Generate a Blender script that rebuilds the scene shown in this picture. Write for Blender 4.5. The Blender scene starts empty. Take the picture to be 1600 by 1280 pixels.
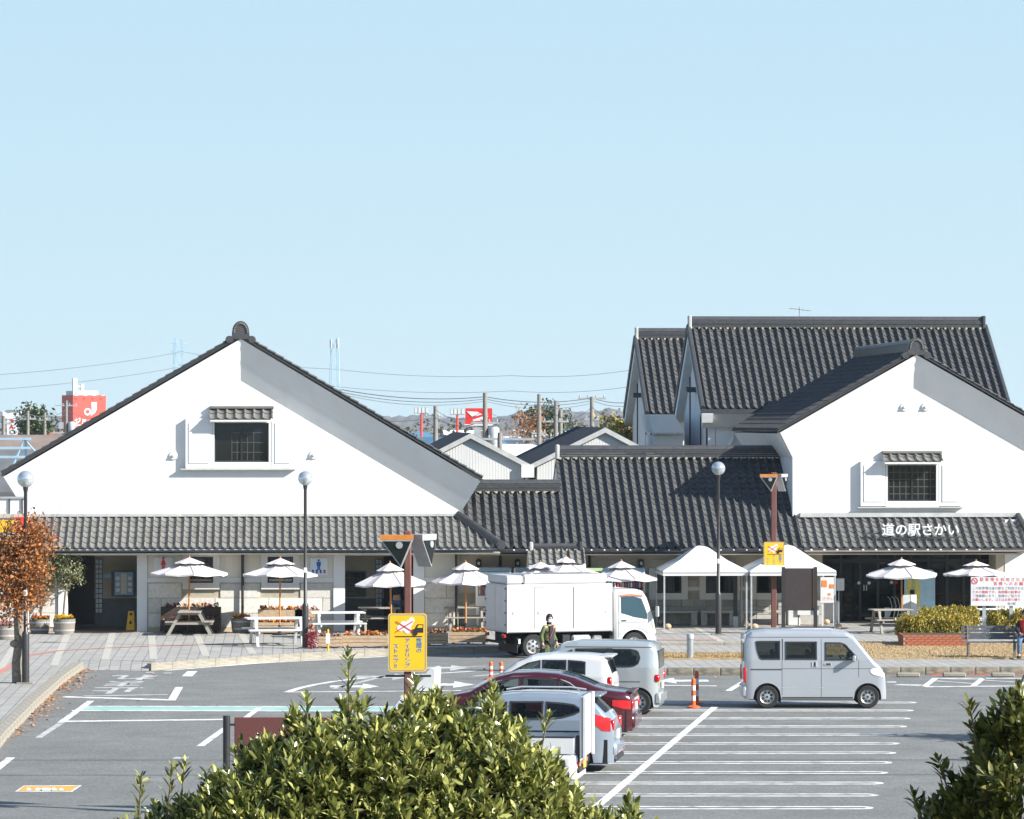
import bpy, bmesh, math, random
import numpy as np
from mathutils import Vector, Matrix, Quaternion
random.seed(7)
rng = np.random.default_rng(7)
SC = bpy.context.scene
COL = SC.collection
R = math.radians
# ------------------------------------------------------------------ camera, sky, sun, exposure
F, CX, HY, H = 6400.0, 800.0, 660.0, 6.85      # focal length in photo pixels, optical axis, horizon row, eye height
cam = bpy.data.cameras.new('camera'); camo = bpy.data.objects.new('camera', cam); COL.objects.link(camo)
camo.location = (0, 0, H); camo.rotation_euler = (R(90), 0, 0)
cam.sensor_width = 36; cam.lens = F / 1600 * 36
cam.shift_y = (HY - 640) / 1600
cam.clip_start = 0.5; cam.clip_end = 30000
SC.camera = camo
SUN = Vector((0.80, -0.36, 0.505)).normalized()   # towards the sun
w = bpy.data.worlds.new('World'); SC.world = w; w.use_nodes = True
nt = w.node_tree; nt.nodes.clear()
wo = nt.nodes.new('ShaderNodeOutputWorld'); bg = nt.nodes.new('ShaderNodeBackground')
sky = nt.nodes.new('ShaderNodeTexSky'); sky.sky_type = 'NISHITA'; sky.sun_disc = False
sky.sun_elevation = math.asin(SUN.z); sky.sun_rotation = math.atan2(SUN.x, SUN.y)
sky.air_density = 1.0; sky.dust_density = 1.2; sky.ozone_density = 2.0; sky.altitude = 0
# clear air overhead, pale haze all round the horizon
tcw = nt.nodes.new('ShaderNodeTexCoord'); sx = nt.nodes.new('ShaderNodeSeparateXYZ'); nt.links.new(tcw.outputs['Generated'], sx.inputs[0])
SKY_STRENGTH = 0.092; sky.dust_density = 0.5
hz_ = nt.nodes.new('ShaderNodeValToRGB'); cr = hz_.color_ramp
cr.elements[0].position = 0.0; cr.elements[0].color = (3.18 / 5, 4.12 / 5, 4.60 / 5, 1); cr.elements[1].position = 0.14; cr.elements[1].color = (2.42 / 5, 3.62 / 5, 4.48 / 5, 1)
nt.links.new(sx.outputs[2], hz_.inputs[0])
sc5 = nt.nodes.new('ShaderNodeVectorMath'); sc5.operation = 'SCALE'; sc5.inputs[3].default_value = 5.0; nt.links.new(hz_.outputs[0], sc5.inputs[0])
fac = nt.nodes.new('ShaderNodeMapRange'); fac.inputs[1].default_value = 0.10; fac.inputs[2].default_value = 0.50; fac.inputs[3].default_value = 1.0; fac.inputs[4].default_value = 0.0
nt.links.new(sx.outputs[2], fac.inputs[0])
mixs = nt.nodes.new('ShaderNodeMix'); mixs.data_type = 'RGBA'
nt.links.new(fac.outputs[0], mixs.inputs[0]); nt.links.new(sky.outputs[0], mixs.inputs[6]); nt.links.new(sc5.outputs[0], mixs.inputs[7]); nt.links.new(mixs.outputs[2], bg.inputs[0])
bg.inputs[1].default_value = SKY_STRENGTH
nt.links.new(bg.outputs[0], wo.inputs[0])
sl = bpy.data.lights.new('sun', 'SUN'); slo = bpy.data.objects.new('sun', sl); COL.objects.link(slo)
sl.energy = 4.4; sl.angle = R(0.5); sl.color = (1.0, 0.965, 0.90)
slo.rotation_euler = SUN.to_track_quat('Z', 'Y').to_euler(); slo.location = (60, -20, 60)
SC.view_settings.view_transform = 'Standard'; SC.view_settings.look = 'None'
SC.view_settings.exposure = 1.17; SC.view_settings.gamma = 1; SC.view_settings.use_curve_mapping = False
SC.render.engine = 'CYCLES'
SC.cycles.max_bounces = 6; SC.cycles.diffuse_bounces = 3; SC.cycles.glossy_bounces = 3
SC.cycles.transparent_max_bounces = 12; SC.cycles.use_denoising = True
SC.cycles.caustics_reflective = False; SC.cycles.caustics_refractive = False
# ------------------------------------------------------------------ places
def P(px, py, Y):
    return Vector(((px - CX) * Y / F, Y, H - (py - HY) * Y / F))
def G(px, py, z=0.0):
    Y = F * (H - z) / (py - HY)
    return Vector(((px - CX) * Y / F, Y, z))
SW = 0.20                                            # pavement height
ROT = R(3.2); CA, SA = math.cos(ROT), math.sin(ROT)
O = Vector(((376 - CX) * 130.3 / F, 130.3, 0))       # origin of the building complex
def L(px, py, v):                                    # photo direction -> (u, z) on the plane v of the complex
    k = (px - CX) / F
    Y = (v + O.y * CA - O.x * SA) / (CA - k * SA)
    X = k * Y
    return ((X - O.x) * CA + (Y - O.y) * SA, H - (py - HY) * Y / F)
def LW(u, v, z):
    return Vector((O.x + u * CA - v * SA, O.y + u * SA + v * CA, z))
# ------------------------------------------------------------------ materials
MATS = {}
def mat(name, col, rough=0.7, metal=0.0, var=0.12, scale=6.0, bump=0.0, bscale=40.0, spec=0.5, var2=None, s2=0.7, coat=0.0, alpha=None, stretch=None, gen=False):
    if name in MATS: return MATS[name]
    m = bpy.data.materials.new(name); m.use_nodes = True; MATS[name] = m
    t = m.node_tree; n = t.nodes; b = n['Principled BSDF']
    b.inputs['Roughness'].default_value = rough; b.inputs['Metallic'].default_value = metal
    b.inputs['Specular IOR Level'].default_value = spec
    if coat: b.inputs['Coat Weight'].default_value = coat; b.inputs['Coat Roughness'].default_value = 0.06
    tc = n.new('ShaderNodeTexCoord'); src = tc.outputs['Object']
    if stretch:
        mp = n.new('ShaderNodeMapping'); mp.inputs['Scale'].default_value = stretch
        t.links.new(src, mp.inputs[0]); src = mp.outputs[0]
    c = Vector(col)
    if var > 0:
        nz = n.new('ShaderNodeTexNoise'); nz.inputs['Scale'].default_value = scale; nz.inputs['Detail'].default_value = 5
        t.links.new(src, nz.inputs['Vector'])
        rp = n.new('ShaderNodeValToRGB')
        rp.color_ramp.elements[0].position = 0.3; rp.color_ramp.elements[1].position = 0.7
        rp.color_ramp.elements[0].color = (*(c * (1 - var)), 1)
        rp.color_ramp.elements[1].color = (*[min(1, x * (1 + var)) for x in c], 1)
        t.links.new(nz.outputs[0], rp.inputs[0]); out = rp.outputs[0]
        if var2 is not None:                           # a second, larger stain of its own colour
            n2 = n.new('ShaderNodeTexNoise'); n2.inputs['Scale'].default_value = s2; n2.inputs['Detail'].default_value = 6
            t.links.new(src, n2.inputs['Vector'])
            r2 = n.new('ShaderNodeValToRGB'); r2.color_ramp.elements[0].position = 0.48; r2.color_ramp.elements[1].position = 0.72
            t.links.new(n2.outputs[0], r2.inputs[0])
            mx = n.new('ShaderNodeMix'); mx.data_type = 'RGBA'
            t.links.new(r2.outputs[0], mx.inputs[0]); t.links.new(out, mx.inputs[6]); mx.inputs[7].default_value = (*var2, 1)
            out = mx.outputs[2]
        t.links.new(out, b.inputs['Base Color'])
    else:
        b.inputs['Base Color'].default_value = (*c, 1)
    if bump > 0:
        nb = n.new('ShaderNodeTexNoise'); nb.inputs['Scale'].default_value = bscale; nb.inputs['Detail'].default_value = 3
        t.links.new(src, nb.inputs['Vector'])
        bp = n.new('ShaderNodeBump'); bp.inputs['Strength'].default_value = bump; bp.inputs['Distance'].default_value = 0.02
        t.links.new(nb.outputs[0], bp.inputs['Height']); t.links.new(bp.outputs[0], b.inputs['Normal'])
    return m
def glassmat(name, col, rough=0.03, clear=0.0):
    if name in MATS: return MATS[name]
    m = mat(name, col, rough, var=0, spec=0.45)
    if clear:
        t = m.node_tree; n = t.nodes; b = n['Principled BSDF']; o = n['Material Output']
        tr = n.new('ShaderNodeBsdfTransparent'); tr.inputs[0].default_value = (0.75, 0.82, 0.82, 1)
        mx = n.new('ShaderNodeMixShader'); mx.inputs[0].default_value = clear
        t.links.new(b.outputs[0], mx.inputs[1]); t.links.new(tr.outputs[0], mx.inputs[2]); t.links.new(mx.outputs[0], o.inputs[0])
    return m
def leafmat(name, c0, c1, rough=0.45, trans=0.25):
    if name in MATS: return MATS[name]
    m = bpy.data.materials.new(name); m.use_nodes = True; MATS[name] = m
    t = m.node_tree; n = t.nodes; b = n['Principled BSDF']; o = n['Material Output']
    g = n.new('ShaderNodeNewGeometry'); oi = n.new('ShaderNodeObjectInfo')
    ad = n.new('ShaderNodeMath'); ad.operation = 'ADD'; fr = n.new('ShaderNodeMath'); fr.operation = 'FRACT'
    t.links.new(g.outputs['Random Per Island'], ad.inputs[0]); t.links.new(oi.outputs['Random'], ad.inputs[1]); t.links.new(ad.outputs[0], fr.inputs[0])
    rp = n.new('ShaderNodeValToRGB'); rp.color_ramp.elements[0].color = (*c0, 1); rp.color_ramp.elements[1].color = (*c1, 1)
    t.links.new(fr.outputs[0], rp.inputs[0]); t.links.new(rp.outputs[0], b.inputs['Base Color'])
    b.inputs['Roughness'].default_value = rough
    if trans:
        tl = n.new('ShaderNodeBsdfTranslucent'); mx = n.new('ShaderNodeMixShader'); mx.inputs[0].default_value = trans
        t.links.new(rp.outputs[0], tl.inputs[0]); t.links.new(b.outputs[0], mx.inputs[1]); t.links.new(tl.outputs[0], mx.inputs[2]); t.links.new(mx.outputs[0], o.inputs[0])
    return m
M = MATS
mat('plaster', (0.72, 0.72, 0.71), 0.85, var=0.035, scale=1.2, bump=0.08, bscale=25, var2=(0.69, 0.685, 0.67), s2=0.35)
mat('plaster_warm_bounce', (0.68, 0.64, 0.55), 0.85, var=0.05, scale=2.0, var2=(0.64, 0.60, 0.50), s2=0.8)  # white wall under the eave: warm bounce light put into the cream
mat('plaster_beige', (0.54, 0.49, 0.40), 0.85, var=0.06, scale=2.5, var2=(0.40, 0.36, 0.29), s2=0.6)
mat('stone', (0.66, 0.63, 0.57), 0.85, var=0.12, scale=9, bump=0.15, bscale=60)
mat('stone_grey', (0.42, 0.405, 0.375), 0.85, var=0.12, scale=9, bump=0.15, bscale=60)
mat('joint', (0.40, 0.36, 0.28), 0.9, var=0.1)
mat('tile_light', (0.140, 0.136, 0.126), 0.7, var=0.16, scale=3.1, bump=0.05)
mat('tile_mid', (0.112, 0.110, 0.105), 0.65, var=0.18, scale=3.1, bump=0.05)
mat('tile_dark', (0.074, 0.074, 0.074), 0.62, var=0.16, scale=3.1, bump=0.05, spec=0.25)
mat('tile_edge', (0.038, 0.042, 0.048), 0.55, var=0.15, scale=5)
mat('ridge', (0.052, 0.054, 0.057), 0.5, var=0.25, scale=8, bump=0.1, bscale=30)
mat('metal_flash', (0.50, 0.50, 0.48), 0.5, var=0.15, scale=3, metal=0.2)
mat('roof_metal', (0.035, 0.04, 0.048), 0.5, var=0.3, scale=2.5, stretch=(6, 0.6, 1))
mat('siding', (0.62, 0.62, 0.60), 0.6, var=0.04, scale=3, stretch=(14, 1, 0.2))
mat('white_trim', (0.65, 0.65, 0.63), 0.6, var=0.04, scale=3)
mat('black_metal', (0.022, 0.022, 0.024), 0.45, var=0.15, scale=4)
mat('brown_metal', (0.14, 0.055, 0.045), 0.55, var=0.12, scale=4)
mat('post_dark', (0.030, 0.028, 0.030), 0.4, var=0.15, scale=5)
mat('steel', (0.45, 0.46, 0.47), 0.35, metal=0.7, var=0.12, scale=5)
mat('galv', (0.42, 0.44, 0.45), 0.5, metal=0.3, var=0.12, scale=6)
mat('dark_frame', (0.02, 0.022, 0.025), 0.4, var=0.1)
glassmat('glass_dark', (0.010, 0.013, 0.016), 0.04)
glassmat('glass_car', (0.005, 0.008, 0.009), 0.02, clear=.62); glassmat('glass_priv', (0.004, 0.006, 0.007), 0.02, clear=.30); MATS['glass_car'].node_tree.nodes['Principled BSDF'].inputs['Specular IOR Level'].default_value = .28
glassmat('glass_clear', (0.02, 0.03, 0.035), 0.02, clear=0.6)
mat('visor_red', (.45, .14, .08), .4, var=0); glassmat('glass_cab', (.035, .07, .09), .03)
mat('twig_red', (.22, .09, .05), .8, var=.1); mat('brown_board', (.115, .035, .03), .6, var=.15, scale=30)
mat('logo_grey', (.45, .38, .45), .6, var=0)
mat('muntin', (0.075, 0.072, 0.065), 0.7, var=0.05)
mat('asphalt', (0.163, 0.165, 0.155), 0.9, var=0.11, scale=0.8, bump=0.25, bscale=35, var2=(0.140, 0.142, 0.134), s2=0.16)
def add_random(name, amt):
    t = M[name].node_tree; b = t.nodes['Principled BSDF']; src = b.inputs['Base Color'].links[0].from_socket
    g = t.nodes.new('ShaderNodeNewGeometry'); oi = t.nodes.new('ShaderNodeObjectInfo'); ad = t.nodes.new('ShaderNodeMath'); fr = t.nodes.new('ShaderNodeMath'); fr.operation = 'FRACT'
    t.links.new(g.outputs['Random Per Island'], ad.inputs[0]); t.links.new(oi.outputs['Random'], ad.inputs[1]); t.links.new(ad.outputs[0], fr.inputs[0])
    mr = t.nodes.new('ShaderNodeMapRange'); mr.inputs[3].default_value = 1 - amt; mr.inputs[4].default_value = 1 + amt; t.links.new(fr.outputs[0], mr.inputs[0])
    vm = t.nodes.new('ShaderNodeVectorMath'); vm.operation = 'SCALE'; t.links.new(src, vm.inputs[0]); t.links.new(mr.outputs[0], vm.inputs[3]); t.links.new(vm.outputs[0], b.inputs['Base Color'])
for _n in ('tile_light', 'tile_mid', 'tile_dark', 'stone', 'stone_grey'): add_random(_n, .16)
def add_streak(name, sc, amt):
    t = M[name].node_tree; b = t.nodes['Principled BSDF']; src = b.inputs['Base Color'].links[0].from_socket
    tc = t.nodes.new('ShaderNodeTexCoord'); mp = t.nodes.new('ShaderNodeMapping'); mp.inputs['Scale'].default_value = sc; nz = t.nodes.new('ShaderNodeTexNoise'); nz.inputs['Scale'].default_value = 1.0; nz.inputs['Detail'].default_value = 4; t.links.new(tc.outputs['Object'], mp.inputs[0]); t.links.new(mp.outputs[0], nz.inputs[0])
    mr = t.nodes.new('ShaderNodeMapRange'); mr.inputs[1].default_value = .55; mr.inputs[2].default_value = .75; mr.inputs[3].default_value = 1; mr.inputs[4].default_value = 1 - amt; t.links.new(nz.outputs[0], mr.inputs[0])
    vm = t.nodes.new('ShaderNodeVectorMath'); vm.operation = 'SCALE'; t.links.new(src, vm.inputs[0]); t.links.new(mr.outputs[0], vm.inputs[3]); t.links.new(vm.outputs[0], b.inputs['Base Color'])
add_streak('plaster', (2.6, 2.6, .10), .045); add_streak('plaster_warm_bounce', (3.5, 3.5, .25), .14)
def add_grain(name, scale, amt):
    t = M[name].node_tree; b = t.nodes['Principled BSDF']; src = b.inputs['Base Color'].links[0].from_socket
    tc = t.nodes.new('ShaderNodeTexCoord'); nz = t.nodes.new('ShaderNodeTexNoise'); nz.inputs['Scale'].default_value = scale; nz.inputs['Detail'].default_value = 2; t.links.new(tc.outputs['Object'], nz.inputs[0])
    mr = t.nodes.new('ShaderNodeMapRange'); mr.inputs[1].default_value = .3; mr.inputs[2].default_value = .7; mr.inputs[3].default_value = 1 - amt; mr.inputs[4].default_value = 1 + amt; t.links.new(nz.outputs[0], mr.inputs[0])
    vm = t.nodes.new('ShaderNodeVectorMath'); vm.operation = 'SCALE'; t.links.new(src, vm.inputs[0]); t.links.new(mr.outputs[0], vm.inputs[3]); t.links.new(vm.outputs[0], b.inputs['Base Color'])
add_grain('asphalt', 16.0, .30); add_grain('asphalt', 0.9, .09); add_grain('asphalt', 5.0, .10)
mat('paint_white', (0.70, 0.70, 0.68), 0.8, var=0.18, scale=3.0, var2=(0.27, 0.27, 0.26), s2=3.5)
mat('paint_worn', (0.45, 0.45, 0.44), 0.85, var=0.2, scale=4, var2=(0.20, 0.20, 0.20), s2=2.2)
mat('paint_green', (0.26, 0.45, 0.395), 0.8, var=0.1, scale=2, var2=(0.40, 0.50, 0.46), s2=0.9)
mat('paint_orange', (0.72, 0.33, 0.05), 0.8, var=0.08, scale=3)
mat('kerb', (0.29, 0.265, 0.215), 0.9, var=0.25, scale=5, bump=0.2, var2=(0.20, 0.18, 0.14), s2=2.5)
mat('kerb_dark', (0.17, 0.155, 0.125), 0.9, var=0.35, scale=4, bump=0.2, var2=(0.32, 0.28, 0.20), s2=1.5)
mat('dry_grass', (0.40, 0.29, 0.16), 0.95, var=0.22, scale=7, bump=0.6, bscale=30, var2=(0.33, 0.25, 0.13), s2=0.9)
mat('embankment_grass', (0.28, 0.26, 0.09), 0.95, var=0.3, scale=3, bump=0.5, bscale=20, var2=(0.16, 0.20, 0.06), s2=0.4)
mat('far_ground', (0.17, 0.165, 0.13), 0.95, var=0.25, scale=0.03)
mat('canvas', (0.60, 0.565, 0.56), 0.8, var=0.03, scale=2)
mat('tent', (0.62, 0.61, 0.585), 0.75, var=0.03, scale=1.5)
mat('wood_orange', (0.50, 0.20, 0.055), 0.55, var=0.15, scale=10, stretch=(8, 8, 1))
mat('wood_grey', (0.30, 0.275, 0.235), 0.85, var=0.25, scale=7, stretch=(1, 9, 9), bump=0.2)
mat('wood_white', (0.62, 0.62, 0.61), 0.7, var=0.06, scale=6)
mat('wood_tan', (0.46, 0.33, 0.21), 0.8, var=0.3, scale=7, stretch=(1, 9, 9), bump=0.2)
mat('wood_dark', (0.05, 0.036, 0.028), 0.8, var=0.3, scale=7, stretch=(1, 9, 9), bump=0.2)
mat('barrel', (0.22, 0.195, 0.165), 0.85, var=0.25, scale=8, stretch=(6, 6, 1), bump=0.15)
mat('soil', (0.06, 0.045, 0.03), 0.95, var=0.2)
mat('bark', (0.21, 0.18, 0.145), 0.95, var=0.4, scale=9, bump=0.8, bscale=14)
mat('bark_thin', (0.16, 0.12, 0.085), 0.95, var=0.25, scale=9)
mat('tyre', (0.018, 0.018, 0.018), 0.85, var=0.1)
mat('rim', (0.50, 0.51, 0.52), 0.35, metal=0.7, var=0.05)
mat('red_lamp', (0.50, 0.012, 0.015), 0.15, var=0.05, spec=0.7)
mat('clear_lamp', (0.72, 0.75, 0.77), 0.12, var=0.03, spec=0.8)
mat('amber', (0.75, 0.28, 0.03), 0.2, var=0.03)
mat('plastic_black', (0.02, 0.02, 0.022), 0.55, var=0.1)
mat('yellow_sign', (0.80, 0.46, 0.012), 0.5, var=0.04, scale=3)
mat('sign_blue', (0.075, 0.24, 0.50), 0.6, var=0)
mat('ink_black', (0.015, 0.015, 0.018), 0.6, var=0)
mat('ink_red', (0.60, 0.03, 0.03), 0.6, var=0)
mat('ink_white', (0.68, 0.68, 0.68), 0.6, var=0)
mat('ink_blue', (0.03, 0.10, 0.38), 0.6, var=0)
mat('ink_grey', (0.22, 0.22, 0.23), 0.7, var=0)
mat('ink_orange', (0.80, 0.22, 0.05), 0.6, var=0)
mat('cone_orange', (0.74, 0.12, 0.025), 0.5, var=0.06)
mat('brick', (0.36, 0.115, 0.06), 0.85, var=0.25, scale=9, bump=0.15)
mat('mortar', (0.42, 0.36, 0.29), 0.9, var=0.1)
mat('skin', (0.52, 0.32, 0.22), 0.6, var=0.04)
mat('hair', (0.018, 0.014, 0.012), 0.55, var=0.1)
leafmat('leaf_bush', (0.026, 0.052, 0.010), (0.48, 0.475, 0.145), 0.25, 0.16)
leafmat('leaf_bush_shade', (0.025, 0.045, 0.010), (0.20, 0.19, 0.05), 0.25, 0.14)  # darker copy of the bush leaves, shade put into their colour
leafmat('leaf_young', (0.20, 0.21, 0.03), (0.34, 0.30, 0.06), 0.35, 0.3)
leafmat('leaf_autumn', (0.15, 0.075, 0.03), (0.60, 0.23, 0.06), 0.6, 0.25)
leafmat('leaf_olive', (0.09, 0.105, 0.04), (0.32, 0.32, 0.17), 0.5, 0.15)
leafmat('leaf_hedge', (0.10, 0.11, 0.012), (0.52, 0.38, 0.05), 0.5, 0.15)
leafmat('leaf_fallen', (0.30, 0.13, 0.05), (0.55, 0.27, 0.12), 0.7, 0.1)
leafmat('leaf_far', (0.045, 0.06, 0.03), (0.16, 0.12, 0.06), 0.7, 0.1)
leafmat('leaf_evergreen', (0.02, 0.045, 0.015), (0.10, 0.12, 0.03), 0.5, 0.1)
leafmat('petal_mix', (0.75, 0.45, 0.02), (0.55, 0.05, 0.10), 0.6, 0.2)
leafmat('petal_yellow', (0.78, 0.42, 0.01), (0.80, 0.60, 0.05), 0.6, 0.2)
leafmat('petal_red', (0.55, 0.02, 0.03), (0.70, 0.55, 0.55), 0.6, 0.2)
leafmat('petal_purple', (0.16, 0.03, 0.16), (0.60, 0.30, 0.02), 0.6, 0.2)
leafmat('leaf_red_plant', (0.16, 0.01, 0.02), (0.40, 0.02, 0.04), 0.5, 0.15)
mat('block_glass', (0.42, 0.52, 0.58), 0.15, var=0.1, scale=2)
mat('poster_blue', (0.20, 0.38, 0.55), 0.5, var=0.05, scale=3)
mat('sign_pale', (0.62, 0.72, 0.80), 0.5, var=0.03)
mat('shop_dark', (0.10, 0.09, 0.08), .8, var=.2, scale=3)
mat('dado_tile', (0.10, 0.12, 0.13), 0.5, var=0.1, scale=4); mat('floor_tile', (0.22, 0.13, 0.09), 0.6, var=0.1, scale=4)
mat('galv_brown', (0.19, 0.16, 0.14), .5)
# ------------------------------------------------------------------ mesh builder
class MB:
    def __init__(s): s.v = []; s.f = []; s.mi = []
    def add(s, vs, fs, mi=0):
        o = len(s.v); s.v += [tuple(x) for x in vs]; s.f += [tuple(i + o for i in f) for f in fs]; s.mi += [mi] * len(fs); return s
    def box(s, c, d, rot=None, mi=0, bev=0.0):
        hx, hy, hz = d[0] / 2, d[1] / 2, d[2] / 2
        if bev > 0:
            b = min(bev, hx * .45, hy * .45, hz * .45)
            vs = []
            for sx in (-1, 1):
                for sy in (-1, 1):
                    for sz in (-1, 1):
                        vs += [(sx * hx, sy * (hy - b), sz * (hz - b)), (sx * (hx - b), sy * hy, sz * (hz - b)), (sx * (hx - b), sy * (hy - b), sz * hz)]
            bm = bmesh.new()
            for p in vs: bm.verts.new(p)
            bmesh.ops.convex_hull(bm, input=bm.verts)
            bmesh.ops.dissolve_limit(bm, angle_limit=0.01, verts=bm.verts, edges=bm.edges)
            bm.verts.index_update()
            V = [v.co.copy() for v in bm.verts]; Fs = [[v.index for v in f.verts] for f in bm.faces]; bm.free()
        else:
            V = [Vector((x, y, z)) for x in (-hx, hx) for y in (-hy, hy) for z in (-hz, hz)]
            Fs = [(0, 1, 3, 2), (4, 6, 7, 5), (0, 4, 5, 1), (2, 3, 7, 6), (0, 2, 6, 4), (1, 5, 7, 3)]
        if rot is not None: V = [rot @ p for p in V]
        c = Vector(c); return s.add([p + c for p in V], Fs, mi)
    def bb(s, a, b, mi=0, bev=0.0):
        a = Vector(a); b = Vector(b)
        return s.box((a + b) / 2, [abs(x) for x in (b - a)], mi=mi, bev=bev)
    def tube(s, pts, r, n=8, mi=0, cap=True):
        pts = [Vector(p) for p in pts]; rs = r if isinstance(r, (list, tuple)) else [r] * len(pts)
        V = []; Fs = []; prev = None
        for i, p in enumerate(pts):
            d = (pts[min(i + 1, len(pts) - 1)] - pts[max(i - 1, 0)])
            d = d.normalized() if d.length > 1e-9 else Vector((0, 0, 1))
            a = Vector((1, 0, 0)) if abs(d.x) < 0.9 else Vector((0, 1, 0))
            if prev is not None: a = prev
            x = (a - d * a.dot(d)); x = x.normalized() if x.length > 1e-6 else d.orthogonal().normalized(); prev = x
            y = d.cross(x)
            for k in range(n):
                t = 2 * math.pi * k / n; V.append(p + (x * math.cos(t) + y * math.sin(t)) * rs[i])
        for i in range(len(pts) - 1):
            for k in range(n):
                Fs.append((i * n + k, i * n + (k + 1) % n, (i + 1) * n + (k + 1) % n, (i + 1) * n + k))
        if cap:
            Fs.append(tuple(range(n - 1, -1, -1))); Fs.append(tuple((len(pts) - 1) * n + k for k in range(n)))
        return s.add(V, Fs, mi)
    def lathe(s, prof, n=16, c=(0, 0, 0), axis='z', mi=0, closed=False, cap=True):
        V = []; Fs = []; c = Vector(c)
        for (r, h) in prof:
            for k in range(n):
                t = 2 * math.pi * k / n; x, y = r * math.cos(t), r * math.sin(t)
                V.append(c + (Vector((x, y, h)) if axis == 'z' else Vector((h, x, y)) if axis == 'x' else Vector((x, h, y))))
        m = len(prof)
        for i in range(m - 1 if not closed else m):
            j = (i + 1) % m
            for k in range(n): Fs.append((i * n + k, i * n + (k + 1) % n, j * n + (k + 1) % n, j * n + k))
        if not closed and cap:
            Fs.append(tuple(range(n - 1, -1, -1))); Fs.append(tuple((m - 1) * n + k for k in range(n)))
        return s.add(V, Fs, mi)
    def prism(s, poly, a, b, axis='y', mi=0):
        n = len(poly)
        def pt(p, h): return (p[0], h, p[1]) if axis == 'y' else (h, p[0], p[1]) if axis == 'x' else (p[0], p[1], h)
        V = [pt(p, a) for p in poly] + [pt(p, b) for p in poly]
        Fs = [tuple(range(n)), tuple(range(2 * n - 1, n - 1, -1))] + [(i, n + i, n + (i + 1) % n, (i + 1) % n) for i in range(n)]
        return s.add(V, Fs, mi)
    def quad(s, a, b, c, d, mi=0): return s.add([a, b, c, d], [(0, 1, 2, 3)], mi)
    def poly(s, pts, mi=0): return s.add(pts, [tuple(range(len(pts)))], mi)
    def sphere(s, c, r, n=12, m=8, mi=0, sc=(1, 1, 1)):
        c = Vector(c); V = []; Fs = []
        for i in range(1, m):
            ph = math.pi * i / m
            for k in range(n):
                t = 2 * math.pi * k / n
                V.append(c + Vector((math.sin(ph) * math.cos(t) * sc[0], math.sin(ph) * math.sin(t) * sc[1], math.cos(ph) * sc[2])) * r)
        V.append(c + Vector((0, 0, r * sc[2]))); V.append(c - Vector((0, 0, r * sc[2])))
        for i in range(m - 2):
            for k in range(n): Fs.append((i * n + k, (i + 1) * n + k, (i + 1) * n + (k + 1) % n, i * n + (k + 1) % n))
        t = (m - 1) * n
        for k in range(n): Fs.append((t, k, (k + 1) % n)); Fs.append((t + 1, (m - 2) * n + (k + 1) % n, (m - 2) * n + k))
        return s.add(V, Fs, mi)
    def mesh(s, name, mats, smooth=None, fix=True, off=None):
        me = bpy.data.meshes.new(name)
        V = s.v if off is None else [(x - off[0], y - off[1], z - off[2]) for x, y, z in s.v]
        me.from_pydata(V, [], s.f)
        for mm in (mats if isinstance(mats, (list, tuple)) else [mats]): me.materials.append(M[mm] if isinstance(mm, str) else mm)
        if any(s.mi): me.polygons.foreach_set('material_index', s.mi)
        if fix:
            bm = bmesh.new(); bm.from_mesh(me); bmesh.ops.recalc_face_normals(bm, faces=bm.faces); bm.to_mesh(me); bm.free()
        if smooth:
            me.polygons.foreach_set('use_smooth', [True] * len(me.polygons)); me.set_sharp_from_angle(angle=R(smooth))
        me.update(); return me
    def build(s, name, mats, parent=None, smooth=None, loc=None, rot=None, fix=True, off=None):
        o = bpy.data.objects.new(name, s.mesh(name, mats, smooth, fix, off)); COL.objects.link(o)
        if parent is not None: o.parent = parent
        if loc is not None: o.location = loc
        if rot is not None: o.rotation_euler = rot
        return o
def link(name, me, parent=None, mw=None):
    o = bpy.data.objects.new(name, me); COL.objects.link(o)
    if parent is not None: o.parent = parent
    if mw is not None: o.matrix_basis = mw
    return o
def tag(o, label, cat, group=None):
    o['label'] = label; o['category'] = cat
    if group: o['group'] = group
    return o
def thing(name, label, cat, loc=(0, 0, 0), rz=0.0, group=None):
    o = bpy.data.objects.new(name, None); COL.objects.link(o); o.location = loc; o.rotation_euler = (0, 0, rz)
    o.empty_display_size = 0.2
    return tag(o, label, cat, group)
def struct(o): o['kind'] = 'structure'; return o
def stuff(o): o['kind'] = 'stuff'; return o
def dup(root, loc, rz, label):
    r = root.copy(); COL.objects.link(r); r.location = loc; r.rotation_euler = (0, 0, rz); r['label'] = label
    for ch in list(root.children):
        c = ch.copy(); COL.objects.link(c); c.parent = r
        for g in list(ch.children):
            d = g.copy(); COL.objects.link(d); d.parent = c
    return r
TEXTS = []
def text(name, s, size, material, parent, loc, rot=(R(90), 0, 0), ext=0.004, align='CENTER', xs=1.0, ys=1.0, bold=0.0, spacing=1.0):
    cu = bpy.data.curves.new(name, 'FONT'); cu.body = s; cu.size = size; cu.extrude = ext; cu.offset = bold
    cu.align_x = align; cu.align_y = 'CENTER'; cu.space_line = spacing; cu.resolution_u = 2
    o = bpy.data.objects.new(name, cu); COL.objects.link(o)
    TEXTS.append((o, material)); q = o
    q.parent = parent; q.location = loc; q.rotation_euler = rot; q.scale = (xs, ys, 1)
    return q
def arrmesh(name, V, Fq, material, mi=None):
    me = bpy.data.meshes.new(name); V = np.asarray(V, dtype=np.float32); Fq = np.asarray(Fq, dtype=np.int32)
    n, k = Fq.shape
    me.vertices.add(len(V)); me.vertices.foreach_set('co', V.ravel())
    me.loops.add(n * k); me.loops.foreach_set('vertex_index', Fq.ravel())
    me.polygons.add(n); me.polygons.foreach_set('loop_start', np.arange(0, n * k, k, dtype=np.int32))
    me.materials.append(M[material]); me.update(calc_edges=True); me.validate(); return me
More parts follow.
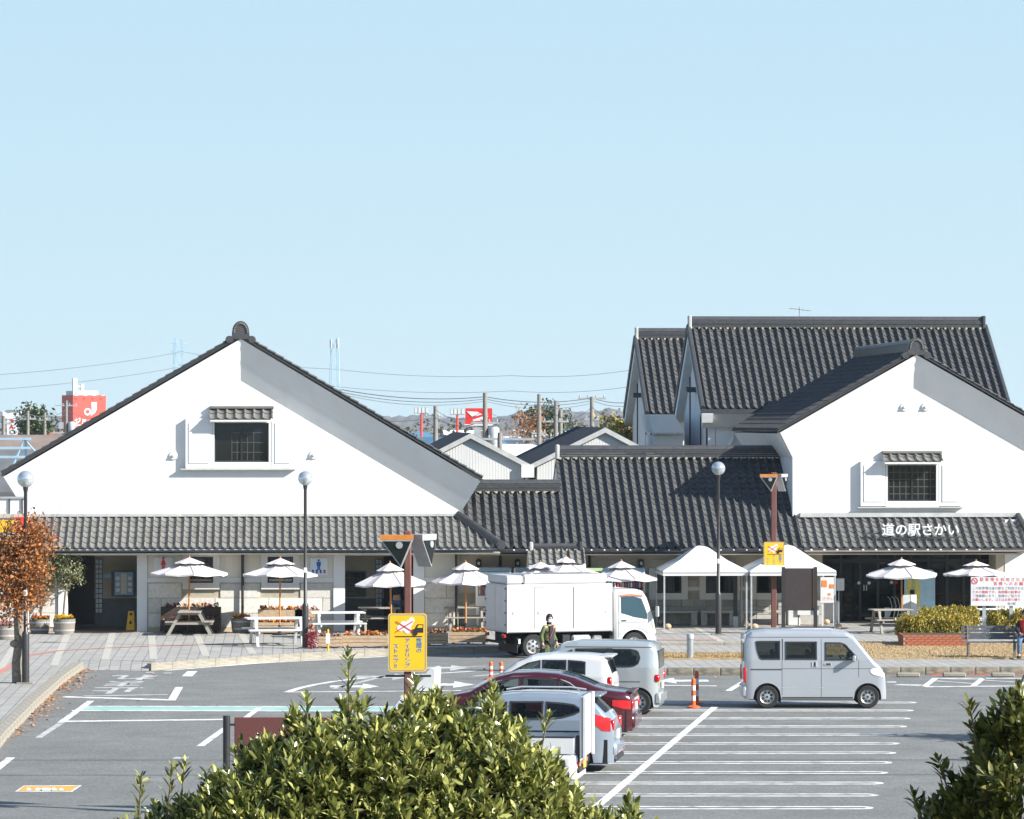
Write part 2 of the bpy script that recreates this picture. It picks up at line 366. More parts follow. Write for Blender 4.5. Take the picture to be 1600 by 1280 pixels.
# ------------------------------------------------------------------ ground
gm = MB()
ys = [-60, 0, 9, 12, 15, 18, 21, 24, 28, 31, 45, 60, 90, 150, 300, 700, 1500, 4000, 9000]
def gz(Y):
    if Y <= 12: return 5.25
    if Y >= 31: return -0.02
    t = (Y - 12) / 19; return 5.25 + (-0.02 - 5.25) * (t * t * (3 - 2 * t))
embk = MB()
for i in range(9):
    a, b = ys[i], ys[i + 1]
    embk.quad((-150, a, gz(a)), (150, a, gz(a)), (150, b, gz(b)), (-150, b, gz(b)))
struct(embk.build('embankment', 'embankment_grass', smooth=60))
gm.quad((-9000, 30.9, -.025), (9000, 30.9, -.025), (9000, 12000, -.02), (-9000, 12000, -.02))
struct(gm.build('ground', 'far_ground'))
lot = MB().quad((-45, 33, 0), (60, 33, 0), (60, 127, 0), (-45, 127, 0)).build('parking_lot', 'asphalt'); struct(lot)
def mark(name, pts, z=0.004, m='paint_white', worn=False):
    mb = MB(); mb.poly([(p.x, p.y, z) for p in pts]); return mb.build(name, m, lot)
def gline(name, a, b, wd, m='paint_white', z=0.004):
    a = G(*a); b = G(*b); d = (b - a).normalized(); n = Vector((-d.y, d.x, 0)) * wd / 2
    return mark(name, [a - n, b - n, b + n, a + n], z, m)
# stall lines, each a long double loop
yl = [1098, 1110.4, 1122.8, 1135.4, 1148.4, 1162.0, 1176.6, 1191.8, 1207.5, 1224, 1242.6, 1262.5, 1284]
for i, y in enumerate(yl):
    t = (y - 1098) / (1262 - 1098); xr = 1430 + (1361 - 1430) * t; xm = 1117 + (975 - 1117) * ((y - 1105) / 120.0)
    ar = G(xr, y); am = G(xm, y); W_ = ar.x - am.x
    for s, wd in ((-0.21, .16), (0.21, .16)):
        x0 = am.x - W_ - .05; x1 = ar.x - 0.18; yy = ar.y + s
        mark('stall_line', [Vector((x0, yy - wd / 2, 0)), Vector((x1, yy - wd / 2, 0)), Vector((x1, yy + wd / 2, 0)), Vector((x0, yy + wd / 2, 0))])
    mb = MB(); pts = []
    for k in range(7):
        q = -math.pi / 2 + math.pi * k / 6
        pts.append((x1 + .29 * math.cos(q) * .8, ar.y + .29 * math.sin(q)))
    for k in range(6, -1, -1):
        q = -math.pi / 2 + math.pi * k / 6
        pts.append((x1 + .13 * math.cos(q) * .8, ar.y + .13 * math.sin(q)))
    fs = [(k, k + 1, 12 - k, 13 - k) for k in range(6)]
    mb.add([(x, y2, .0042) for x, y2 in pts], fs).build('stall_line_end', 'paint_white', lot)
gline('lane_divider', (1117, 1105), (930, 1263), 0.17, z=.008)
gline('lane_divider', (1165, 1064), (1138, 1080), 0.17, z=.008)
# left-hand markings
mark('walkway_band', [G(122, 1110.5), G(700, 1111.5), G(700, 1105), G(131, 1104.5)], .004, 'paint_green')
gline('walkway_edge_line', (112, 1111), (700, 1112), .25, z=.008)
gline('walkway_edge_line', (128, 1104), (700, 1105), .25, z=.008)
gline('stop_line', (98, 1127.5), (350, 1124.5), .38)
gline('edge_line', (142, 1096), (95, 1130), .17, z=.012); gline('edge_line', (95, 1130), (60, 1153), .15, 'paint_worn')
gline('edge_line', (17, 1184), (-30, 1222), .17); gline('edge_line', (352, 1138), (313, 1166), .16)
gline('edge_line', (405, 1107), (385, 1122), .15, z=.016); gline('edge_line', (280, 1186), (285, 1183), .3, 'paint_worn')
gline('give_way_line', (98, 1089), (268, 1094), .4); gline('give_way_line', (268, 1095), (280, 1074), .2, z=.008)
gline('give_way_line', (130, 1088), (262, 1086), .3, 'paint_worn', z=.008)
gline('edge_line', (292, 1057), (301, 1049), .28); gline('edge_line', (258, 1048), (400, 1036.8), .2)
gline('edge_line', (400, 1036.8), (604, 1026), .2)
for k, (px, py) in enumerate(((234, 1051), (233, 1056), (262, 1052))): gline('worn_letter_stroke', (px - 6, py), (px + 6, py), .35, 'paint_worn')
t_ = text('painted_word', '止\nま\nれ', 1.25, 'paint_worn', lot, (0, 0, .008), rot=(0, 0, R(180)), ext=0, xs=1.05, ys=2.1, bold=.03, spacing=1.0)
t_.location = G(196, 1068); t_.location.z = .006
mark('disabled_bay_symbol', [G(23, 1237.5), G(113, 1237.5), G(128, 1227.5), G(37, 1228)], .004)
mark('disabled_bay_symbol', [G(28, 1236.5), G(111, 1236.5), G(123, 1228.6), G(38, 1229)], .008, 'paint_orange')
for px, wv in ((60, 12), (72, 20), (84, 10), (45, 8), (96, 8)):
    mark('disabled_bay_symbol', [G(px - wv / 2, 1236.4), G(px + wv / 2, 1236.2), G(px + wv / 3, 1232 + (px % 7) * .3), G(px - wv / 4, 1231.5)], .012)
# middle island outline and arrows
cur = [(448, 1082), (468, 1075.5), (492, 1070), (525, 1064.5), (562, 1060.5), (605, 1057), (660, 1054), (740, 1049)]
for a, b in zip(cur[:-1], cur[1:]): gline('island_line', a, b, .2)
gline('island_line', (448, 1082), (800, 1079), .22, z=.008); gline('island_line', (520, 1077), (600, 1057), .16, 'paint_worn', z=.006)
def arrow(px, py, flip=1, sc=1.0, m='paint_white'):
    g = G(px, py); mb = MB()
    sh = [(-1.6, 0), (-.5, -.75), (-.5, -.25), (1.5, -.25), (1.5, .25), (-.5, .25), (-.5, .75)]
    mb.poly([(g.x + x * flip * sc * .55, g.y + y * sc * 2.0, .006) for x, y in sh]); mb.build('direction_arrow', m, lot)
arrow(553, 1073, -1, .75); arrow(694, 1070, -1, .9); arrow(690, 1044, -1, .9, 'paint_worn'); arrow(600, 1058, -1, .9, 'paint_worn'); arrow(1068, 1064, 1, .8)
gline('edge_line', (700, 1043), (760, 1041), .2, 'paint_worn'); gline('edge_line', (1030, 1071), (1120, 1072), .25); gline('edge_line', (740, 1057), (800, 1051), .2, 'paint_worn')
# disabled bays by the far kerb
gline('bay_line', (1445, 1073.5), (1600, 1072), .3)
for x0, x1 in ((1445, 1462), (1520, 1536), (1597, 1611)): gline('bay_line', (x0, 1073), (x1, 1060), .17, z=.008)
for x0 in (1462, 1536): gline('bay_line', (x0, 1060.5), (x0 + 78, 1060.5), .3, z=.010)
for (a, b) in (((1459, 1064.2), (1528, 1069)), ((1536, 1063), (1600, 1067)), ((1470, 1061), (1528, 1062.5))): gline('bay_hatch', a, b, .25, 'paint_worn', z=.006)
for a, b in (((1386, 1066), (1400, 1066)), ((1400, 1070), (1440, 1071))): gline('edge_line', a, b, .35)
for a, b in (((1455, 1055), (1475, 1055.5)), ((1512, 1054.5), (1545, 1055)), ((1586, 1054), (1600, 1054.5))): gline('red_edge_line', a, b, .3, 'cone_orange')
# fallen leaves strewn on the asphalt along the left kerb
V = []; Fq = []
def leafquad(c, s, n=None):
    a = rng.uniform(0, 6.28); tl = rng.uniform(-.5, .5, 2)
    ux = np.array([math.cos(a), math.sin(a), tl[0]]) * s; uy = np.array([-math.sin(a), math.cos(a), tl[1]]) * s * .65
    i = len(V); V.extend([c - ux, c - uy, c + ux, c + uy]); Fq.append((i, i + 1, i + 2, i + 3))
ka, kb = G(124, 1044), G(-12, 1158)
for k in range(620):
    t = rng.uniform(0, 1); p = ka.lerp(kb, t); off = abs(rng.normal(0, .26)) + .06
    if rng.uniform() < 0.04: off = rng.uniform(0, 3)
    leafquad(np.array([p.x + off, p.y + rng.normal(0, .1), .03]), rng.uniform(.03, .06))
for k in range(26): leafquad(np.array([rng.uniform(-12, 6), rng.uniform(100, 116), .03]), .06)
stuff(tag(link('fallen_leaves', arrmesh('fallen_leaves', V, Fq, 'leaf_fallen')), 'dry brown leaves gathered in the gutter along the left kerb', 'leaves'))
# ------------------------------------------------------------------ pavements, kerbs
def paving_mat():
    m = bpy.data.materials.new('paving'); m.use_nodes = True; MATS['paving'] = m
    t = m.node_tree; n = t.nodes; b = n['Principled BSDF']; b.inputs['Roughness'].default_value = 0.85
    tc = n.new('ShaderNodeTexCoord'); mp = n.new('ShaderNodeMapping'); mp.inputs['Rotation'].default_value = (0, 0, -ROT)
    t.links.new(tc.outputs['Object'], mp.inputs[0])
    br = n.new('ShaderNodeTexBrick'); br.offset = 0.0; br.inputs['Scale'].default_value = 1.0
    br.inputs['Brick Width'].default_value = 0.30; br.inputs['Row Height'].default_value = 0.6; br.inputs['Mortar Size'].default_value = 0.014
    br.inputs['Color1'].default_value = (0.335, 0.32, 0.29, 1); br.inputs['Color2'].default_value = (0.385, 0.37, 0.34, 1); br.inputs['Mortar'].default_value = (0.19, 0.19, 0.185, 1)
    t.links.new(mp.outputs[0], br.inputs[0])
    nz = n.new('ShaderNodeTexNoise'); nz.inputs['Scale'].default_value = 1.2; nz.inputs['Detail'].default_value = 5; t.links.new(mp.outputs[0], nz.inputs[0])
    mx = n.new('ShaderNodeMix'); mx.data_type = 'RGBA'; mx.blend_type = 'MULTIPLY'; mx.inputs[0].default_value = 0.45
    rp = n.new('ShaderNodeValToRGB'); rp.color_ramp.elements[0].position = .3; rp.color_ramp.elements[0].color = (.6, .6, .6, 1); rp.color_ramp.elements[1].position = .7
    t.links.new(nz.outputs[0], rp.inputs[0]); t.links.new(br.outputs[0], mx.inputs[6]); t.links.new(rp.outputs[0], mx.inputs[7]); t.links.new(mx.outputs[2], b.inputs['Base Color'])
    bp = n.new('ShaderNodeBump'); bp.inputs['Strength'].default_value = .4; bp.inputs['Distance'].default_value = .01; bp.invert = True
    t.links.new(br.outputs['Fac'], bp.inputs['Height']); t.links.new(bp.outputs[0], b.inputs['Normal'])
paving_mat()
mat('paver_pale', (0.42, 0.40, 0.35), 0.85, var=0.1, scale=5); mat('paver_red', (0.46, 0.20, 0.15), 0.85, var=0.15, scale=5)
mat('paver_beige', (0.50, 0.40, 0.27), 0.85, var=0.1, scale=3)
kl = [G(233, 1048), G(300, 1043), G(400, 1036), G(500, 1030), G(600, 1025), G(700, 1021.5), G(860, 1018), G(1030, 1015.5), G(1180, 1014), G(1240, 1013)]
farY = 137.2
left_k = [G(122, 1046), G(90, 1069), G(50, 1105), G(0, 1156), G(-40, 1204)]
pave_poly = [(-45, farY), (-45, 80), (left_k[-1].x, 80)] + [(p.x, p.y) for p in reversed(left_k)] + [(G(118, 1030, SW).x, G(118, 1030, SW).y), (G(238, 1033, SW).x, G(238, 1033, SW).y)] + [(p.x, p.y) for p in kl] + [(10.5, 118.5), (60, 119.5), (60, farY + 6), (0, farY + 2)]
def sheet(name, poly, z0, z1, m):
    bm = bmesh.new(); vs = [bm.verts.new((x, y, z1)) for x, y in poly]; f = bm.faces.new(vs)
    if f.normal.z < 0: f.normal_flip()
    r = bmesh.ops.extrude_face_region(bm, geom=[f]); 
    for e in r['geom']:
        if isinstance(e, bmesh.types.BMVert): e.co.z = z0
    bmesh.ops.triangulate(bm, faces=[q for q in bm.faces if len(q.verts) > 4]); bmesh.ops.recalc_face_normals(bm, faces=bm.faces)
    me = bpy.data.meshes.new(name); bm.to_mesh(me); bm.free(); me.materials.append(M[m]); return link(name, me)
terrace = struct(sheet('pavement', pave_poly, -.01, SW - .004, 'paving'))
def kerb_run(parent, pts, z, m, step=0.62, wd=0.17, h=0.24, name='kerb_stone'):
    seg = []
    for a, b in zip(pts[:-1], pts[1:]):
        n = max(1, round((b - a).length / step))
        for i in range(n): seg.append((a.lerp(b, i / n), a.lerp(b, (i + 1) / n)))
    unit = MB().box((0, 0, 0), (1, 1, 1)).mesh(name, m)
    bv = MB().box((0, 0, 0), (1, 1, 1), bev=.06).mesh(name, m)
    for a, b in seg:
        d = b - a; c = (a + b) / 2
        mw = Matrix.Translation((c.x, c.y, z - h / 2 + random.uniform(-.004, .004))) @ Matrix.Rotation(math.atan2(d.y, d.x), 4, 'Z') @ Matrix.Diagonal((d.length - .012, wd, h, 1))
        link(name, bv, parent, mw)
kerb_run(terrace, kl, SW + .012, 'kerb', .9)
kerb_run(terrace, left_k, SW + .012, 'kerb', .9, wd=.3)
# dropped apron between the two kerbs
MB().quad(tuple(G(124, 1047))[:2] + (.006,), tuple(G(232, 1049))[:2] + (.006,), tuple(G(236, 1034, SW))[:2] + (SW + .001,), tuple(G(118, 1030, SW))[:2] + (SW + .001,)).build('dropped_kerb_apron', 'paving', terrace)
def strip(name, a, b, wd, m, z=SW + .001):
    d = (b - a).normalized(); n = Vector((-d.y, d.x, 0)) * wd / 2
    return MB().poly([(p.x, p.y, z) for p in (a - n, b - n, b + n, a + n)]).build(name, m, terrace)
for (x0, y0, x1, y1) in ((84, 1040, 106, 990), (164, 1031, 176, 988), (240, 1030, 236, 988), (322, 1025, 306, 988), (395, 1022, 376, 988), (-10, 1060, 36, 990)):
    strip('paver_band', G(x0, y0, SW), G(x1, y1, SW), .22, 'paver_pale')
rc = [(-10, 1055), (20, 1040), (45, 1024), (90, 1017), (140, 1014), (220, 1010), (320, 1007), (420, 1006)]
for a, b in zip(rc[:-1], rc[1:]): strip('red_paver_line', G(*a, SW), G(*b, SW), .25, 'paver_red', SW + .005)
strip('threshold_strip', G(60, 985, SW), G(235, 985, SW), .8, 'paver_beige', SW + .009)
for (x0, x1, y) in ((1028, 1120, 1000),): strip('red_paver_line', G(x0, y, SW), G(x1, y, SW), .45, 'paver_red', SW + .005)
strip('paver_band', G(1128, 1003, SW), G(1085, 980, SW), .22, 'paver_pale'); strip('paver_band', G(1050, 990, SW), G(1010, 976, SW), .22, 'paver_pale')
# grass island with its own kerb and paved edge, joined to the terrace on the right
ia = G(1000, 1055.5); ib = G(1250, 1055.5); ic = G(1600, 1054); ide = Vector((60, ic.y + .3, 0))
iz = SW
isl = struct(sheet('island_paving', [(ia.x, ia.y), (ib.x, ib.y), (ic.x, ic.y), (ide.x, ide.y), (60, 119.4), (10.6, 118.4), (G(1230, 1019).x, G(1230, 1019).y), (ia.x, G(1000, 1019).y)], -.008, iz - .004, 'paving'))
kerb_run(isl, [ia, ib, ic, ide.lerp(ic, .55)], iz + .012, 'kerb_dark', .72)
gr = [G(1003, 1031, iz), G(1180, 1031, iz), G(1600, 1029.5, iz), Vector((30, G(1600, 1029.5, iz).y, 0)), Vector((30, G(1600, 1004, iz).y, 0)), G(1340, 1004, iz), G(1215, 1020, iz), G(1003, 1021, iz)]
struct(sheet('grass_bed', [(p.x, p.y) for p in gr], .0, iz + .03, 'dry_grass'))
V = []; Fq = []
gx0 = gr[0].x; gy0 = gr[0].y
for k in range(26000):
    px = rng.uniform(1003, 1620); py = rng.uniform(1021.5 if px < 1215 else 1004.5, 1030.5)
    g = G(px, py, iz); hh = rng.uniform(.02, .05); a = rng.uniform(0, 6.28); d = np.array([math.cos(a), math.sin(a), 0]) * .009
    b = np.array([g.x, g.y, iz + .025]); tip = b + np.array([rng.normal(0, .02), rng.normal(0, .02), hh]); i = len(V)
    V.extend([b - d, b + d, tip + d * .2, tip - d * .2]); Fq.append((i, i + 1, i + 2, i + 3))
leafmat('leaf_straw', (0.26, 0.18, 0.08), (0.52, 0.39, 0.22), 0.9, .1)
stuff(tag(link('dry_grass_blades', arrmesh('dry_grass_blades', V, Fq, 'leaf_straw')), 'short straw coloured winter grass on the island bed', 'grass'))
# wheel stops
ws = None
for k, (px, lab) in enumerate(((1419, 'concrete wheel stop nearest the silver van, against the far kerb'), (1491, 'middle concrete wheel stop of the three against the far kerb'), (1567, 'concrete wheel stop farthest right, against the far kerb'))):
    g = G(px, 1058); o = MB().box((0, 0, .06), (.62, .16, .12), bev=.025).build('wheel_stop', 'kerb', smooth=30)
    o.location = g; tag(o, lab, 'wheel stop', 'wheel stops by the far kerb')
# ------------------------------------------------------------------ roof tiles
TILE_S = [0, .12, .24, .36, .48, .60, .70, .77, .84, .91, 1.0]
TILE_H = [.020, .004, -.010, -.016, -.010, .004, .026, .052, .062, .052, .020]
def tile_arrays(pitch, expo, amp=1.0):
    n = len(TILE_S); V = []; Fs = []
    ln = expo * 1.10
    for (y, dz) in ((0, .0), (0, .045), (ln, .012)):          # lip bottom, lip top, head
        for s, h in zip(TILE_S, TILE_H): V.append((s * pitch, y, h * amp * pitch / .25 + dz - (.0 if y else .0)))
    for k in range(n - 1):
        Fs.append((k, k + 1, n + k + 1, n + k)); Fs.append((n + k, n + k + 1, 2 * n + k + 1, 2 * n + k))
    return np.array(V, dtype=np.float64), np.array(Fs, dtype=np.int32)
def tile_roof(roof, origin, udir, up, ncol, nrow, pitch, expo, m, keep=None, singles=0, amp=1.0, order=None):
    """rows start at the eave; origin = left end of the eave"""
    udir = Vector(udir).normalized(); up = Vector(up).normalized(); nn = udir.cross(up)
    V0, F0 = tile_arrays(pitch, expo, amp)
    base = Matrix((udir, up, nn)).transposed().to_4x4()
    B3 = np.array(base.to_3x3())
    cells = []
    for r in range(nrow):
        for c in range(ncol):
            p = Vector(origin) + udir * (c * pitch) + up * (r * expo)
            q = p + udir * (pitch * .5) + up * (expo * .4)
            if keep is None or keep(q): cells.append(p)
    me1 = arrmesh('tile', V0, F0, m); me1.polygons.foreach_set('use_smooth', [True] * len(me1.polygons)); me1.set_sharp_from_angle(angle=R(40))
    for p in cells[:singles]:
        mw = Matrix.Translation(p + nn * random.uniform(-.004, .004)) @ base @ Matrix.Rotation(random.uniform(-.006, .006), 4, 'X')
        link('tile', me1, roof, mw)
    rest = cells[singles:]
    if rest:
        nv = len(V0); allV = []; allF = []
        W0 = V0 @ B3.T
        for i, p in enumerate(rest):
            allV.append(W0 + np.array(p + nn * random.uniform(-.004, .004))); allF.append(F0 + i * nv)
        me = arrmesh('tile_courses', np.concatenate(allV), np.concatenate(allF), m)
        me.polygons.foreach_set('use_smooth', [True] * len(me.polygons)); me.set_sharp_from_angle(angle=R(40))
        o = link('tile_courses', me, roof); stuff(o)
    return roof
class Bld:
    def __init__(s, name, label, u, v, cat='building', group=None):
        s.root = thing(name, label, cat, LW(u, v, 0), ROT, group); s.off = (u, v, 0)
    def part(s, name, mb, m, parent=None, smooth=None):
        return mb.build(name, m, parent or s.root, smooth, off=s.off)
    def o(s, u, v, z): return Vector((u - s.off[0], v - s.off[1], z))
def wb(mb, px0, px1, py0, py1, v0, v1, ref=None, mi=0, bev=0):
    """a box whose front face on plane v0 covers the photo rectangle"""
    u0, z1 = L(px0, py0, v0); u1, _ = L(px1, py0, v0); _, z0 = L((px0 + px1) / 2, py1, v0)
    mb.bb((u0, v0, z0), (u1, v1, z1), mi, bev); return mb
def window_set(B, px0, px1, py0, py1, v, cols=4, rows=5, sash=2, mun='muntin', name='window', depth=.12, split=None):
    u0, z1 = L(px0, py0, v); u1, z0 = L(px1, py1, v)
    f = MB(); t = .05
    f.bb((u0, v - .02, z0), (u1, v + .06, z0 + t)); f.bb((u0, v - .02, z1 - t), (u1, v + .06, z1))
    f.bb((u0, v - .021, z0 + t), (u0 + t, v + .06, z1 - t)); f.bb((u1 - t, v - .021, z0 + t), (u1, v + .06, z1 - t))
    for k in range(1, sash):
        x = u0 + (u1 - u0) * k / sash; f.bb((x - .03, v - .023, z0 + t), (x + .03, v + .06, z1 - t))
    w_ = B.part(name, f, 'dark_frame')
    for k in range(sash):
        a = u0 + (u1 - u0) * k / sash; b = u0 + (u1 - u0) * (k + 1) / sash
        p = MB(); p.bb((a + .02, v + .01, z0 + .02), (b - .02, v + .018, z1 - .02)); B.part('pane', p, 'glass_dark', w_)
    g = MB()
    for k in range(1, cols):
        x = u0 + (u1 - u0) * k / cols; g.bb((x - .012, v + .0, z0 + t), (x + .012, v + .0095, z1 - t))
    for k in range(1, rows):
        z = z0 + (z1 - z0) * k / rows; g.bb((u0 + t, v - .001, z - .012), (u1 - t, v + .009, z + .012))
    if cols > 1 or rows > 1: B.part('glazing_bar', g, mun, w_)
    return w_
def hood(B, px0, px1, py0, py1, v, ncol, m='tile_light'):
    u0, z1 = L(px0, py0, v - .1); u1, z0 = L(px1, py1, v - .45)
    zz1 = z1 - .06; dv = .5; up = Vector((0, dv, zz1 - z0)).normalized()
    s = MB(); s.prism([(v - dv, z0 - .06), (v - dv, z0 - .01), (v, zz1 - .01), (v, zz1 - .2)], u0 + .02, u1 - .02, 'x')
    h = B.part('window_hood', s, 'white_trim')
    pitch = (u1 - u0) / ncol
    tile_roof(h, B.o(u0, v - dv, z0), (1, 0, 0), up, ncol, 2, pitch, math.hypot(dv, zz1 - z0) / 2, m, singles=40, amp=.8)
    r = MB(); r.bb((u0 - .02, v - .16, zz1 - .01), (u1 + .02, v, zz1 + .09), bev=.03); B.part('hood_ridge', r, m, h)
def gable(B, apex, lt, rt, vw, vroof, vback, cove=.9, ct=1.25, tile='tile_dark', tip_drop=True, ridge_h=.34):
    """apex, lt, rt: photo points of the roof edge. vw: plane of the wall, vroof: plane of the roof edge"""
    a = Vector(L(*apex, vroof)); l = Vector(L(*lt, vroof)); r = Vector(L(*rt, vroof))
    sl = (a - l).normalized(); sr = (r - a).normalized()
    nl = Vector((sl.y, -sl.x)); nr = Vector((sr.y, -sr.x))
    nl = nl if nl.y < 0 else -nl; nr = nr if nr.y < 0 else -nr
    def inner(t):
        pl = l + nl * t; pr = r + nr * t
        # intersection of both offset lines
        A = a + nl * t; Bp = a + nr * t
        k = (Bp - A); det = sl.x * (-sr.y) + sl.y * sr.x
        s_ = (k.x * (-sr.y) + k.y * sr.x) / det if abs(det) > 1e-9 else 0
        return pl, A + sl * s_, pr
    t0, t1 = .10, ct
    ring = [inner(x) for x in (t0, (t0 + ct) * .5, (t0 + ct) * .5 + .05, t1)]
    vv = [vroof + .02, vroof + .02 + cove * .5, vroof + .05 + cove * .5, vw + .002]
    for side, nm in ((0, 'gable_moulding'), (2, 'gable_moulding')):
        mb = MB(); Vs = []
        for q, (rg, vq) in enumerate(zip(ring, vv)): Vs += [(rg[side][0], vq, rg[side][1]), (rg[1][0], vq, rg[1][1])]
        b0 = len(Vs)
        Vs += [(ring[0][side][0], vw + .4, ring[0][side][1]), (ring[0][1][0], vw + .4, ring[0][1][1]), (ring[3][side][0], vw + .4, ring[3][side][1]), (ring[3][1][0], vw + .4, ring[3][1][1])]
        fs = [(0, 1, 3, 2), (2, 3, 5, 4), (4, 5, 7, 6), (0, 2, 4, 6, b0 + 2, b0), (0, 1, b0 + 1, b0), (6, 7, b0 + 3, b0 + 2), (b0, b0 + 1, b0 + 3, b0 + 2)]
        mb.add(Vs, fs); B.part(nm, mb, 'plaster')
    # roof slopes
    th = .045; roofs = []
    for side, e, s in ((0, l, sl), (1, r, -sr)):
        n_ = Vector((-s.y, s.x)) if side == 0 else Vector((s.y, -s.x))
        mb = MB(); p = [e - s * .05, a, a - n_ * th if 0 else a + Vector((0, -th)), e - s * .05 - n_ * th]
        mb.prism([tuple(x) for x in p], vroof, vback, 'y')
        rf = B.part('roof', mb, 'tile_edge'); roofs.append(rf)
        ln = (a - e).length; pitch = .27; nrow = int(ln / .30); expo = ln / nrow
        ncol = int((vback - vroof) / pitch)
        s3 = Vector((s.x, 0, s.y))
        if side == 0: org = Vector((e.x, vback, e.y)); ud = (0, -1, 0)
        else: org = Vector((e.x, vroof, e.y)); ud = (0, 1, 0)
        tile_roof(rf, B.o(*org) + Vector((n_.x, 0, n_.y)) * .0, ud, s3, ncol, nrow, (vback - vroof) / ncol, expo, tile, singles=0)
        # verge tiles along the front edge
        vt = MB()
        for k in range(nrow):
            c0 = Vector((e.x, vroof + .06, e.y)) + s3 * (k * expo) + Vector((n_.x, 0, n_.y)) * .035
            vt.tube([c0, c0 + s3 * expo * .98 + Vector((n_.x, 0, n_.y)) * -.012], [.036, .03], 6)
        B.part('verge_tiles', vt, 'ridge', rf, 40)
    rd = MB(); rd.bb((a.x - .17, vroof + .25, a.y - .02), (a.x + .17, vback - .1, a.y + ridge_h - .08))
    rd.tube([(a.x, vroof + .2, a.y + ridge_h - .06), (a.x, vback - .1, a.y + ridge_h - .06)], .13, 8)
    rp = B.part('ridge', rd, 'ridge', roofs[0], 40)
    on = MB(); arch = []
    for k in range(11):
        q = math.pi * k / 10; arch.append((a.x + .27 * math.cos(q), a.y + .12 + .34 * math.sin(q)))
    arch = [(a.x + .30, a.y - .12)] + arch + [(a.x - .30, a.y - .12)]
    on.prism(arch, vroof - .02, vroof + .16, 'y')
    B.part('ridge_end_tile', on, 'ridge', roofs[0])
    bd = MB()
    for k in range(13):
        q = math.pi * k / 12; bd.sphere((a.x + .21 * math.cos(q), vroof - .03, a.y + .10 + .28 * math.sin(q)), .035, 6, 4)
    B.part('ridge_end_beads', bd, 'tile_light', roofs[0])
    for sd, e in ((-1, l), (1, r)):
        bb = MB(); bb.lathe([(.0, .0), (.11, 0), (.13, .05), (.13, .25)], 10, (a.x + sd * .36, vroof - .02, a.y - .14), 'y')
        B.part('ridge_end_scroll', bb, 'ridge', roofs[0], 40)
    ib = inner(ct)
    return a, l, r, ib, roofs
def gutter(B, u0, u1, v, z, r_=.06, m='dark_frame', parent=None):
    g = MB(); pts = []
    g.bb((u0, v - r_, z - r_), (u1, v + r_, z + r_ * .2), bev=.02); return B.part('gutter', g, m, parent)
def stones(B, par, px0, px1, rows, v, m, wpx=84, hole=None, off0=0.0):
    """single facing stones, staggered, one object each; par carries the joint-coloured backing"""
    for r_, (y0, y1) in enumerate(rows):
        x = px0 - (wpx * .5 if r_ % 2 else 0) - off0
        while x < px1:
            a, b = max(x, px0), min(x + wpx, px1)
            if b - a > 6:
                segs = [(a, b)]
                for (h0, h1, hy0, hy1) in (hole or []):
                    ns = []
                    for (p, q) in segs:
                        if y1 <= hy0 + 2 or y0 >= hy1 - 2 or q <= h0 or p >= h1: ns.append((p, q)); continue
                        if p < h0: ns.append((p, h0))
                        if q > h1: ns.append((h1, q))
                    segs = ns
                for (p, q) in segs:
                    if q - p < 4: continue
                    mb = MB(); u0, z1 = L(p, y0, v); u1, z0 = L(q, y1, v)
                    g = .009; mb.bb((u0 + g, v - .03 - random.uniform(0, .006), z0 + g), (u1 - g, v + .02, z1 - g))
                    B.part('stone', mb, m, par)
            x += wpx
def boss(B, px, py, v, r_=.15):
    u, z = L(px, py, v); mb = MB(); mb.lathe([(.0, -.12), (.03, -.12), (.05, -.10), (.05, -.05), (r_ * .8, -.05), (r_, -.01), (r_, .02)], 20, (u, v, z), 'y')
    B.part('wall_boss', mb, 'plaster', smooth=40)
# ================================================================== A: left gabled building with the lavatories
A = Bld('lavatory_building', 'large white gabled building on the left with tiled awning and lavatory entrances', 0, 6)
VW, VE = 1.2, -.9
aA, lA, rA, ibA, rfA = gable(A, (376, 524), (3, 741), (753, 748), VW, VW - .56, 13.0, cove=.56, tile='tile_dark')
zt_a = L(376, 806, VW)[1]; ze_a = L(376, 855, VE)[1]
g_ = MB()
g_.prism([tuple(ibA[0]), tuple(ibA[1]), tuple(ibA[2]), (ibA[2].x, zt_a - .9), (ibA[0].x, zt_a - .9)], VW, VW + .35, 'y')
A.part('gable_wall', g_, 'plaster')
ug0, ug1 = ibA[0].x + .1, ibA[2].x - .1
sd = MB(); zs = lA.y - .35
sd.bb((ug0, VW + .36, 0), (ug0 + .3, 12.5, zs)); sd.bb((ug1 - .3, VW + .36, 0), (ug1, 12.5, zs)); sd.bb((ug0 + .31, 12.2, 0), (ug1 - .31, 12.5, zs))
A.part('side_wall', sd, 'plaster')
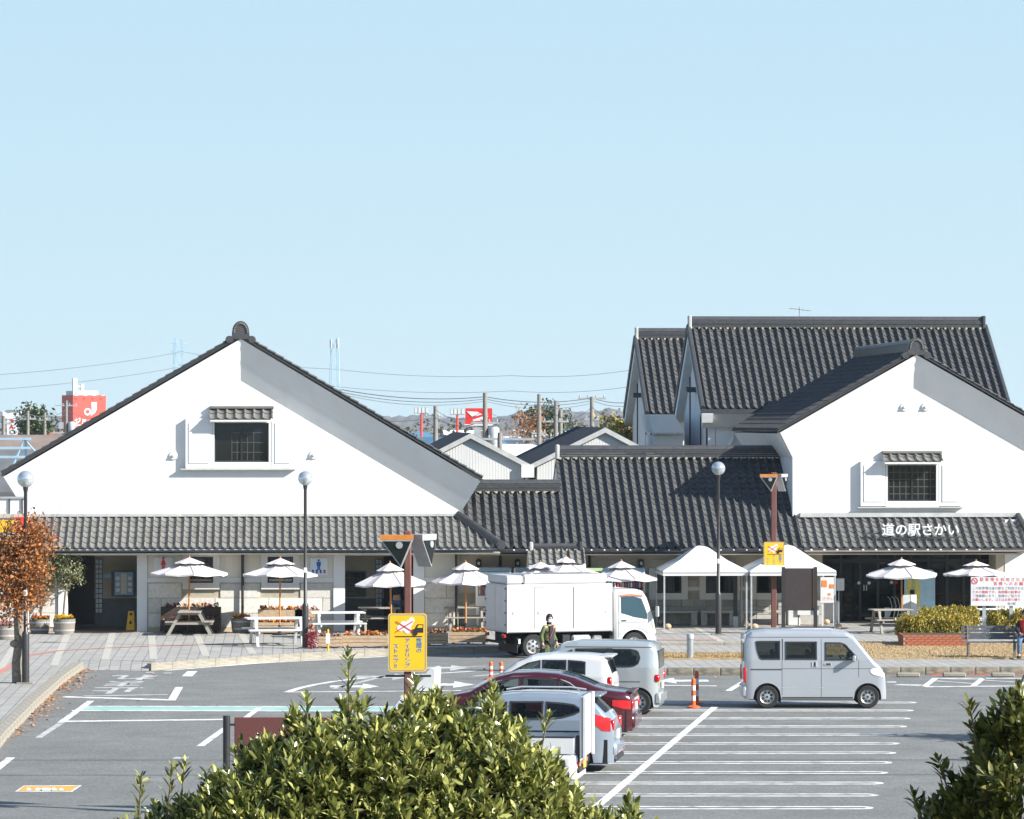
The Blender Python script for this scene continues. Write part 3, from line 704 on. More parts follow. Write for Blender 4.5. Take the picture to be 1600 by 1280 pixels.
# window with shutters
window_set(A, 335, 420, 661, 722, VW - .03, cols=1, rows=1, sash=2)
u0, z1 = L(335, 661, VW); u1, z0 = L(420, 722, VW)
rev = MB(); wb(rev, 332, 335, 656, 726, VW - .16, VW); wb(rev, 420, 424, 656, 726, VW - .16, VW); wb(rev, 332, 424, 722.2, 732, VW - .17, VW); wb(rev, 335.2, 419.8, 656, 660.8, VW - .16, VW)
A.part('window_surround', rev, 'plaster')
lt = MB()
for k in range(1, 4): z = z0 + (z1 - z0) * k / 4; lt.bb((u0 + .55, VW - .0312, z - .01), (u1 - .15, VW - .021, z + .01))
for x in (.55, .72, .85, 1.05, 1.25): lt.bb((u0 + x, VW - .0314, z0 + .05), (u0 + x + .018, VW - .022, z1 - .3))
A.part('inner_lattice', lt, 'muntin')
for (x0, x1) in ((290, 331.5), (424.5, 458)):
    s = MB(); wb(s, x0, x1, 654, 732, VW - .17, VW); sh = A.part('shutter', s, 'plaster')
    s = MB(); wb(s, x0 + 5, x1 - 5, 661, 724, VW - .19, VW - .16); A.part('shutter_panel', s, 'plaster', sh)
s = MB(); wb(s, 282, 462, 732.2, 734.5, VW - .20, VW); A.part('shutter_rail', s, 'metal_flash')
hood(A, 328, 427, 636, 656, VW, 7)
boss(A, 271, 712, VW); boss(A, 490, 711, VW)
# awning
uaw0 = L(20, 857, VE)[0]; uht = L(716, 806, VW)[0]; uhb = L(782, 855, VE)[0]
up_a = Vector((0, VW - VE, zt_a - ze_a)); lna = up_a.length
sl = MB(); sl.add([(uaw0, VE + .03, ze_a - .06), (uhb, VE + .03, ze_a - .06), (uht, VW, zt_a - .06), (uaw0, VW, zt_a - .06), (uaw0, VE + .03, ze_a - .16), (uhb, VE + .03, ze_a - .16), (uht, VW, zt_a - .16), (uaw0, VW, zt_a - .16)],
    [(0, 1, 2, 3), (7, 6, 5, 4), (0, 4, 5, 1), (1, 5, 6, 2), (2, 6, 7, 3), (3, 7, 4, 0)])
aw = A.part('awning', sl, 'white_trim')
def keepA(q):
    v = q.y + A.off[1]; u = q.x + A.off[0]; t = (v - VE) / (VW - VE); return u < uhb + (uht - uhb) * t
nca = int((uhb - uaw0) / .245) + 1
tile_roof(aw, A.o(uaw0, VE, ze_a - .05), (1, 0, 0), up_a, nca, 6, .245, lna / 6, 'tile_light', keepA, singles=300, amp=1.0)
hp = MB(); p0 = Vector((uht, VW - .05, zt_a + .06)); p1 = Vector((uhb + .02, VE - .03, ze_a + .08))
hp.tube([p0, p1], .10, 8); hp.tube([p0 - Vector((0, 0, .08)), p1 - Vector((0, 0, .10))], .14, 6); hp.lathe([(0, 0), (.15, 0), (.15, .1)], 10, tuple(p1 + Vector((0, -.05, -.02))), 'y')
A.part('hip_ridge', hp, 'ridge', aw, 40)
fl = MB(); fl.bb((uaw0, VW - .10, zt_a - .02), (uht - .1, VW - .002, zt_a + .07)); A.part('flashing', fl, 'metal_flash', aw)
gutter(A, uaw0, uhb + .2, VE - .06, ze_a - .10, parent=aw)
sf = MB(); sf.bb((uaw0, VE + .04, ze_a - .24), (uhb, VW + .2, ze_a - .19)); A.part('soffit', sf, 'plaster_warm_bounce', aw)
# right end of the awning: hip face
he = MB(); he.add([(uht, VW, zt_a - .07), (uhb, VE + .05, ze_a - .05), (uhb + .3, VW + 1.5, ze_a + .0), (uht, VW + 1.5, zt_a - .07)], [(0, 1, 2, 3)]); A.part('awning_end', he, 'tile_edge')
# ground floor
zb = .0; zs_ = ze_a - .19
def pier(px0, px1, v0, v1, m='plaster', name='pier', y0=858, y1=990):
    mb = MB(); wb(mb, px0, px1, y0, y1, v0, v1); return A.part(name, mb, m)
pier(91, 105, -.06, .4); pier(214, 230, -.06, .4); pier(521, 539, -.06, .4); pier(646, 663, -.06, .4)
lt_ = MB(); wb(lt_, 105.3, 213.7, 858, 868, -.02, .35); A.part('lintel', lt_, 'plaster'); lt_ = MB(); wb(lt_, 539.3, 645.7, 858, 868, -.02, .35); A.part('lintel', lt_, 'plaster')
def bay(px0, px1, holes, seed):
    hs = holes
    mb = MB(); segs = []
    x = px0
    for h in sorted(hs): segs.append((x, h[0])); x = h[1]
    segs.append((x, px1))
    for (p, q) in segs: wb(mb, p, q, 858, 905, .0, .3)
    for h in hs:
        if h[2] > 862: wb(mb, h[0] + .1, h[1] - .1, 858, h[2], .0, .3)
    A.part('upper_wall', mb, 'plaster_warm_bounce')
    mb = MB(); wb(mb, px0, px1, 905.2, 990, .03, .3); bk = A.part('stone_base', mb, 'joint')
    stones(A, bk, px0, px1, [(911, 934.5), (934.5, 958), (958, 980)], .03, 'stone', 84, [(h[0] - 1, h[1] + 1, h[2], h[3]) for h in hs], seed)
    for (p, q) in segs: mb = MB(); wb(mb, p, q, 903, 910.5, -.05, .1); A.part('band_moulding', mb, 'white_trim')
bay(230.2, 520.8, [(285, 343, 868, 921), (408, 468, 868, 921)], 20)
bay(663.2, 716, [], 50); bay(30, 90.8, [], 10)
pl = MB(); wb(pl, 230.2, 520.8, 980, 991, -.02, .05); wb(pl, 663.2, 716, 980, 991, -.02, .05); A.part('plinth', pl, 'paver_beige')
for (x0, x1) in ((285, 343), (408, 468)):
    s = MB(); wb(s, x0, x0 + 10, 866, 921, -.07, .06); wb(s, x1 - 10, x1, 866, 921, -.07, .06); wb(s, x0 + 10.1, x1 - 10.1, 911, 921, -.07, .06); wb(s, x0 + 10.1, x1 - 10.1, 866, 870, -.07, .06)
    A.part('window_surround', s, 'white_trim'); window_set(A, x0 + 10, x1 - 10, 870, 911, .03, cols=6, rows=4, sash=1)
for px in (379, 713):
    u, z = L(px, 862, -.08); d = MB(); d.tube([(u, -.10, z), (u, -.10, .2)], .045, 8); A.part('downpipe', d, 'black_metal', smooth=60)
# recessed entrances
def recess(px0, px1, back, items):
    u0, _ = L(px0, 860, .3); u1, _ = L(px1, 860, .3); z1 = L(px0, 862, .3)[1]
    mb = MB(); zd = L(px0, 933, back)[1]
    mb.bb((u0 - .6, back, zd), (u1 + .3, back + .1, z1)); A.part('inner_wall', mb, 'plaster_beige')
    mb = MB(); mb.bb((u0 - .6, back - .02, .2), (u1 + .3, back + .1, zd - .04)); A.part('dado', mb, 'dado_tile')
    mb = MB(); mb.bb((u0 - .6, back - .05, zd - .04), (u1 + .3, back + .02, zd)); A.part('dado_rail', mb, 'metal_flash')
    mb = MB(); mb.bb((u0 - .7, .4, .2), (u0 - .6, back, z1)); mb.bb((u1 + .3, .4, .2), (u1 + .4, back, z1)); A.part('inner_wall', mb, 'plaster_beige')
    mb = MB(); mb.bb((u0 - .6, .0, .19), (u1 + .3, back, SW + .012)); A.part('entrance_floor', mb, 'floor_tile')
recess(105, 214, 2.6, None); recess(539, 646, 2.6, None)
def glassblocks(px0, px1, py0, py1, v, nc, nr):
    mb = MB(); wb(mb, px0, px1, py0, py1, v, v + .08); f = A.part('glass_block_window', mb, 'dark_frame')
    for i in range(nc):
        for j in range(nr):
            w_ = (px1 - px0) / nc; h_ = (py1 - py0) / nr; b = MB()
            wb(b, px0 + w_ * i + .5, px0 + w_ * (i + 1) - .5, py0 + h_ * j + .6, py0 + h_ * (j + 1) - .6, v - .02, v + .02); A.part('glass_block', b, 'block_glass', f)
glassblocks(149, 160, 874, 958, 2.5, 2, 11); glassblocks(587, 597, 874, 950, 2.5, 2, 10)
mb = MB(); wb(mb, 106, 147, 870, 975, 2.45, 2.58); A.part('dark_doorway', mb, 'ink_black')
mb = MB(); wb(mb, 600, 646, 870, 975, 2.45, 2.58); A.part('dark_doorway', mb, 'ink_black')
mb = MB(); wb(mb, 174, 213, 892, 932, 1.9, 2.0); bp = A.part('notice_board', mb, 'dark_frame')
mb = MB(); wb(mb, 179, 208, 894, 930, 1.88, 1.899); A.part('notice_poster', mb, 'poster_blue', bp)
for i, px in enumerate((184, 203)):
    for py in (904, 913, 922): u, z = L(px, py, 1.87); mb = MB(); mb.lathe([(.0, 0), (.07, 0), (.07, .008)], 12, (u, 1.872, z), 'y'); A.part('poster_picture', mb, 'ink_white', bp)
mb = MB(); wb(mb, 189, 198, 896, 928, 1.872, 1.88); A.part('poster_strip', mb, 'plaster_warm_bounce', bp)
mb = MB(); wb(mb, 161, 173, 897, 903, 1.95, 2.0); A.part('wall_notice', mb, 'poster_blue')
window_set(A, 538, 572, 893, 932, 2.5, cols=4, rows=4, sash=1)
# lavatory signs
def figure(B, px, py, v, sc, m, woman, par):
    u, z = L(px, py, v); mb = MB()
    def pr(poly): mb.prism([(u + x * sc, z + y * sc) for x, y in poly], v - .012, v, 'y')
    mb.lathe([(.0, -.012), (.105 * sc, -.012), (.105 * sc, .0)], 14, (u, v, z + .40 * sc), 'y')
    if woman: pr([(-.10, .27), (.10, .27), (.24, -.16), (.12, -.16), (.12, -.5), (.02, -.5), (.02, -.16), (-.02, -.16), (-.02, -.5), (-.12, -.5), (-.12, -.16), (-.24, -.16)])
    else: pr([(-.2, .27), (.2, .27), (.2, -.1), (.13, -.1), (.13, -.5), (.02, -.5), (.02, -.12), (-.02, -.12), (-.02, -.5), (-.13, -.5), (-.13, -.1), (-.2, -.1)])
    B.part('pictogram', mb, m, par)
mb = MB(); wb(mb, 241, 270, 871, 894, -.03, -.005); s1 = A.part('lavatory_sign', mb, 'ink_white'); figure(A, 255, 880, -.032, .36, 'ink_red', True, s1)
mb = MB(); wb(mb, 484.5, 512, 872, 899, -.03, -.005); s2 = A.part('lavatory_sign', mb, 'sign_pale'); figure(A, 498, 882.5, -.032, .34, 'ink_blue', False, s2)
for k, px in enumerate((489, 495, 501, 507)):
    u, z = L(px, 893.5, -.033); mb = MB(); mb.lathe([(.0, 0), (.035, 0), (.035, .01)], 10, (u, -.042, z + .035), 'y'); mb.bb((u - .03, -.043, z - .05), (u + .03, -.033, z + .01)); A.part('small_pictogram', mb, 'ink_red' if k == 3 else 'ink_blue', s2)
for px in (254, 498):
    mb = MB(); wb(mb, px - 5, px + 5, 862.5, 866.5, -.14, .0); A.part('sign_lamp', mb, 'black_metal')
# ================================================================== B: long low building in the middle
VWB, VEB, ZE = 3.7, 2.5, 2.80
SLB = .52
Bm = Bld('linking_building', 'long low building with dark tiled roof between the two white gables', 12.5, 6)
def vof(py, px):                                             # where the slope of B shows at the photo row
    k = 0.0; v = VEB
    for _ in range(30):
        Y = LW(L(px, py, v)[0], v, 0).y; z = H - (py - HY) * Y / F; v = VEB + (z - ZE) / SLB
    return v
vr1 = vof(714, 1000); vr2 = vof(767, 800)
zr1 = ZE + SLB * (vr1 - VEB); zr2 = ZE + SLB * (vr2 - VEB)
uB0 = L(868, 714, vr1)[0]; uBl = L(722, 806, vof(806, 722))[0]; uB1 = L(1244, 806, vof(806, 1244))[0]
VC = vof(806, 1420)                                           # plane of the wall of the right gable
upB = Vector((0, 1, SLB)).normalized()
def slope(B, u0, u1, v0, v1, m='tile_edge', name='roof', th=.12):
    z0 = ZE + SLB * (v0 - VEB); z1 = ZE + SLB * (v1 - VEB)
    mb = MB(); mb.prism([(v0, z0 - .07), (v1, z1 - .07), (v1, z1 - .07 - th), (v0, z0 - .07 - th)], u0, u1, 'x'); return B.part(name, mb, m)
PB = .268
rB = slope(Bm, uB0, uB1, VEB, vr1)
uBr = L(1590, 806, VC)[0]
nB = int((uB1 - uB0) / PB); PBx = (uB1 - uB0) / nB
lnB = (vr1 - VEB) * math.hypot(1, SLB); nrB = 17
tile_roof(rB, Bm.o(uB0, VEB, ZE - .06), (1, 0, 0), upB, nB, nrB, PBx, lnB / nrB, 'tile_dark', singles=300, amp=1.2)
rB2 = slope(Bm, uBl - .3, uB0 - .01, VEB, vr2, name='lower_roof')
ln2 = (vr2 - VEB) * math.hypot(1, SLB); nr2 = 10; nB2 = int((uB0 - uBl + .3) / PB)
tile_roof(rB2, Bm.o(uBl - .3, VEB, ZE - .06), (1, 0, 0), upB, nB2, nr2, (uB0 - uBl + .3) / nB2, ln2 / nr2, 'tile_dark', singles=0, amp=1.2)
# back slopes and ridges
bs = MB(); bs.prism([(vr1, zr1 - .07), (vr1 + 4, zr1 - 2.2), (vr1 + 4, zr1 - 2.35), (vr1, zr1 - .2)], uB0, uB1 + 4, 'x'); Bm.part('back_roof', bs, 'tile_edge')
bs = MB(); bs.prism([(vr2, zr2 - .07), (vr2 + 4, zr2 - 2.2), (vr2 + 4, zr2 - 2.35), (vr2, zr2 - .2)], uBl - 1, uB0 - .02, 'x'); Bm.part('back_roof', bs, 'tile_edge')
def ridgebar(B, u0, u1, v, z, h, par, wd=.36, ends=True):
    mb = MB(); n = 4
    for k in range(n): mb.bb((u0, v - wd / 2 + (k % 2) * .02, z + h * .8 * k / n), (u1, v + wd / 2 - (k % 2) * .02, z + h * .8 * (k + 1) / n - .006))
    mb.tube([(u0 - .02, v, z + h * .84), (u1 + .02, v, z + h * .84)], wd * .36, 8)
    r = B.part('ridge', mb, 'ridge', par, 40)
    sm = MB(); k = u0 + .1
    while k < u1: sm.lathe([(0, -.01), (.045, -.01), (.045, .1)], 8, (k, v - wd / 2 - .01, z - .025), 'y'); k += PB
    stuff(B.part('ridge_plaster_caps', sm, 'joint', par))
    if ends:
        for u in (u0 - .05, u1 - .07):
            e = MB(); e.bb((u, v - wd * .62, z - .06), (u + .12, v + wd * .62, z + h + .1), bev=.04); B.part('ridge_end_tile', e, 'metal_flash' if u < u1 - 1 else 'ridge', par)
ridgebar(Bm, uB0 + .05, uB1 - .05, vr1, zr1 - .02, .34, rB, ends=True)
ridgebar(Bm, uBl + .3, uB0 + .0, vr2, zr2 - .02, .32, rB2, ends=False)
ge = MB(); ge.add([(uB0 + .02, vr2 - .05, zr2 - .2), (uB0 + .02, vr1, zr1 - .2), (uB0 + .02, vr1 + 4, zr1 - 2.3), (uB0 + .02, vr2 - .05, zr2 - 1.2)], [(0, 1, 2, 3)]); Bm.part('end_wall', ge, 'plaster')
vb = MB()
for k in range(nrB):
    c0 = Vector((uB1, VEB + .0, ZE)) + upB * (k * lnB / nrB); 
    if c0.y > VC - .1: vb.tube([c0, c0 + upB * lnB / nrB], [.10, .08], 6)
Bm.part('verge_tiles', vb, 'ridge', rB, 40)
gutter(Bm, uBl - .2, uB1, VEB - .07, ZE - .14, parent=rB)
sf = MB(); sf.bb((uBl - .2, VEB + .02, ZE - .28), (uBr - .2, VWB + .3, ZE - .24)); Bm.part('soffit', sf, 'plaster_beige', rB)
# wall of B
holesB = [(1024, 1065, 893, 927), (1103, 1146, 893, 927), (1182, 1224, 893, 927)]
def bwall(px0, px1, py0, py1, m='plaster_beige', v0=VWB, v1=VWB + .3, name='wall', par=None):
    mb = MB(); wb(mb, px0, px1, py0, py1, v0, v1); return Bm.part(name, mb, m, par)
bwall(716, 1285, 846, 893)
prev = 716
for h in holesB + [(1285, 1285, 0, 0)]:
    mb = MB(); wb(mb, prev, h[0], 893.1, 985, VWB + .02, VWB + .3); bk = Bm.part('wall_base', mb, 'joint')
    stones(Bm, bk, prev, h[0], [(906, 927), (936, 948), (948, 960), (960, 976)], VWB + .02, 'stone_grey', 40)
    prev = h[1]
for h in holesB:
    mb = MB(); wb(mb, h[0], h[1], 927.1, 985, VWB + .02, VWB + .3); bk = Bm.part('wall_base', mb, 'joint'); stones(Bm, bk, h[0], h[1], [(936, 948), (948, 960), (960, 976)], VWB + .02, 'stone_grey', 40)
    s = MB(); wb(s, h[0] - 10, h[0], 888, 937, VWB - .10, VWB + .05); wb(s, h[1], h[1] + 10, 888, 937, VWB - .10, VWB + .05); wb(s, h[0] + .1, h[1] - .1, 927, 937, VWB - .10, VWB + .05)
    Bm.part('window_surround', s, 'white_trim'); window_set(Bm, h[0], h[1], 893, 927, VWB + .04, cols=1, rows=1, sash=2)
for x0, x1 in ((1075, 1093), (1156, 1172)): mb = MB(); wb(mb, x0, x1, 917, 923, VWB - .05, VWB + .05); Bm.part('band_moulding', mb, 'white_trim')
for px in (748, 809, 1002):
    mb = MB(); wb(mb, px - 4, px + 4, 874, 886, VWB - .16, VWB, bev=.05); l_ = Bm.part('wall_lantern', mb, 'black_metal'); mb = MB(); wb(mb, px - 2, px + 2, 878, 883, VWB - .17, VWB - .15); Bm.part('lantern_glass', mb, 'ink_white', l_)
for px in (779, 918):
    u, z = L(px, 858, VWB); d = MB(); d.tube([(u, VEB, z), (u + .05, VWB - .15, z - .15), (u + .05, VWB - .1, .2)], .045, 8); Bm.part('downpipe', d, 'black_metal', smooth=60)
for (x0, x1) in ((935, 995), (1015, 1060), (1095, 1150)):
    mb = MB(); u0, z = L(x0, 875, VWB - .02); u1, _ = L(x1, 875, VWB - .02); mb.tube([(u0, VWB - .03, z - .3), (u0, VWB - .03, z), (u1, VWB - .03, z), (u1, VWB - .03, z - .3)], .018, 6); Bm.part('blind_rail', mb, 'metal_flash')
# small tiled entrance roof
pz0 = L(866, 880, 1.0)[1]; pz1 = L(866, 856, 1.8)[1]; pu0 = L(824, 870, 2)[0]; pu1 = L(912, 870, 2)[0]; upp = Vector((0, .75, pz1 - pz0)).normalized(); lnp = math.hypot(.75, pz1 - pz0)
mb = MB(); mb.prism([(1.05, pz0 - .08), (1.8, pz1 - .08), (2.45, pz0 - .1), (2.45, pz0 - .2), (1.05, pz0 - .2)], pu0, pu1, 'x'); pr_ = Bm.part('porch_roof', mb, 'white_trim')
tile_roof(pr_, Bm.o(pu0, 1.05, pz0 - .06), (1, 0, 0), upp, 8, 3, (pu1 - pu0) / 8, lnp / 3, 'tile_light', singles=24, amp=1.0)
ridgebar(Bm, pu0 + .1, pu1 - .1, 1.82, pz1 - .05, .14, pr_, wd=.22)
mb = MB()
for u in (pu0 + .15, pu1 - .15): mb.bb((u - .06, 1.2, .2), (u + .06, 1.32, pz0 - .2))
Bm.part('porch_post', mb, 'wood_tan')
# ================================================================== C: right gabled building with the shop
Cb = Bld('shop_building', 'white gabled shop building on the right with lettering on its tiled awning', L(1432, 800, VC)[0], VC + 6)
aC, lC, rC, ibC, rfC = gable(Cb, (1432, 549), (1217, 672), (1647, 672), VC, VC - .50, VC + 13.5, cove=.50, ct=1.05, tile='tile_dark')
zt_c = ZE + SLB * (VC - VEB)
g_ = MB(); g_.prism([tuple(ibC[0]), tuple(ibC[1]), tuple(ibC[2]), (ibC[2].x, zt_c - .6), (ibC[0].x, zt_c - .6)], VC, VC + .35, 'y'); Cb.part('gable_wall', g_, 'plaster')
uc0, uc1 = ibC[0].x + .02, ibC[2].x - .02
sd = MB(); zsC = lC.y - .30
sd.bb((uc0, VC + .36, 0), (uc0 + .3, VC + 13, zsC)); sd.bb((uc1 - .3, VC + .36, 0), (uc1, VC + 13, zsC)); sd.bb((uc0 + .31, VC + 12.7, 0), (uc1 - .31, VC + 13, zsC)); Cb.part('side_wall', sd, 'plaster')
em = MB(); em.prism([(lC.x - .0, lC.y - .12), (ibC[0].x, ibC[0].y), (ibC[0].x + .4, ibC[0].y + .2), (lC.x + .5, lC.y - .05)], VC + .36, VC + 13, 'y'); Cb.part('eave_moulding', em, 'plaster')
window_set(Cb, 1387, 1463, 727, 783, VC - .03, cols=8, rows=5, sash=2)
rev = MB(); wb(rev, 1384, 1387, 722, 786, VC - .16, VC); wb(rev, 1463, 1467, 722, 786, VC - .16, VC); wb(rev, 1384, 1467, 783.2, 792, VC - .17, VC); wb(rev, 1387.2, 1462.8, 722, 726.8, VC - .16, VC); Cb.part('window_surround', rev, 'plaster')
for (x0, x1) in ((1345, 1383.5), (1467.5, 1503)):
    s = MB(); wb(s, x0, x1, 721, 791, VC - .17, VC); sh = Cb.part('shutter', s, 'plaster'); s = MB(); wb(s, x0 + 5, x1 - 5, 727, 784, VC - .19, VC - .16); Cb.part('shutter_panel', s, 'plaster', sh)
s = MB(); wb(s, 1340, 1506, 792.2, 794, VC - .20, VC); Cb.part('shutter_rail', s, 'metal_flash')
hood(Cb, 1379, 1474, 706, 722, VC, 7); boss(Cb, 1413, 636, VC); boss(Cb, 1446, 636, VC)
# awning of the shop, continuing the slope of the linking building
uB1s = uB1 + .02
rC_ = slope(Cb, uB1s, uBr, VEB, VC, 'tile_edge', 'awning')
lnC = (VC - VEB) * math.hypot(1, SLB); ncC = int((uBr - uB1s) / PB)
tile_roof(rC_, Cb.o(uB1s, VEB, ZE - .06), (1, 0, 0), upB, ncC, 6, (uBr - uB1s) / ncC, lnC / 6, 'tile_mid', singles=300, amp=1.0)
fl = MB(); fl.bb((uB1s + .1, VC - .14, zt_c - .04), (uBr - .05, VC - .003, zt_c + .10)); Cb.part('flashing', fl, 'metal_flash', rC_)
hp = MB(); hp.tube([(uBr, VC - .1, zt_c + .02), (uBr + .28, VEB - .02, ZE + .02)], .1, 8); Cb.part('hip_ridge', hp, 'ridge', rC_, 40)
he = MB(); he.add([(uBr, VC, zt_c - .08), (uBr + .26, VEB + .03, ZE - .08), (uBr + .6, VC, ZE - .05)], [(0, 1, 2)]); Cb.part('awning_end', he, 'tile_edge', rC_)
gutter(Cb, uB1s, uBr + .25, VEB - .07, ZE - .14, parent=rC_, m='galv_brown')
for k in range(15):
    u, z = L(1267 + k * 20.2, 859.5, VEB); mb = MB(); mb.sphere((u, VEB - .05, z - .02), .055, 8, 6); Cb.part('light_bulb', mb, 'ink_white', rC_, 60)
for k in range(26):
    u, z = L(742 + k * 20.2, 859, VEB); mb = MB(); mb.sphere((u, VEB - .05, z - .02), .035, 6, 4); Bm.part('light_bulb', mb, 'ink_white', rB)
# lettering with its carrier rail
uS, zS = L(1438, 829, VEB + .3)
text('lettering', '道の駅さかい', .43, 'ink_white', Cb.root, Cb.o(uS, VEB + .22, zS), (R(90), 0, 0), ext=.03, bold=.006)
mb = MB(); wb(mb, 1376, 1499, 839, 841.5, VEB + .26, VEB + .31); wb(mb, 1350, 1376, 833, 835, VEB + .3, VEB + .34); Cb.part('lettering_rail', mb, 'tile_edge')
# shop front
VS = 5.4
def cpart(name, m, *rects, par=None):
    mb = MB()
    for r in rects: wb(mb, *r)
    return Cb.part(name, mb, m, par)
cpart('pier', 'plaster_beige', (1262, 1284, 848, 980, VC - .4, VS)); cpart('pier', 'plaster_beige', (1556, 1570, 848, 980, VC - .3, VS)); cpart('pier', 'plaster', (1570.2, 1660, 812, 985, VC - .32, VS))
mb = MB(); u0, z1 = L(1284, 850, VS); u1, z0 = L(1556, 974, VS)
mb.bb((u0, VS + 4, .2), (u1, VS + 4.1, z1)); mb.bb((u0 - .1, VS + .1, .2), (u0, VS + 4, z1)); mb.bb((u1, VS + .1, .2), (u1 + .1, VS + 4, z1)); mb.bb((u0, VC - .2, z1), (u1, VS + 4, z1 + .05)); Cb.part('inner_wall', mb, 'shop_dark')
mb = MB(); mb.bb((u0, VS - .1, .19), (u1, VS + 4, SW + .01)); Cb.part('shop_floor', mb, 'floor_tile')
fr = MB()
for px in (1286, 1314, 1344, 1372, 1398, 1424, 1452, 1480, 1506, 1532, 1554): wb(fr, px - 2, px + 2, 852, 974, VS - .04, VS + .04)
for py in (876, 972): wb(fr, 1284, 1556, py - 2, py + 2, VS - .045, VS + .045)
Cb.part('shop_front_frame', fr, 'dark_frame')
px_ = [1286, 1314, 1344, 1372, 1398, 1424, 1452, 1480, 1506, 1532, 1554]
for a, b in zip(px_[:-1], px_[1:]):
    for (y0, y1) in ((853, 874), (878, 970)): cpart('pane', 'glass_clear', (a + 2, b - 2, y0, y1, VS, VS + .01))
random.seed(21)
mat('good_a', (.55, .40, .22), .7); mat('good_b', (.45, .10, .06), .7); mat('good_c', (.30, .36, .40), .7); mat('good_d', (.62, .58, .5), .7)
for k in range(46):
    px = random.uniform(1292, 1550); py = random.uniform(915, 968); wv = random.uniform(3, 9); hv = random.uniform(3, 8); v0 = VS + random.uniform(1.0, 3.5)
    mb = MB(); wb(mb, px, px + wv, py - hv, py, v0, v0 + .25); Cb.part('shelf_goods', mb, random.choice(['good_a', 'good_b', 'good_c', 'good_d']))
mb = MB()
for (px, py) in ((1320, 925), (1320, 945), (1390, 930), (1470, 930), (1470, 950), (1530, 940)): wb(mb, px - 28, px + 26, py, py + 2, VS + 1, VS + 3.4)
Cb.part('display_shelf', mb, 'wood_dark')
for (px, py, m) in ((1342, 911, 'sign_pale'), (1358, 911, 'sign_pale'), (1393, 910, 'ink_white'), (1400, 910, 'ink_red')):
    u, z = L(px, py, VS - .06); mb = MB(); mb.lathe([(0, 0), (.055, 0), (.055, .01)], 12, (u, VS - .06, z), 'y'); Cb.part('door_sticker', mb, m)
for px in (1350, 1354): cpart('door_handle', 'steel', (px - .8, px + .8, 914, 923, VS - .10, VS - .05))
# ================================================================== D, E: tall halls behind
def hall(name, label, px_l, py_e, py_r, Yf, px_r, pit=.59, tiles=True):
    Pe = P(px_l, py_e, Yf); ze = Pe.z
    d = 5.2
    for _ in range(20):
        zr = H + (HY - py_r) * (Yf + d) / F; d = (zr - ze) / pit
    # local frame: origin at front-left eave corner
    wd = ((px_r - CX) * (Yf + .6) / F) - Pe.x
    root = thing(name, label, 'building', (Pe.x, Pe.y, 0), ROT)
    up = Vector((0, 1, pit)).normalized(); ln = math.hypot(d, zr - ze)
    mb = MB(); mb.prism([(0, ze - .06), (d, zr - .06), (d, zr - .22), (0, ze - .22)], 0, wd, 'x'); rf = mb.build('roof', 'tile_edge', root)
    n = int(wd / .285); nr = int(ln / .33)
    tile_roof(rf, Vector((0, 0, ze - .05)), (1, 0, 0), up, n, nr, wd / n, ln / nr, 'tile_dark', singles=300, amp=1.2)
    mb = MB(); mb.prism([(d, zr - .06), (2 * d, ze - .06), (2 * d, ze - .22), (d, zr - .22)], 0, wd, 'x'); mb.build('back_roof', 'tile_edge', root)
    for (x0) in (-.03, wd - .12):
        mb = MB(); 
        mb.tube([(x0 + .1, -.02, ze), (x0 + .1, d, zr + .02)], .09, 6); mb.tube([(x0 + .1, d, zr + .02), (x0 + .1, 2 * d, ze)], .09, 6); mb.build('verge_tiles', 'ridge', rf, 40)
    B2 = type('x', (), {})(); 
    class Q: 
        part = staticmethod(lambda nm, m_, mt, par=None, sm=None: m_.build(nm, mt, par or root, sm))
    ridgebar(Q, .1, wd - .1, d, zr - .05, .36, rf)
    # gable walls with stepped mouldings, pilaster joints, vent hood and slit window
    for x0, s in ((.35, 1), (wd - .35, -1)):
        mb = MB(); mb.prism([(.7, 0), (.7, ze - .1), (d, zr - .55), (2 * d - .7, ze - .1), (2 * d - .7, 0)], x0, x0 + .25 * s, 'x'); mb.build('gable_wall', 'plaster', root)
        mb = MB(); mb.prism([(-.02, ze - .23), (d, zr - .23), (2 * d + .02, ze - .23), (2 * d - .1, ze - .55), (d, zr - .60), (.1, ze - .55)], x0 - .30 * s, x0 + .1 * s, 'x'); mb.build('gable_moulding', 'plaster', root)
    for (yy, za) in ((d * .62, zr - 1.9), (d * 1.38, zr - 1.9)): MB().bb((.30, yy - .03, 3), (.349, yy + .03, za)).build('wall_joint', 'tile_edge', root)
    mb = MB(); mb.prism([(d - .35, zr - 2.5), (d, zr - 2.3), (d + .35, zr - 2.5)], -.02, .34, 'x'); mb.build('vent_hood', 'tile_edge', root)
    mb = MB(); mb.bb((.31, .95, ze - 1.6), (.36, 1.25, ze - .5)); mb.build('slit_window', 'dark_frame', root)
    mb = MB(); mb.bb((.62, .7, 0), (wd - .62, .95, ze - .2)); mb.build('front_wall', 'plaster', root)
    mb = MB(); mb.prism([(-.02, ze - .23), (.7, ze - .23), (.7, ze - .75), (.45, ze - .7)], .1, wd - .1, 'x'); mb.build('eave_moulding', 'plaster', root)
    mb = MB(); mb.tube([(1.25, .55, ze - .3), (1.25, .62, ze - 1.2), (1.05, .62, ze - 1.5), (1.05, .62, 0)], .06, 8); mb.build('downpipe', 'white_trim', root)
    return root, Pe, d, ze, zr, wd
hallD = hall('tall_hall', 'tall white hall with steep dark tiled roof behind the shop gable', 1095, 637, 510, 150, 1580)
hallE = hall('tall_hall', 'smaller tall white hall whose tiled roof shows left of the larger hall', 1008, 645, 527, 164, 1190)
an = MB(); rr_, pe_ = hallD[0], hallD
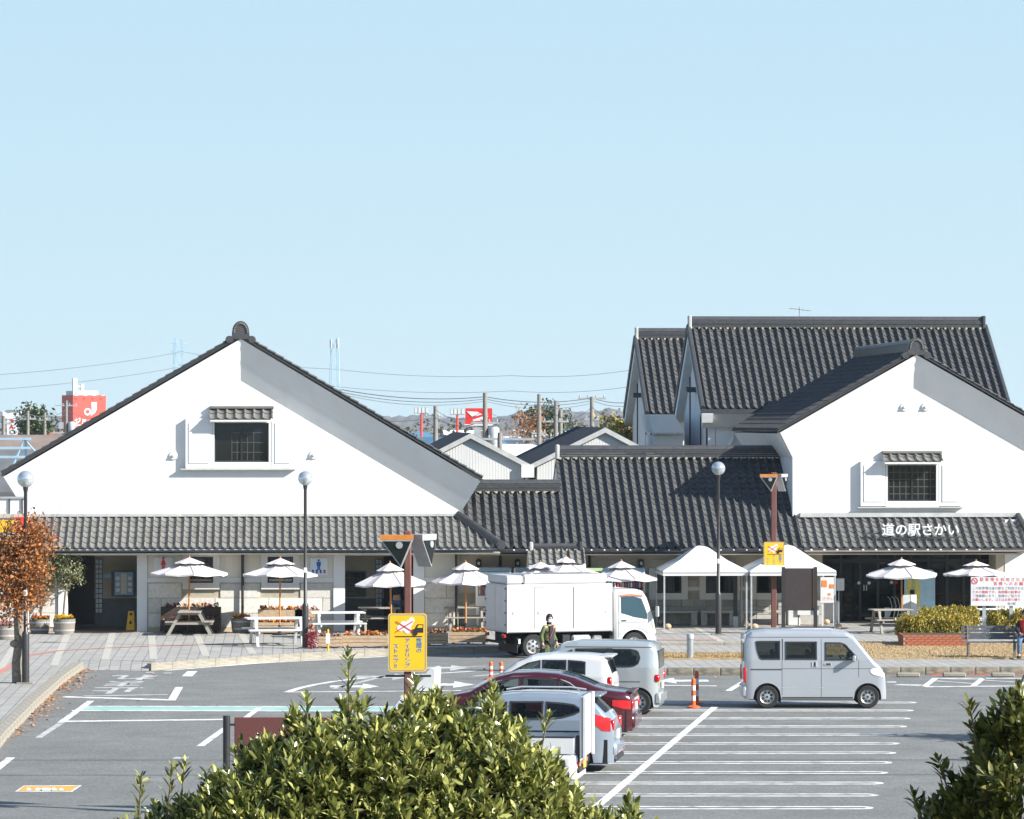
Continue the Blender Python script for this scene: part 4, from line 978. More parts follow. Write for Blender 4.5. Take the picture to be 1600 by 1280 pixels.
an_o = MB().tube([(4.3, hallD[2], hallD[4]), (4.3, hallD[2], hallD[4] + .75)], .02, 5).build('antenna_mast', 'galv', rr_)
for k in range(5): MB().tube([(4.0 + k * .15, hallD[2] - .25, hallD[4] + .68 - k * .02), (4.0 + k * .15, hallD[2] + .25, hallD[4] + .68 - k * .02)], .012, 4).build('antenna_rod', 'galv', an_o)
MB().tube([(3.9, hallD[2], hallD[4] + .70), (4.75, hallD[2], hallD[4] + .60)], .015, 4).build('antenna_boom', 'galv', an_o)
# canopy block in front of the smaller hall
mb = MB(); p0 = P(1008, 648, 158); mb.bb((p0.x + .15, 153, 3), (p0.x + 1.25, 162, P(1008, 700, 158).z + .5)); mb.prism([(p0.x + .1, P(0, 676, 157).z), (p0.x + 1.3, P(0, 676, 157).z), (p0.x + .9, P(0, 648, 157).z), (p0.x - .05, P(0, 648, 157).z)], 152.5, 162, 'y')
tag(mb.build('link_block', 'plaster'), 'small white stepped block between the two tall halls', 'building')
# ================================================================== F: two small sheds with white corrugated gables
def shed(label, apex, rt, lt, Y, ln):
    a = P(*apex, Y); r = P(*rt, Y); l = P(*lt, Y)
    root = thing('storage_shed', label, 'shed', (a.x, Y, 0), ROT, 'storage sheds behind the low roof')
    A_ = Vector((0, a.z)); R_ = Vector((r.x - a.x, r.z)); L_ = Vector((l.x - a.x, l.z))
    wr = R_ + (A_ - R_).normalized() * .35; wl = L_ + (A_ - L_).normalized() * .35
    mb = MB(); mb.prism([(wl.x, 0), (wl.x, wl.y - .1), (0, a.z - .1), (wr.x, wr.y - .1), (wr.x, 0)], .16, .3, 'y'); mb.build('gable_wall', 'siding', root)
    rb = MB(); x = wl.x + .1
    while x < wr.x:
        zt = (a.z - .14) + (wl.y - a.z) * (x / wl.x) if x < 0 else (a.z - .14) + (wr.y - a.z) * (x / wr.x)
        rb.bb((x, .154, 2.5), (x + .05, .162, zt - .02)); x += .10
    o = rb.build('siding_ribs', 'siding', root); stuff(o)
    mb = MB(); mb.bb((wl.x, .3, 0), (wl.x + .1, ln, wl.y - .1)); mb.bb((wr.x - .1, .3, 0), (wr.x, ln, wr.y - .1)); mb.build('side_wall', 'siding', root)
    for E in (L_, R_):
        mb = MB(); n = Vector((0, .1)); mb.prism([tuple(E), tuple(A_), tuple(A_ - n), tuple(E - n)], .06, ln, 'y'); rf = mb.build('roof', 'roof_metal', root)
        mb = MB(); mb.prism([tuple(E + n * .2), tuple(A_ + n * .2), tuple(A_ - n * 1.6), tuple(E - n * 1.6)], 0, .055, 'y'); mb.build('barge_board', 'metal_flash', rf)
        mb = MB(); s = (A_ - E); nn = s.length; k = .15
        while k < ln - .2: mb.add([(E.x, k, E.y + .012), (A_.x, k, A_.y + .012), (A_.x, k + .03, A_.y + .035), (E.x, k + .03, E.y + .035), (A_.x, k + .06, A_.y + .012), (E.x, k + .06, E.y + .012)], [(0, 1, 2, 3), (3, 2, 4, 5)]); k += .45
        stuff(mb.build('roof_seams', 'roof_metal', rf))
    mb = MB(); mb.bb((wr.x - .1, -.05, wr.y - .55), (wr.x + .35, .14, wr.y - .1)); mb.tube([(wr.x + .1, .08, wr.y - .5), (wr.x + .1, .08, 0)], .05, 6); mb.build('rain_hopper', 'white_trim', root)
    return root
shed('storage shed with white corrugated gable just right of the left gable roof', (735.5, 678), (833, 729), (640, 727), 143, 15)
shed('larger storage shed with white corrugated gable left of the tall halls', (946, 669), (1030, 713), (826, 728), 144, 15)
# ------------------------------------------------------------------ street furniture on the terrace
mat('banner_green', (.40, .50, .24), .7, var=.1); mat('board_brown', (.035, .026, .026), .7, var=.15); mat('sign_grey', (.66, .67, .68), .6, var=.04)
mat('board_sky', (.42, .62, .74), .6, var=.1, scale=4); mat('yellow_board', (.75, .60, .14), .6, var=.15, scale=8); mat('bench_slat', (.10, .11, .125), .7, var=.35, scale=6, stretch=(1, 9, 9))
mat('canvas_seam', (.42, .40, .41), .8, var=.05); mat('galv_dark', (.12, .12, .13), .5)
mat('good_a', (.55, .40, .22), .7); mat('good_b', (.45, .10, .06), .7); mat('good_c', (.30, .36, .40), .7); mat('good_d', (.62, .58, .5), .7)
mat('lamp_cap', (0.55, 0.58, 0.62), 0.12, metal=0.6, var=0.05); glassmat('lamp_glass', (0.55, 0.58, 0.60), 0.05, clear=.45)
mat('amber_metal', (0.55, 0.19, 0.03), 0.5, var=.1)
def lamp_post(label, px, py, z, hgt, group='globe lamp posts'):
    g = G(px, py, z); root = thing('lamp_post', label, 'street lamp', g, 0, group)
    MB().lathe([(.0, 0), (.095, 0), (.095, 1.25), (.085, 1.30), (.052, 1.34), (.045, hgt - .55), (.06, hgt - .5), (.07, hgt - .42), (.0, hgt - .42)], 14).build('post', 'post_dark', root, 40)
    r = .215; zc = hgt - r
    pr = []; 
    for k in range(7): a = math.pi / 2 * k / 6; pr.append((r * math.cos(a) + .001, zc + r * math.sin(a)))
    MB().lathe(pr, 18).build('globe_cap', 'lamp_cap', root, 60)
    pr = []
    for k in range(7): a = -math.pi / 2 + math.pi / 2 * k / 6 * .98; pr.append((r * math.cos(a) + .001, zc + r * math.sin(a)))
    MB().lathe(pr, 18).build('globe_glass', 'lamp_glass', root, 60)
    MB().lathe([(0, zc - .2), (.06, zc - .2), (.06, zc), (0, zc)], 10).build('lamp_bulb', 'ink_white', root)
    MB().box((.0, -.07, 2.3), (.10, .10, .16), bev=.02).build('cable_box', 'white_trim', root)
    MB().box((0, 0, .015), (.42, .42, .03)).build('base_plate', 'kerb', root)
    return root
mat('lamp_cap', (0.55, 0.58, 0.62), 0.12, metal=0.6, var=0.05); glassmat('lamp_glass', (0.55, 0.58, 0.60), 0.05, clear=.45)
lamp_post('globe lamp post in front of the autumn tree at the far left', 40, 1068, SW, 5.42)
lamp_post('globe lamp post beside the white picnic tables', 477, 1013.5, SW, 5.22)
lamp_post('globe lamp post in front of the first white tent', 1122.5, 992, SW, 5.42)
# brown posts with triangular lamp heads and a yellow sign
def sign_post(label, g, hgt, sz, sw, sh, wd=.22):
    root = thing('sign_post', label, 'sign post', g, 0, 'brown posts with a yellow sign')
    MB().box((0, 0, hgt / 2), (wd, wd, hgt), bev=.02).build('post', 'brown_metal', root)
    # two lamp heads, flat triangles hung from the arm
    def head(x0, x1, y, rz, face):
        h = MB(); t = .13; a = (x0, hgt - .14); b = (x1, hgt - .14); c = ((x0 + x1) / 2 + .08, hgt - .62)
        RZ = Matrix.Rotation(rz, 3, 'Z'); pv = Vector(((x0 + x1) / 2, y, 0))
        def turn(mb): mb.v = [tuple(RZ @ (Vector(p) - pv) + pv) for p in mb.v]; return mb
        h.prism([a, b, c], y - t, y + t, 'y'); o = turn(h).build('lamp_head', 'galv', root)
        f = MB(); cx = (a[0] + b[0] + c[0]) / 3; cz = (a[1] + b[1] + c[1]) / 3
        f.prism([(cx + (p[0] - cx) * .86, cz + (p[1] - cz) * .86) for p in (a, b, c)], y - t - .012, y - t - .001, 'y'); turn(f).build('lamp_glass', 'glass_dark', o)
        turn(MB().lathe([(0, 0), (.06, 0), (.06, .02)], 14, (cx + .02, y - t - .03, cz + .07), 'y')).build('lamp_lens', 'lamp_glass', o)
        turn(MB().bb((x0, y - t - .005, hgt - .14), (x1, y + t + .005, hgt - .06))).build('head_arm', 'amber_metal' if x0 < -.1 else 'galv', o)
    head(-.46, .10, -.22, 0, True); head(.0, .50, .30, R(62), True)
    zz = sz
    b = MB(); rr = .05; pts = []
    for cx, cz, a0 in ((sw / 2 - rr, sh / 2 - rr, 0), (-sw / 2 + rr, sh / 2 - rr, 90), (-sw / 2 + rr, -sh / 2 + rr, 180), (sw / 2 - rr, -sh / 2 + rr, 270)):
        for k in range(5): a = R(a0 + 90 * k / 4); pts.append((cx + rr * math.cos(a), zz + cz + rr * math.sin(a)))
    b.prism(pts, -wd / 2 - .035, -wd / 2 - .012, 'y'); sg = b.build('sign_board', 'yellow_sign', root)
    k = .93; y0 = -wd / 2 - .036
    fr = MB(); n = len(pts); o_ = [(x * k * 1.015, zz + (z - zz) * .965) for x, z in pts]; i_ = [(x * k * .985, zz + (z - zz) * .945) for x, z in pts]
    V = [(x, y0 - .002, z) for x, z in o_] + [(x, y0 - .002, z) for x, z in i_]; fr.add(V, [(q, (q + 1) % n, n + (q + 1) % n, n + q) for q in range(n)]); fr.build('sign_border', 'sign_blue', sg)
    s = sw / .66
    def T(t, x, z, size, m='sign_blue'): text('sign_lettering', t, size * s, m, sg, (x * s, y0 - .002, zz + z * s), ext=.002, bold=.0008, xs=1.1, spacing=.92)
    T('夜\n間\nの', .20, -.055, .092); T('ア\nイ\nド\nリ\nン\nグ', .0, -.185, .092); T('ス\nト\nッ\nプ\n!!', -.20, -.235, .092)
    c = MB(); 
    for (x, z, r) in ((-.02, .27, .085), (-.12, .25, .06), (.03, .33, .06), (.07, .38, .05), (.0, .21, .06), (-.07, .31, .055)): c.lathe([(0, 0), (r * s, 0), (r * s, .003)], 14, (x * s, y0 - .0035 - r * .01, zz + z * s), 'y')
    c.build('smoke_symbol', 'ink_white', sg)
    x_ = MB()
    for (a, b_) in (((-.2, .36), (.09, .18)), ((-.2, .18), (.09, .36))):
        d = Vector((b_[0] - a[0], b_[1] - a[1])).normalized(); nx, nz = -d.y * .009, d.x * .009
        x_.poly([((a[0] + nx) * s, y0 - .009, zz + (a[1] + nz) * s), ((b_[0] + nx) * s, y0 - .009, zz + (b_[1] + nz) * s), ((b_[0] - nx) * s, y0 - .009, zz + (b_[1] - nz) * s), ((a[0] - nx) * s, y0 - .009, zz + (a[1] - nz) * s)])
    x_.build('red_cross', 'ink_red', sg)
    v = MB(); cp = [(.05, .17), (.27, .17), (.27, .31), (.17, .31), (.12, .23), (.05, .21)]
    v.prism([(x * s, zz + z * s) for x, z in cp], y0 - .005, y0 - .001, 'y'); v.lathe([(0, 0), (.045 * s, 0), (.045 * s, .004)], 14, (.13 * s, y0 - .008, zz + .16 * s), 'y')
    v.bb((-.21 * s, y0 - .005, zz + .095 * s), (.25 * s, y0 - .001, zz + .11 * s)); v.build('car_symbol', 'ink_black', sg)
    w_ = MB(); w_.prism([((x) * s, zz + z * s) for x, z in ((.185, .25), (.255, .25), (.255, .295), (.19, .295), (.16, .25))], y0 - .010, y0 - .007, 'y'); w_.build('car_symbol_window', 'yellow_sign', sg)
    MB().bb((-.38, -.03, zz - sh / 2 - .10), (.40, .03, zz - sh / 2 - .065)).build('cross_arm', 'black_metal', root)
    return root
mat('amber_metal', (0.55, 0.19, 0.03), 0.5, var=.1)
Ys = 70.0
p = P(637, 1000, Ys); sign_post('brown post with triangular lamps and yellow no idling sign, rising from the bush', (p.x, Ys, 0), P(637, 830, Ys).z, P(637, 1003.5, Ys).z, .66, .99, .125)
Ys2 = G(1209, 983, SW).y
p = P(1209, 900, Ys2); q = sign_post('brown post with small yellow no idling sign in front of the second tent', (p.x, Ys2, SW), P(0, 738, Ys2).z - SW, P(0, 871, Ys2).z - SW, .66, 1.0, .17)
# umbrellas
def umbrella(label, px, py_apex, pybase, rad, droop, rot=0.0):
    g = G(px, pybase, SW); zA = P(px, py_apex, g.y).z - SW
    root = thing('market_umbrella', label, 'umbrella', g, rot, 'white market umbrellas on the terrace')
    n = 8; zr = zA - droop
    def pt(i, t, z0, z1, r, sag=0): a = 2 * math.pi * i / n + .2; return Vector((r * t * math.cos(a), r * t * math.sin(a), z0 + (z1 - z0) * t + sag))
    c = MB(); V = []; Fs = []
    z0 = zA - .13; steps = [0.12, .4, .7, 1.0]
    for i in range(n):
        for h in range(2):
            for t in steps:
                a = 2 * math.pi * (i + h * .5) / n + .2; rr = rad * t * (1 if h == 0 else math.cos(math.pi / n) * .985)
                V.append((rr * math.cos(a), rr * math.sin(a), z0 + (zr - z0) * (t ** .93) - (.0 if h == 0 else .045 * t)))
    m = len(steps)
    for k in range(2 * n):
        for j in range(m - 1): Fs.append((k * m + j, k * m + j + 1, ((k + 1) % (2 * n)) * m + j + 1, ((k + 1) % (2 * n)) * m + j))
    c.add(V, Fs); c.build('canopy', 'canvas', root, fix=True)
    sm_ = MB()
    for i in range(n): sm_.tube([Vector(c.v[(2 * i) * m + j]) + Vector((0, 0, .004)) for j in range(m)], .011, 4)
    sm_.build('canopy_seams', 'canvas_seam', root)
    root.rotation_euler = (random.uniform(-.035, .035), random.uniform(-.035, .035), rot)
    # valance edge
    e = MB(); V = []; Fs = []
    for k in range(2 * n): x, y, z = V_ = c.v[k * m + m - 1]; V += [(x, y, z), (x * 1.003, y * 1.003, z - .05)]
    for k in range(2 * n): Fs.append((2 * k, 2 * k + 1, 2 * ((k + 1) % (2 * n)) + 1, 2 * ((k + 1) % (2 * n))))
    e.add(V, Fs); e.build('canopy_hem', 'canvas', root)
    t_ = MB(); V = [(0, 0, zA)]; r2 = rad * .40; zv = zA - droop * .40 + .02
    for i in range(2 * n):
        a = math.pi * i / n + .2; rr = r2 * (1 if i % 2 == 0 else .95); V.append((rr * math.cos(a), rr * math.sin(a), zv - (0 if i % 2 == 0 else .02)))
    t_.add(V, [(0, 1 + i, 1 + (i + 1) % (2 * n)) for i in range(2 * n)]); t_.build('vent_canopy', 'canvas', root)
    d = MB(); 
    for i in range(n): d.tube([pt(i, .36, z0, zr, rad, -.06), pt(i, .97, z0, zr, rad, -.045)], .012, 4)
    d.build('ribs', 'wood_orange', root)
    MB().lathe([(0, 0), (.028, 0), (.028, zA + .02), (0, zA + .02)], 8).build('pole', 'wood_orange', root)
    MB().lathe([(0, zA - .02), (.02, zA - .02), (.022, zA + .02), (.01, zA + .05), (0, zA + .06)], 8).build('finial', 'wood_orange', root)
    MB().lathe([(0, .0), (.24, 0), (.24, .05), (.06, .08), (.05, .3), (0, .3)], 12).build('base', 'black_metal', root)
    return root
for (px, pa, pb, rad, dr, lab, ro) in ((295, 871, 990, 1.22, .50, 'white double tiered umbrella in front of the left lavatory window', 0),
        (437, 872, 992, 1.24, .52, 'white umbrella behind the lamp post near the mens lavatory sign', .3),
        (612, 879, 990, 1.16, .66, 'white umbrella standing before the mens lavatory entrance', .12),
        (728, 878, 988, 1.10, .62, 'cream umbrella left of the box truck', .5),
        (844, 878, 985, 1.12, .50, 'white umbrella behind the truck, left one of the overlapping pair', .2),
        (882, 869.5, 982, 1.12, .52, 'white umbrella behind the truck, higher and right one of the overlapping pair', .35),
        (972, 876.5, 986, 1.22, .58, 'white umbrella above the cab of the box truck', .15),
        (1409, 873, 984, 1.18, .50, 'white umbrella in front of the blue cut-out board', .0),
        (1526, 876.5, 980, 1.10, .42, 'white umbrella above the white notice board at far right', .25)):
    umbrella(lab, px, pa, pb, rad, dr, ro)
# picnic tables
def picnic(label, px, py, rz, m, s=1.0, lng=1.5):
    root = thing('picnic_table', label, 'picnic table', G(px, py, SW), rz, 'picnic tables on the terrace'); root.scale = (s, s, s)
    pk = MB().box((0, 0, 0), (lng, .135, .04), bev=.008).mesh('plank', m)
    for k in range(5): link('plank', pk, root, Matrix.Translation((0, -.29 + k * .145, .73)))
    for y in (-.68, -.53, .53, .68): link('plank', pk, root, Matrix.Translation((0, y, .43)))
    for x in (-lng * .36, lng * .36):
        for sgn in (-1, 1):
            MB().add(*[[(x - .035, sgn * .24, .71), (x + .035, sgn * .24, .71), (x + .035, sgn * .34, .71), (x - .035, sgn * .34, .71), (x - .035, sgn * .62, 0), (x + .035, sgn * .62, 0), (x + .035, sgn * .73, 0), (x - .035, sgn * .73, 0)], [(0, 1, 2, 3), (4, 5, 6, 7), (0, 1, 5, 4), (1, 2, 6, 5), (2, 3, 7, 6), (3, 0, 4, 7)]]).build('leg', m, root)
        MB().box((x + .04, 0, .375), (.04, 1.46, .07)).build('seat_beam', m, root); MB().box((x + .04, 0, .675), (.04, .66, .07)).build('top_beam', m, root)
    return root
picnic('grey wooden picnic table under the leftmost umbrella', 297, 992, R(92), 'wood_grey')
picnic('white picnic table left of the middle lamp post', 432, 1008, R(12), 'wood_white', 1.1, 1.7)
picnic('white picnic table right of the middle lamp post', 527, 996, R(8), 'wood_white', 1.05, 1.6)
picnic('grey picnic table left of the large yellow sign', 592, 986, R(6), 'wood_grey', 1, 1.3)
picnic('dark grey picnic table left of the box truck', 727, 985, R(4), 'wood_grey', 1, 1.4)
picnic('small grey table under the umbrella by the mens sign', 435, 985, R(30), 'wood_grey', .8, 1.1)
picnic('grey wooden picnic table under the umbrella by the brick planter', 1392, 989, R(10), 'wood_grey', 1, 1.3)
picnic('white picnic table behind the white notice board', 1545, 984, R(10), 'wood_white', .9, 1.5)
# flowers
def flowers(parent, x0, x1, y0, y1, z, n, petal, hgt=.14, name='flowers'):
    V_ = []; F_ = []; Vg = []; Fg = []
    for k in range(n):
        c = np.array([rng.uniform(x0, x1), rng.uniform(y0, y1), z + rng.uniform(.25, 1) * hgt])
        for j in range(3):
            a = rng.uniform(0, 3.14); tl = rng.uniform(-.8, .8, 2); s = rng.uniform(.022, .042)
            ux = np.array([math.cos(a), math.sin(a), tl[0]]) * s; uy = np.array([-math.sin(a) * .5, math.cos(a) * .5, .9 + tl[1]]) * s
            i = len(V_); V_ += [c - ux - uy * .3, c + ux - uy * .3, c + ux * .8 + uy, c - ux * .8 + uy]; F_.append((i, i + 1, i + 2, i + 3))
        for j in range(3):
            c2 = c + np.array([rng.normal(0, .03), rng.normal(0, .03), -rng.uniform(.02, .09)]); a = rng.uniform(0, 6.3); s = .045
            ux = np.array([math.cos(a), math.sin(a), .4]) * s; uy = np.array([-math.sin(a), math.cos(a), .5]) * s * .5
            i = len(Vg); Vg += [c2 - ux, c2 - uy, c2 + ux, c2 + uy]; Fg.append((i, i + 1, i + 2, i + 3))
    stuff(link(name, arrmesh(name, V_, F_, petal), parent)); stuff(link('flower_leaves', arrmesh('flower_leaves', Vg, Fg, 'leaf_evergreen'), parent))
def barrel(label, px, py, r, h, petal):
    root = thing('barrel_planter', label, 'planter', G(px, py, SW), random.uniform(0, 3), 'half barrel planters')
    MB().lathe([(0, 0), (r * .84, 0), (r * .93, h * .35), (r, h), (r * .92, h), (r * .9, h * .9), (0, h * .9)], 20).build('tub', 'barrel', root, 35)
    for z in (.22, .72):
        rr = r * (.84 + .16 * z) + .012; MB().lathe([(rr, h * z), (rr + .006, h * z + .02), (rr + .008, h * z + .05), (rr - .02, h * z + .05)], 20).build('hoop', 'galv', root, 60)
    flowers(root, -r * .8, r * .8, -r * .8, r * .8, h * .92, 70, petal); return root
barrel('wooden half barrel with yellow and purple flowers under the left olive tree', 62, 989.5, .33, .44, 'petal_mix')
barrel('wooden half barrel with yellow flowers under the right olive tree', 100.5, 991, .35, .48, 'petal_yellow')
barrel('wooden half barrel with red flowers at the left edge behind the autumn tree', 8, 999, .36, .42, 'petal_red')
barrel('dark half barrel with yellow and red flowers left of the white picnic table', 377, 988.5, .33, .46, 'petal_mix')
def flowerbox(label, px0, px1, py, hpx, m, petal, tiers=1):
    a = G(px0, py, SW); b = G(px1, py, SW); wd = b.x - a.x; hh = hpx * a.y / F
    root = thing('flower_box', label, 'planter', ((a.x + b.x) / 2, a.y + .25, SW), 0, 'wooden flower boxes')
    for t in range(tiers):
        y0 = .28 * t; h = hh * (t + 1) / tiers; n = 3
        for k in range(n):
            z0 = .05 + (h - .06) * k / n
            MB().box((0, y0 - .22, z0 + (h - .06) / n / 2), (wd, .03, (h - .06) / n - .012)).build('board', m, root)
            MB().box((0, y0 + .22, z0 + (h - .06) / n / 2), (wd, .03, (h - .06) / n - .012)).build('board', m, root)
        for x in (-wd / 2 + .015, wd / 2 - .015): MB().box((x, y0, h / 2 + .02), (.035, .40, h - .06)).build('end_board', m, root)
        for x in (-wd * .4, 0, wd * .4): MB().box((x, y0, .025), (.1, .4, .05)).build('foot', m, root)
        MB().box((0, y0, h - .06), (wd - .08, .39, .03)).build('soil', 'soil', root)
        flowers(root, -wd / 2 + .05, wd / 2 - .05, y0 - .17, y0 + .17, h - .05, int(45 * wd), petal, .13)
flowerbox('dark two tier flower box behind the leftmost picnic table', 250, 343, 989, 40, 'wood_dark', 'petal_purple', 2)
flowerbox('tan wooden two tier flower box left of the middle lamp post', 402, 472, 991, 38, 'wood_tan', 'petal_mix', 2)
flowerbox('tan wooden two tier flower box just behind the middle lamp post', 460, 497, 991, 38, 'wood_tan', 'petal_red', 2)
flowerbox('tan flower box on the kerb right of the red plant', 496, 534, 1013, 19, 'wood_tan', 'petal_purple')
flowerbox('tan flower box on the kerb left of the large yellow sign', 535, 606, 1012.5, 20, 'wood_tan', 'petal_mix')
flowerbox('flower box on the kerb right of the large yellow sign in truck shade', 640, 700, 1009, 20, 'wood_tan', 'petal_purple')
flowerbox('flower box on the kerb next to the rear of the box truck', 702, 762, 1007, 20, 'wood_tan', 'petal_mix')
# tents
def tent(label, pxl, pxr, py_e, py_base, py_a, depth, legs):
    a = G(pxl, py_base, SW); b = G(pxr, py_base, SW); Y = (a.y + b.y) / 2; wd = b.x - a.x
    ze = P(0, py_e, Y).z - SW; zA = P(0, py_a, Y + depth / 2).z - SW
    root = thing('canopy_tent', label, 'tent', ((a.x + b.x) / 2, Y, SW), ROT, 'white canopy tents')
    c = MB(); w2 = wd / 2; k = .13
    base = [(-w2, 0, ze), (w2, 0, ze), (w2, depth, ze), (-w2, depth, ze)]
    top = [(-w2 * k, depth / 2 - depth * k / 2, zA - .05), (w2 * k, depth / 2 - depth * k / 2, zA - .05), (w2 * k, depth / 2 + depth * k / 2, zA - .05), (-w2 * k, depth / 2 + depth * k / 2, zA - .05)]
    mid = [tuple(Vector(p).lerp(Vector(q), .5) - Vector((0, 0, .05))) for p, q in zip(base, top)]
    V = base + mid + top + [(0, depth / 2, zA)]
    Fs = [(i, (i + 1) % 4, 4 + (i + 1) % 4, 4 + i) for i in range(4)] + [(4 + i, 4 + (i + 1) % 4, 8 + (i + 1) % 4, 8 + i) for i in range(4)] + [(8 + i, 8 + (i + 1) % 4, 12) for i in range(4)]
    c.add(V, Fs); c.build('canopy', 'tent', root)
    v = MB(); V = base + [(x * 1.004, y, z - .16) for x, y, z in base]; v.add(V, [(i, (i + 1) % 4, 4 + (i + 1) % 4, 4 + i) for i in range(4)]); v.build('valance', 'tent', root)
    for (x, y) in ((-w2 + .04, .04), (w2 - .04, .04), (w2 - .04, depth - .04), (-w2 + .04, depth - .04)):
        MB().box((x, y, ze / 2), (.05, .05, ze)).build('leg', 'galv', root); MB().box((x, y, .01), (.16, .16, .02)).build('foot_plate', 'galv', root)
        MB().sphere((x + .12, y + .1, .1), .12, 8, 6, sc=(1, .8, .8)).build('weight_bag', 'wood_tan', root, 60)
    f = MB()
    for (p_, q_) in ((0, 1), (1, 2), (2, 3), (3, 0)): f.tube([Vector(base[p_]) - Vector((0, 0, .06)), Vector(base[q_]) - Vector((0, 0, .06))], .02, 4)
    f.build('truss', 'galv', root)
tent('white canopy tent left of the lamp post in front of the cafe windows', 1036, 1169, 892, 984, 851.5, 2.9, None)
tent('white canopy tent behind the small yellow sign', 1172, 1307, 892, 984, 851, 2.9, None)
# bollards
for (px, py, lab) in ((1078.5, 1030, 'stainless steel bollard left of the silver van'), (1163, 1029, 'stainless steel bollard just behind the rear of the silver van')):
    root = thing('bollard', lab, 'bollard', G(px, py, SW), 0, 'steel bollards')
    MB().lathe([(0, 0), (.10, 0), (.10, .56), (0, .56)], 18).build('shaft', 'steel', root, 40); MB().lathe([(.0, .57), (.103, .57), (.103, .68), (.09, .705), (0, .715)], 18).build('cap', 'galv', root, 40)
    MB().lathe([(.1, .555), (.094, .56), (.094, .57), (.1, .575)], 18).build('groove', 'black_metal', root)
# striped delineator posts
def delin(label, px, py, h, z=0):
    root = thing('delineator_post', label, 'traffic post', G(px, py, z), 0, 'striped delineator posts')
    MB().lathe([(0, 0), (.16, 0), (.16, .03), (.07, .06), (0, .06)], 14).build('base', 'cone_orange', root, 40)
    n = 5; r = .052
    for k in range(n): z0 = .05 + (h - .05) * k / n; z1 = .05 + (h - .05) * (k + 1) / n; MB().lathe([(r - .001, z0), (r, z0 + .001), (r, z1 - .001), (r - .001, z1)], 12).build('band', 'cone_orange' if k % 2 == 0 else 'ink_white', root, 40)
    MB().sphere((0, 0, h), r, 10, 6).build('top', 'cone_orange', root, 60)
delin('orange and white striped post right of the grey wagon', 1083.5, 1106, .66)
delin('taller red and white striped post directly behind the orange one', 1088.5, 1100, .76)
delin('orange striped post left of the white car roof, left of two', 767, 1062, .44); delin('orange striped post left of the white car roof, right of two', 783, 1060, .40)
# yellow sign stake on the road by the kerb
root = thing('stake_sign', 'yellow stake with a white card on a black rubber foot by the kerb', 'sign', G(512.5, 1029), 0)
MB().lathe([(0, 0), (.13, 0), (.12, .06), (.05, .1), (0, .1)], 14).build('foot', 'plastic_black', root, 40); MB().lathe([(0, .08), (.03, .08), (.03, .82), (0, .86)], 10).build('stake', 'yellow_sign', root); MB().box((0, -.04, .58), (.12, .01, .30)).build('card', 'ink_white', root)
# wet floor sign in the left entrance
root = thing('wet_floor_sign', 'yellow folding wet floor sign inside the left lavatory entrance', 'sign', LW(L(205, 976, .9)[0], .9, SW + .012), ROT + R(-8))
for s in (-1, 1): MB().add([(-.14, s * .16, 0), (.14, s * .16, 0), (.09, s * .02, .60), (-.09, s * .02, .60), (-.14, s * .13, 0), (.14, s * .13, 0), (.09, 0, .60), (-.09, 0, .60)], [(0, 1, 2, 3), (4, 5, 6, 7), (0, 1, 5, 4), (1, 2, 6, 5), (2, 3, 7, 6), (3, 0, 4, 7)]).build('panel', 'yellow_sign', root)
MB().bb((-.035, -.075, .47), (.035, -.055, .54)).build('handle_slot', 'ink_black', root); MB().prism([(-.05, .2), (.05, .2), (0, .32)], -.125, -.12, 'y').build('symbol', 'ink_black', root)
# vending machines behind the truck
def vending(label, px0, px1, py0, v, m, panel):
    u0, z1 = L(px0, py0, v); u1, _ = L(px1, py0, v); root = thing('vending_machine', label, 'vending machine', LW((u0 + u1) / 2, v, SW), ROT, 'drink vending machines'); w2 = (u1 - u0) / 2; h = z1 - SW
    MB().bb((-w2, 0, 0), (w2, .7, h), bev=.03).build('cabinet', m, root)
    MB().bb((-w2 + .06, -.012, h * .52), (w2 - .06, .01, h - .12)).build('display_window', 'glass_clear', root)
    MB().bb((-w2 + .06, -.004, h * .52), (w2 - .06, .012, h - .12)).build('display_back', panel, root)
    MB().bb((-w2 + .05, -.02, h - .1), (w2 - .05, .0, h - .02)).build('header_panel', 'poster_blue', root)
    cols = ['good_a', 'good_b', 'good_c', 'ink_white', 'ink_red', 'ink_blue']
    for r_ in range(3):
        n = int(w2 * 2 / .09)
        for k in range(n - 1):
            MB().lathe([(0, 0), (.03, 0), (.03, .13), (.012, .16), (0, .16)], 8, (-w2 + .12 + k * .09, -.025, h * .55 + r_ * .22)).build('bottle', cols[(k * 7 + r_ * 3) % 6], root)
    MB().bb((-w2 + .1, -.015, .25), (w2 - .1, .0, .45)).build('pickup_slot', 'plastic_black', root); MB().bb((w2 - .22, -.018, h * .3), (w2 - .08, .0, h * .48)).build('coin_panel', 'galv', root)
vending('white drink vending machine behind the cream umbrella', 744, 799, 887, 2.9, 'ink_white', 'sign_pale')
vending('white drink vending machine hidden mostly by the truck box', 803, 852, 887, 2.9, 'ink_white', 'sign_pale')
vending('drink vending machine above the truck cab under an umbrella', 955, 1008, 888, 2.9, 'sign_pale', 'dado_tile')
vending('drink vending machine behind the truck between two umbrellas', 905, 953, 888, 2.9, 'ink_white', 'good_d')
root = thing('promo_banner', 'green and pink banner above the vending machines', 'banner', LW(L(930, 890, 2.8)[0], 2.8, SW), ROT)
zz = L(930, 890, 2.8)[1] - SW; MB().box((0, 0, zz), (.5, .02, .10)).build('banner_cloth', 'banner_green', root); MB().bb((-.25, -.01, 0), (-.22, .02, zz)).build('pole', 'galv', root); MB().bb((.22, -.01, 0), (.25, .02, zz)).build('pole', 'galv', root)
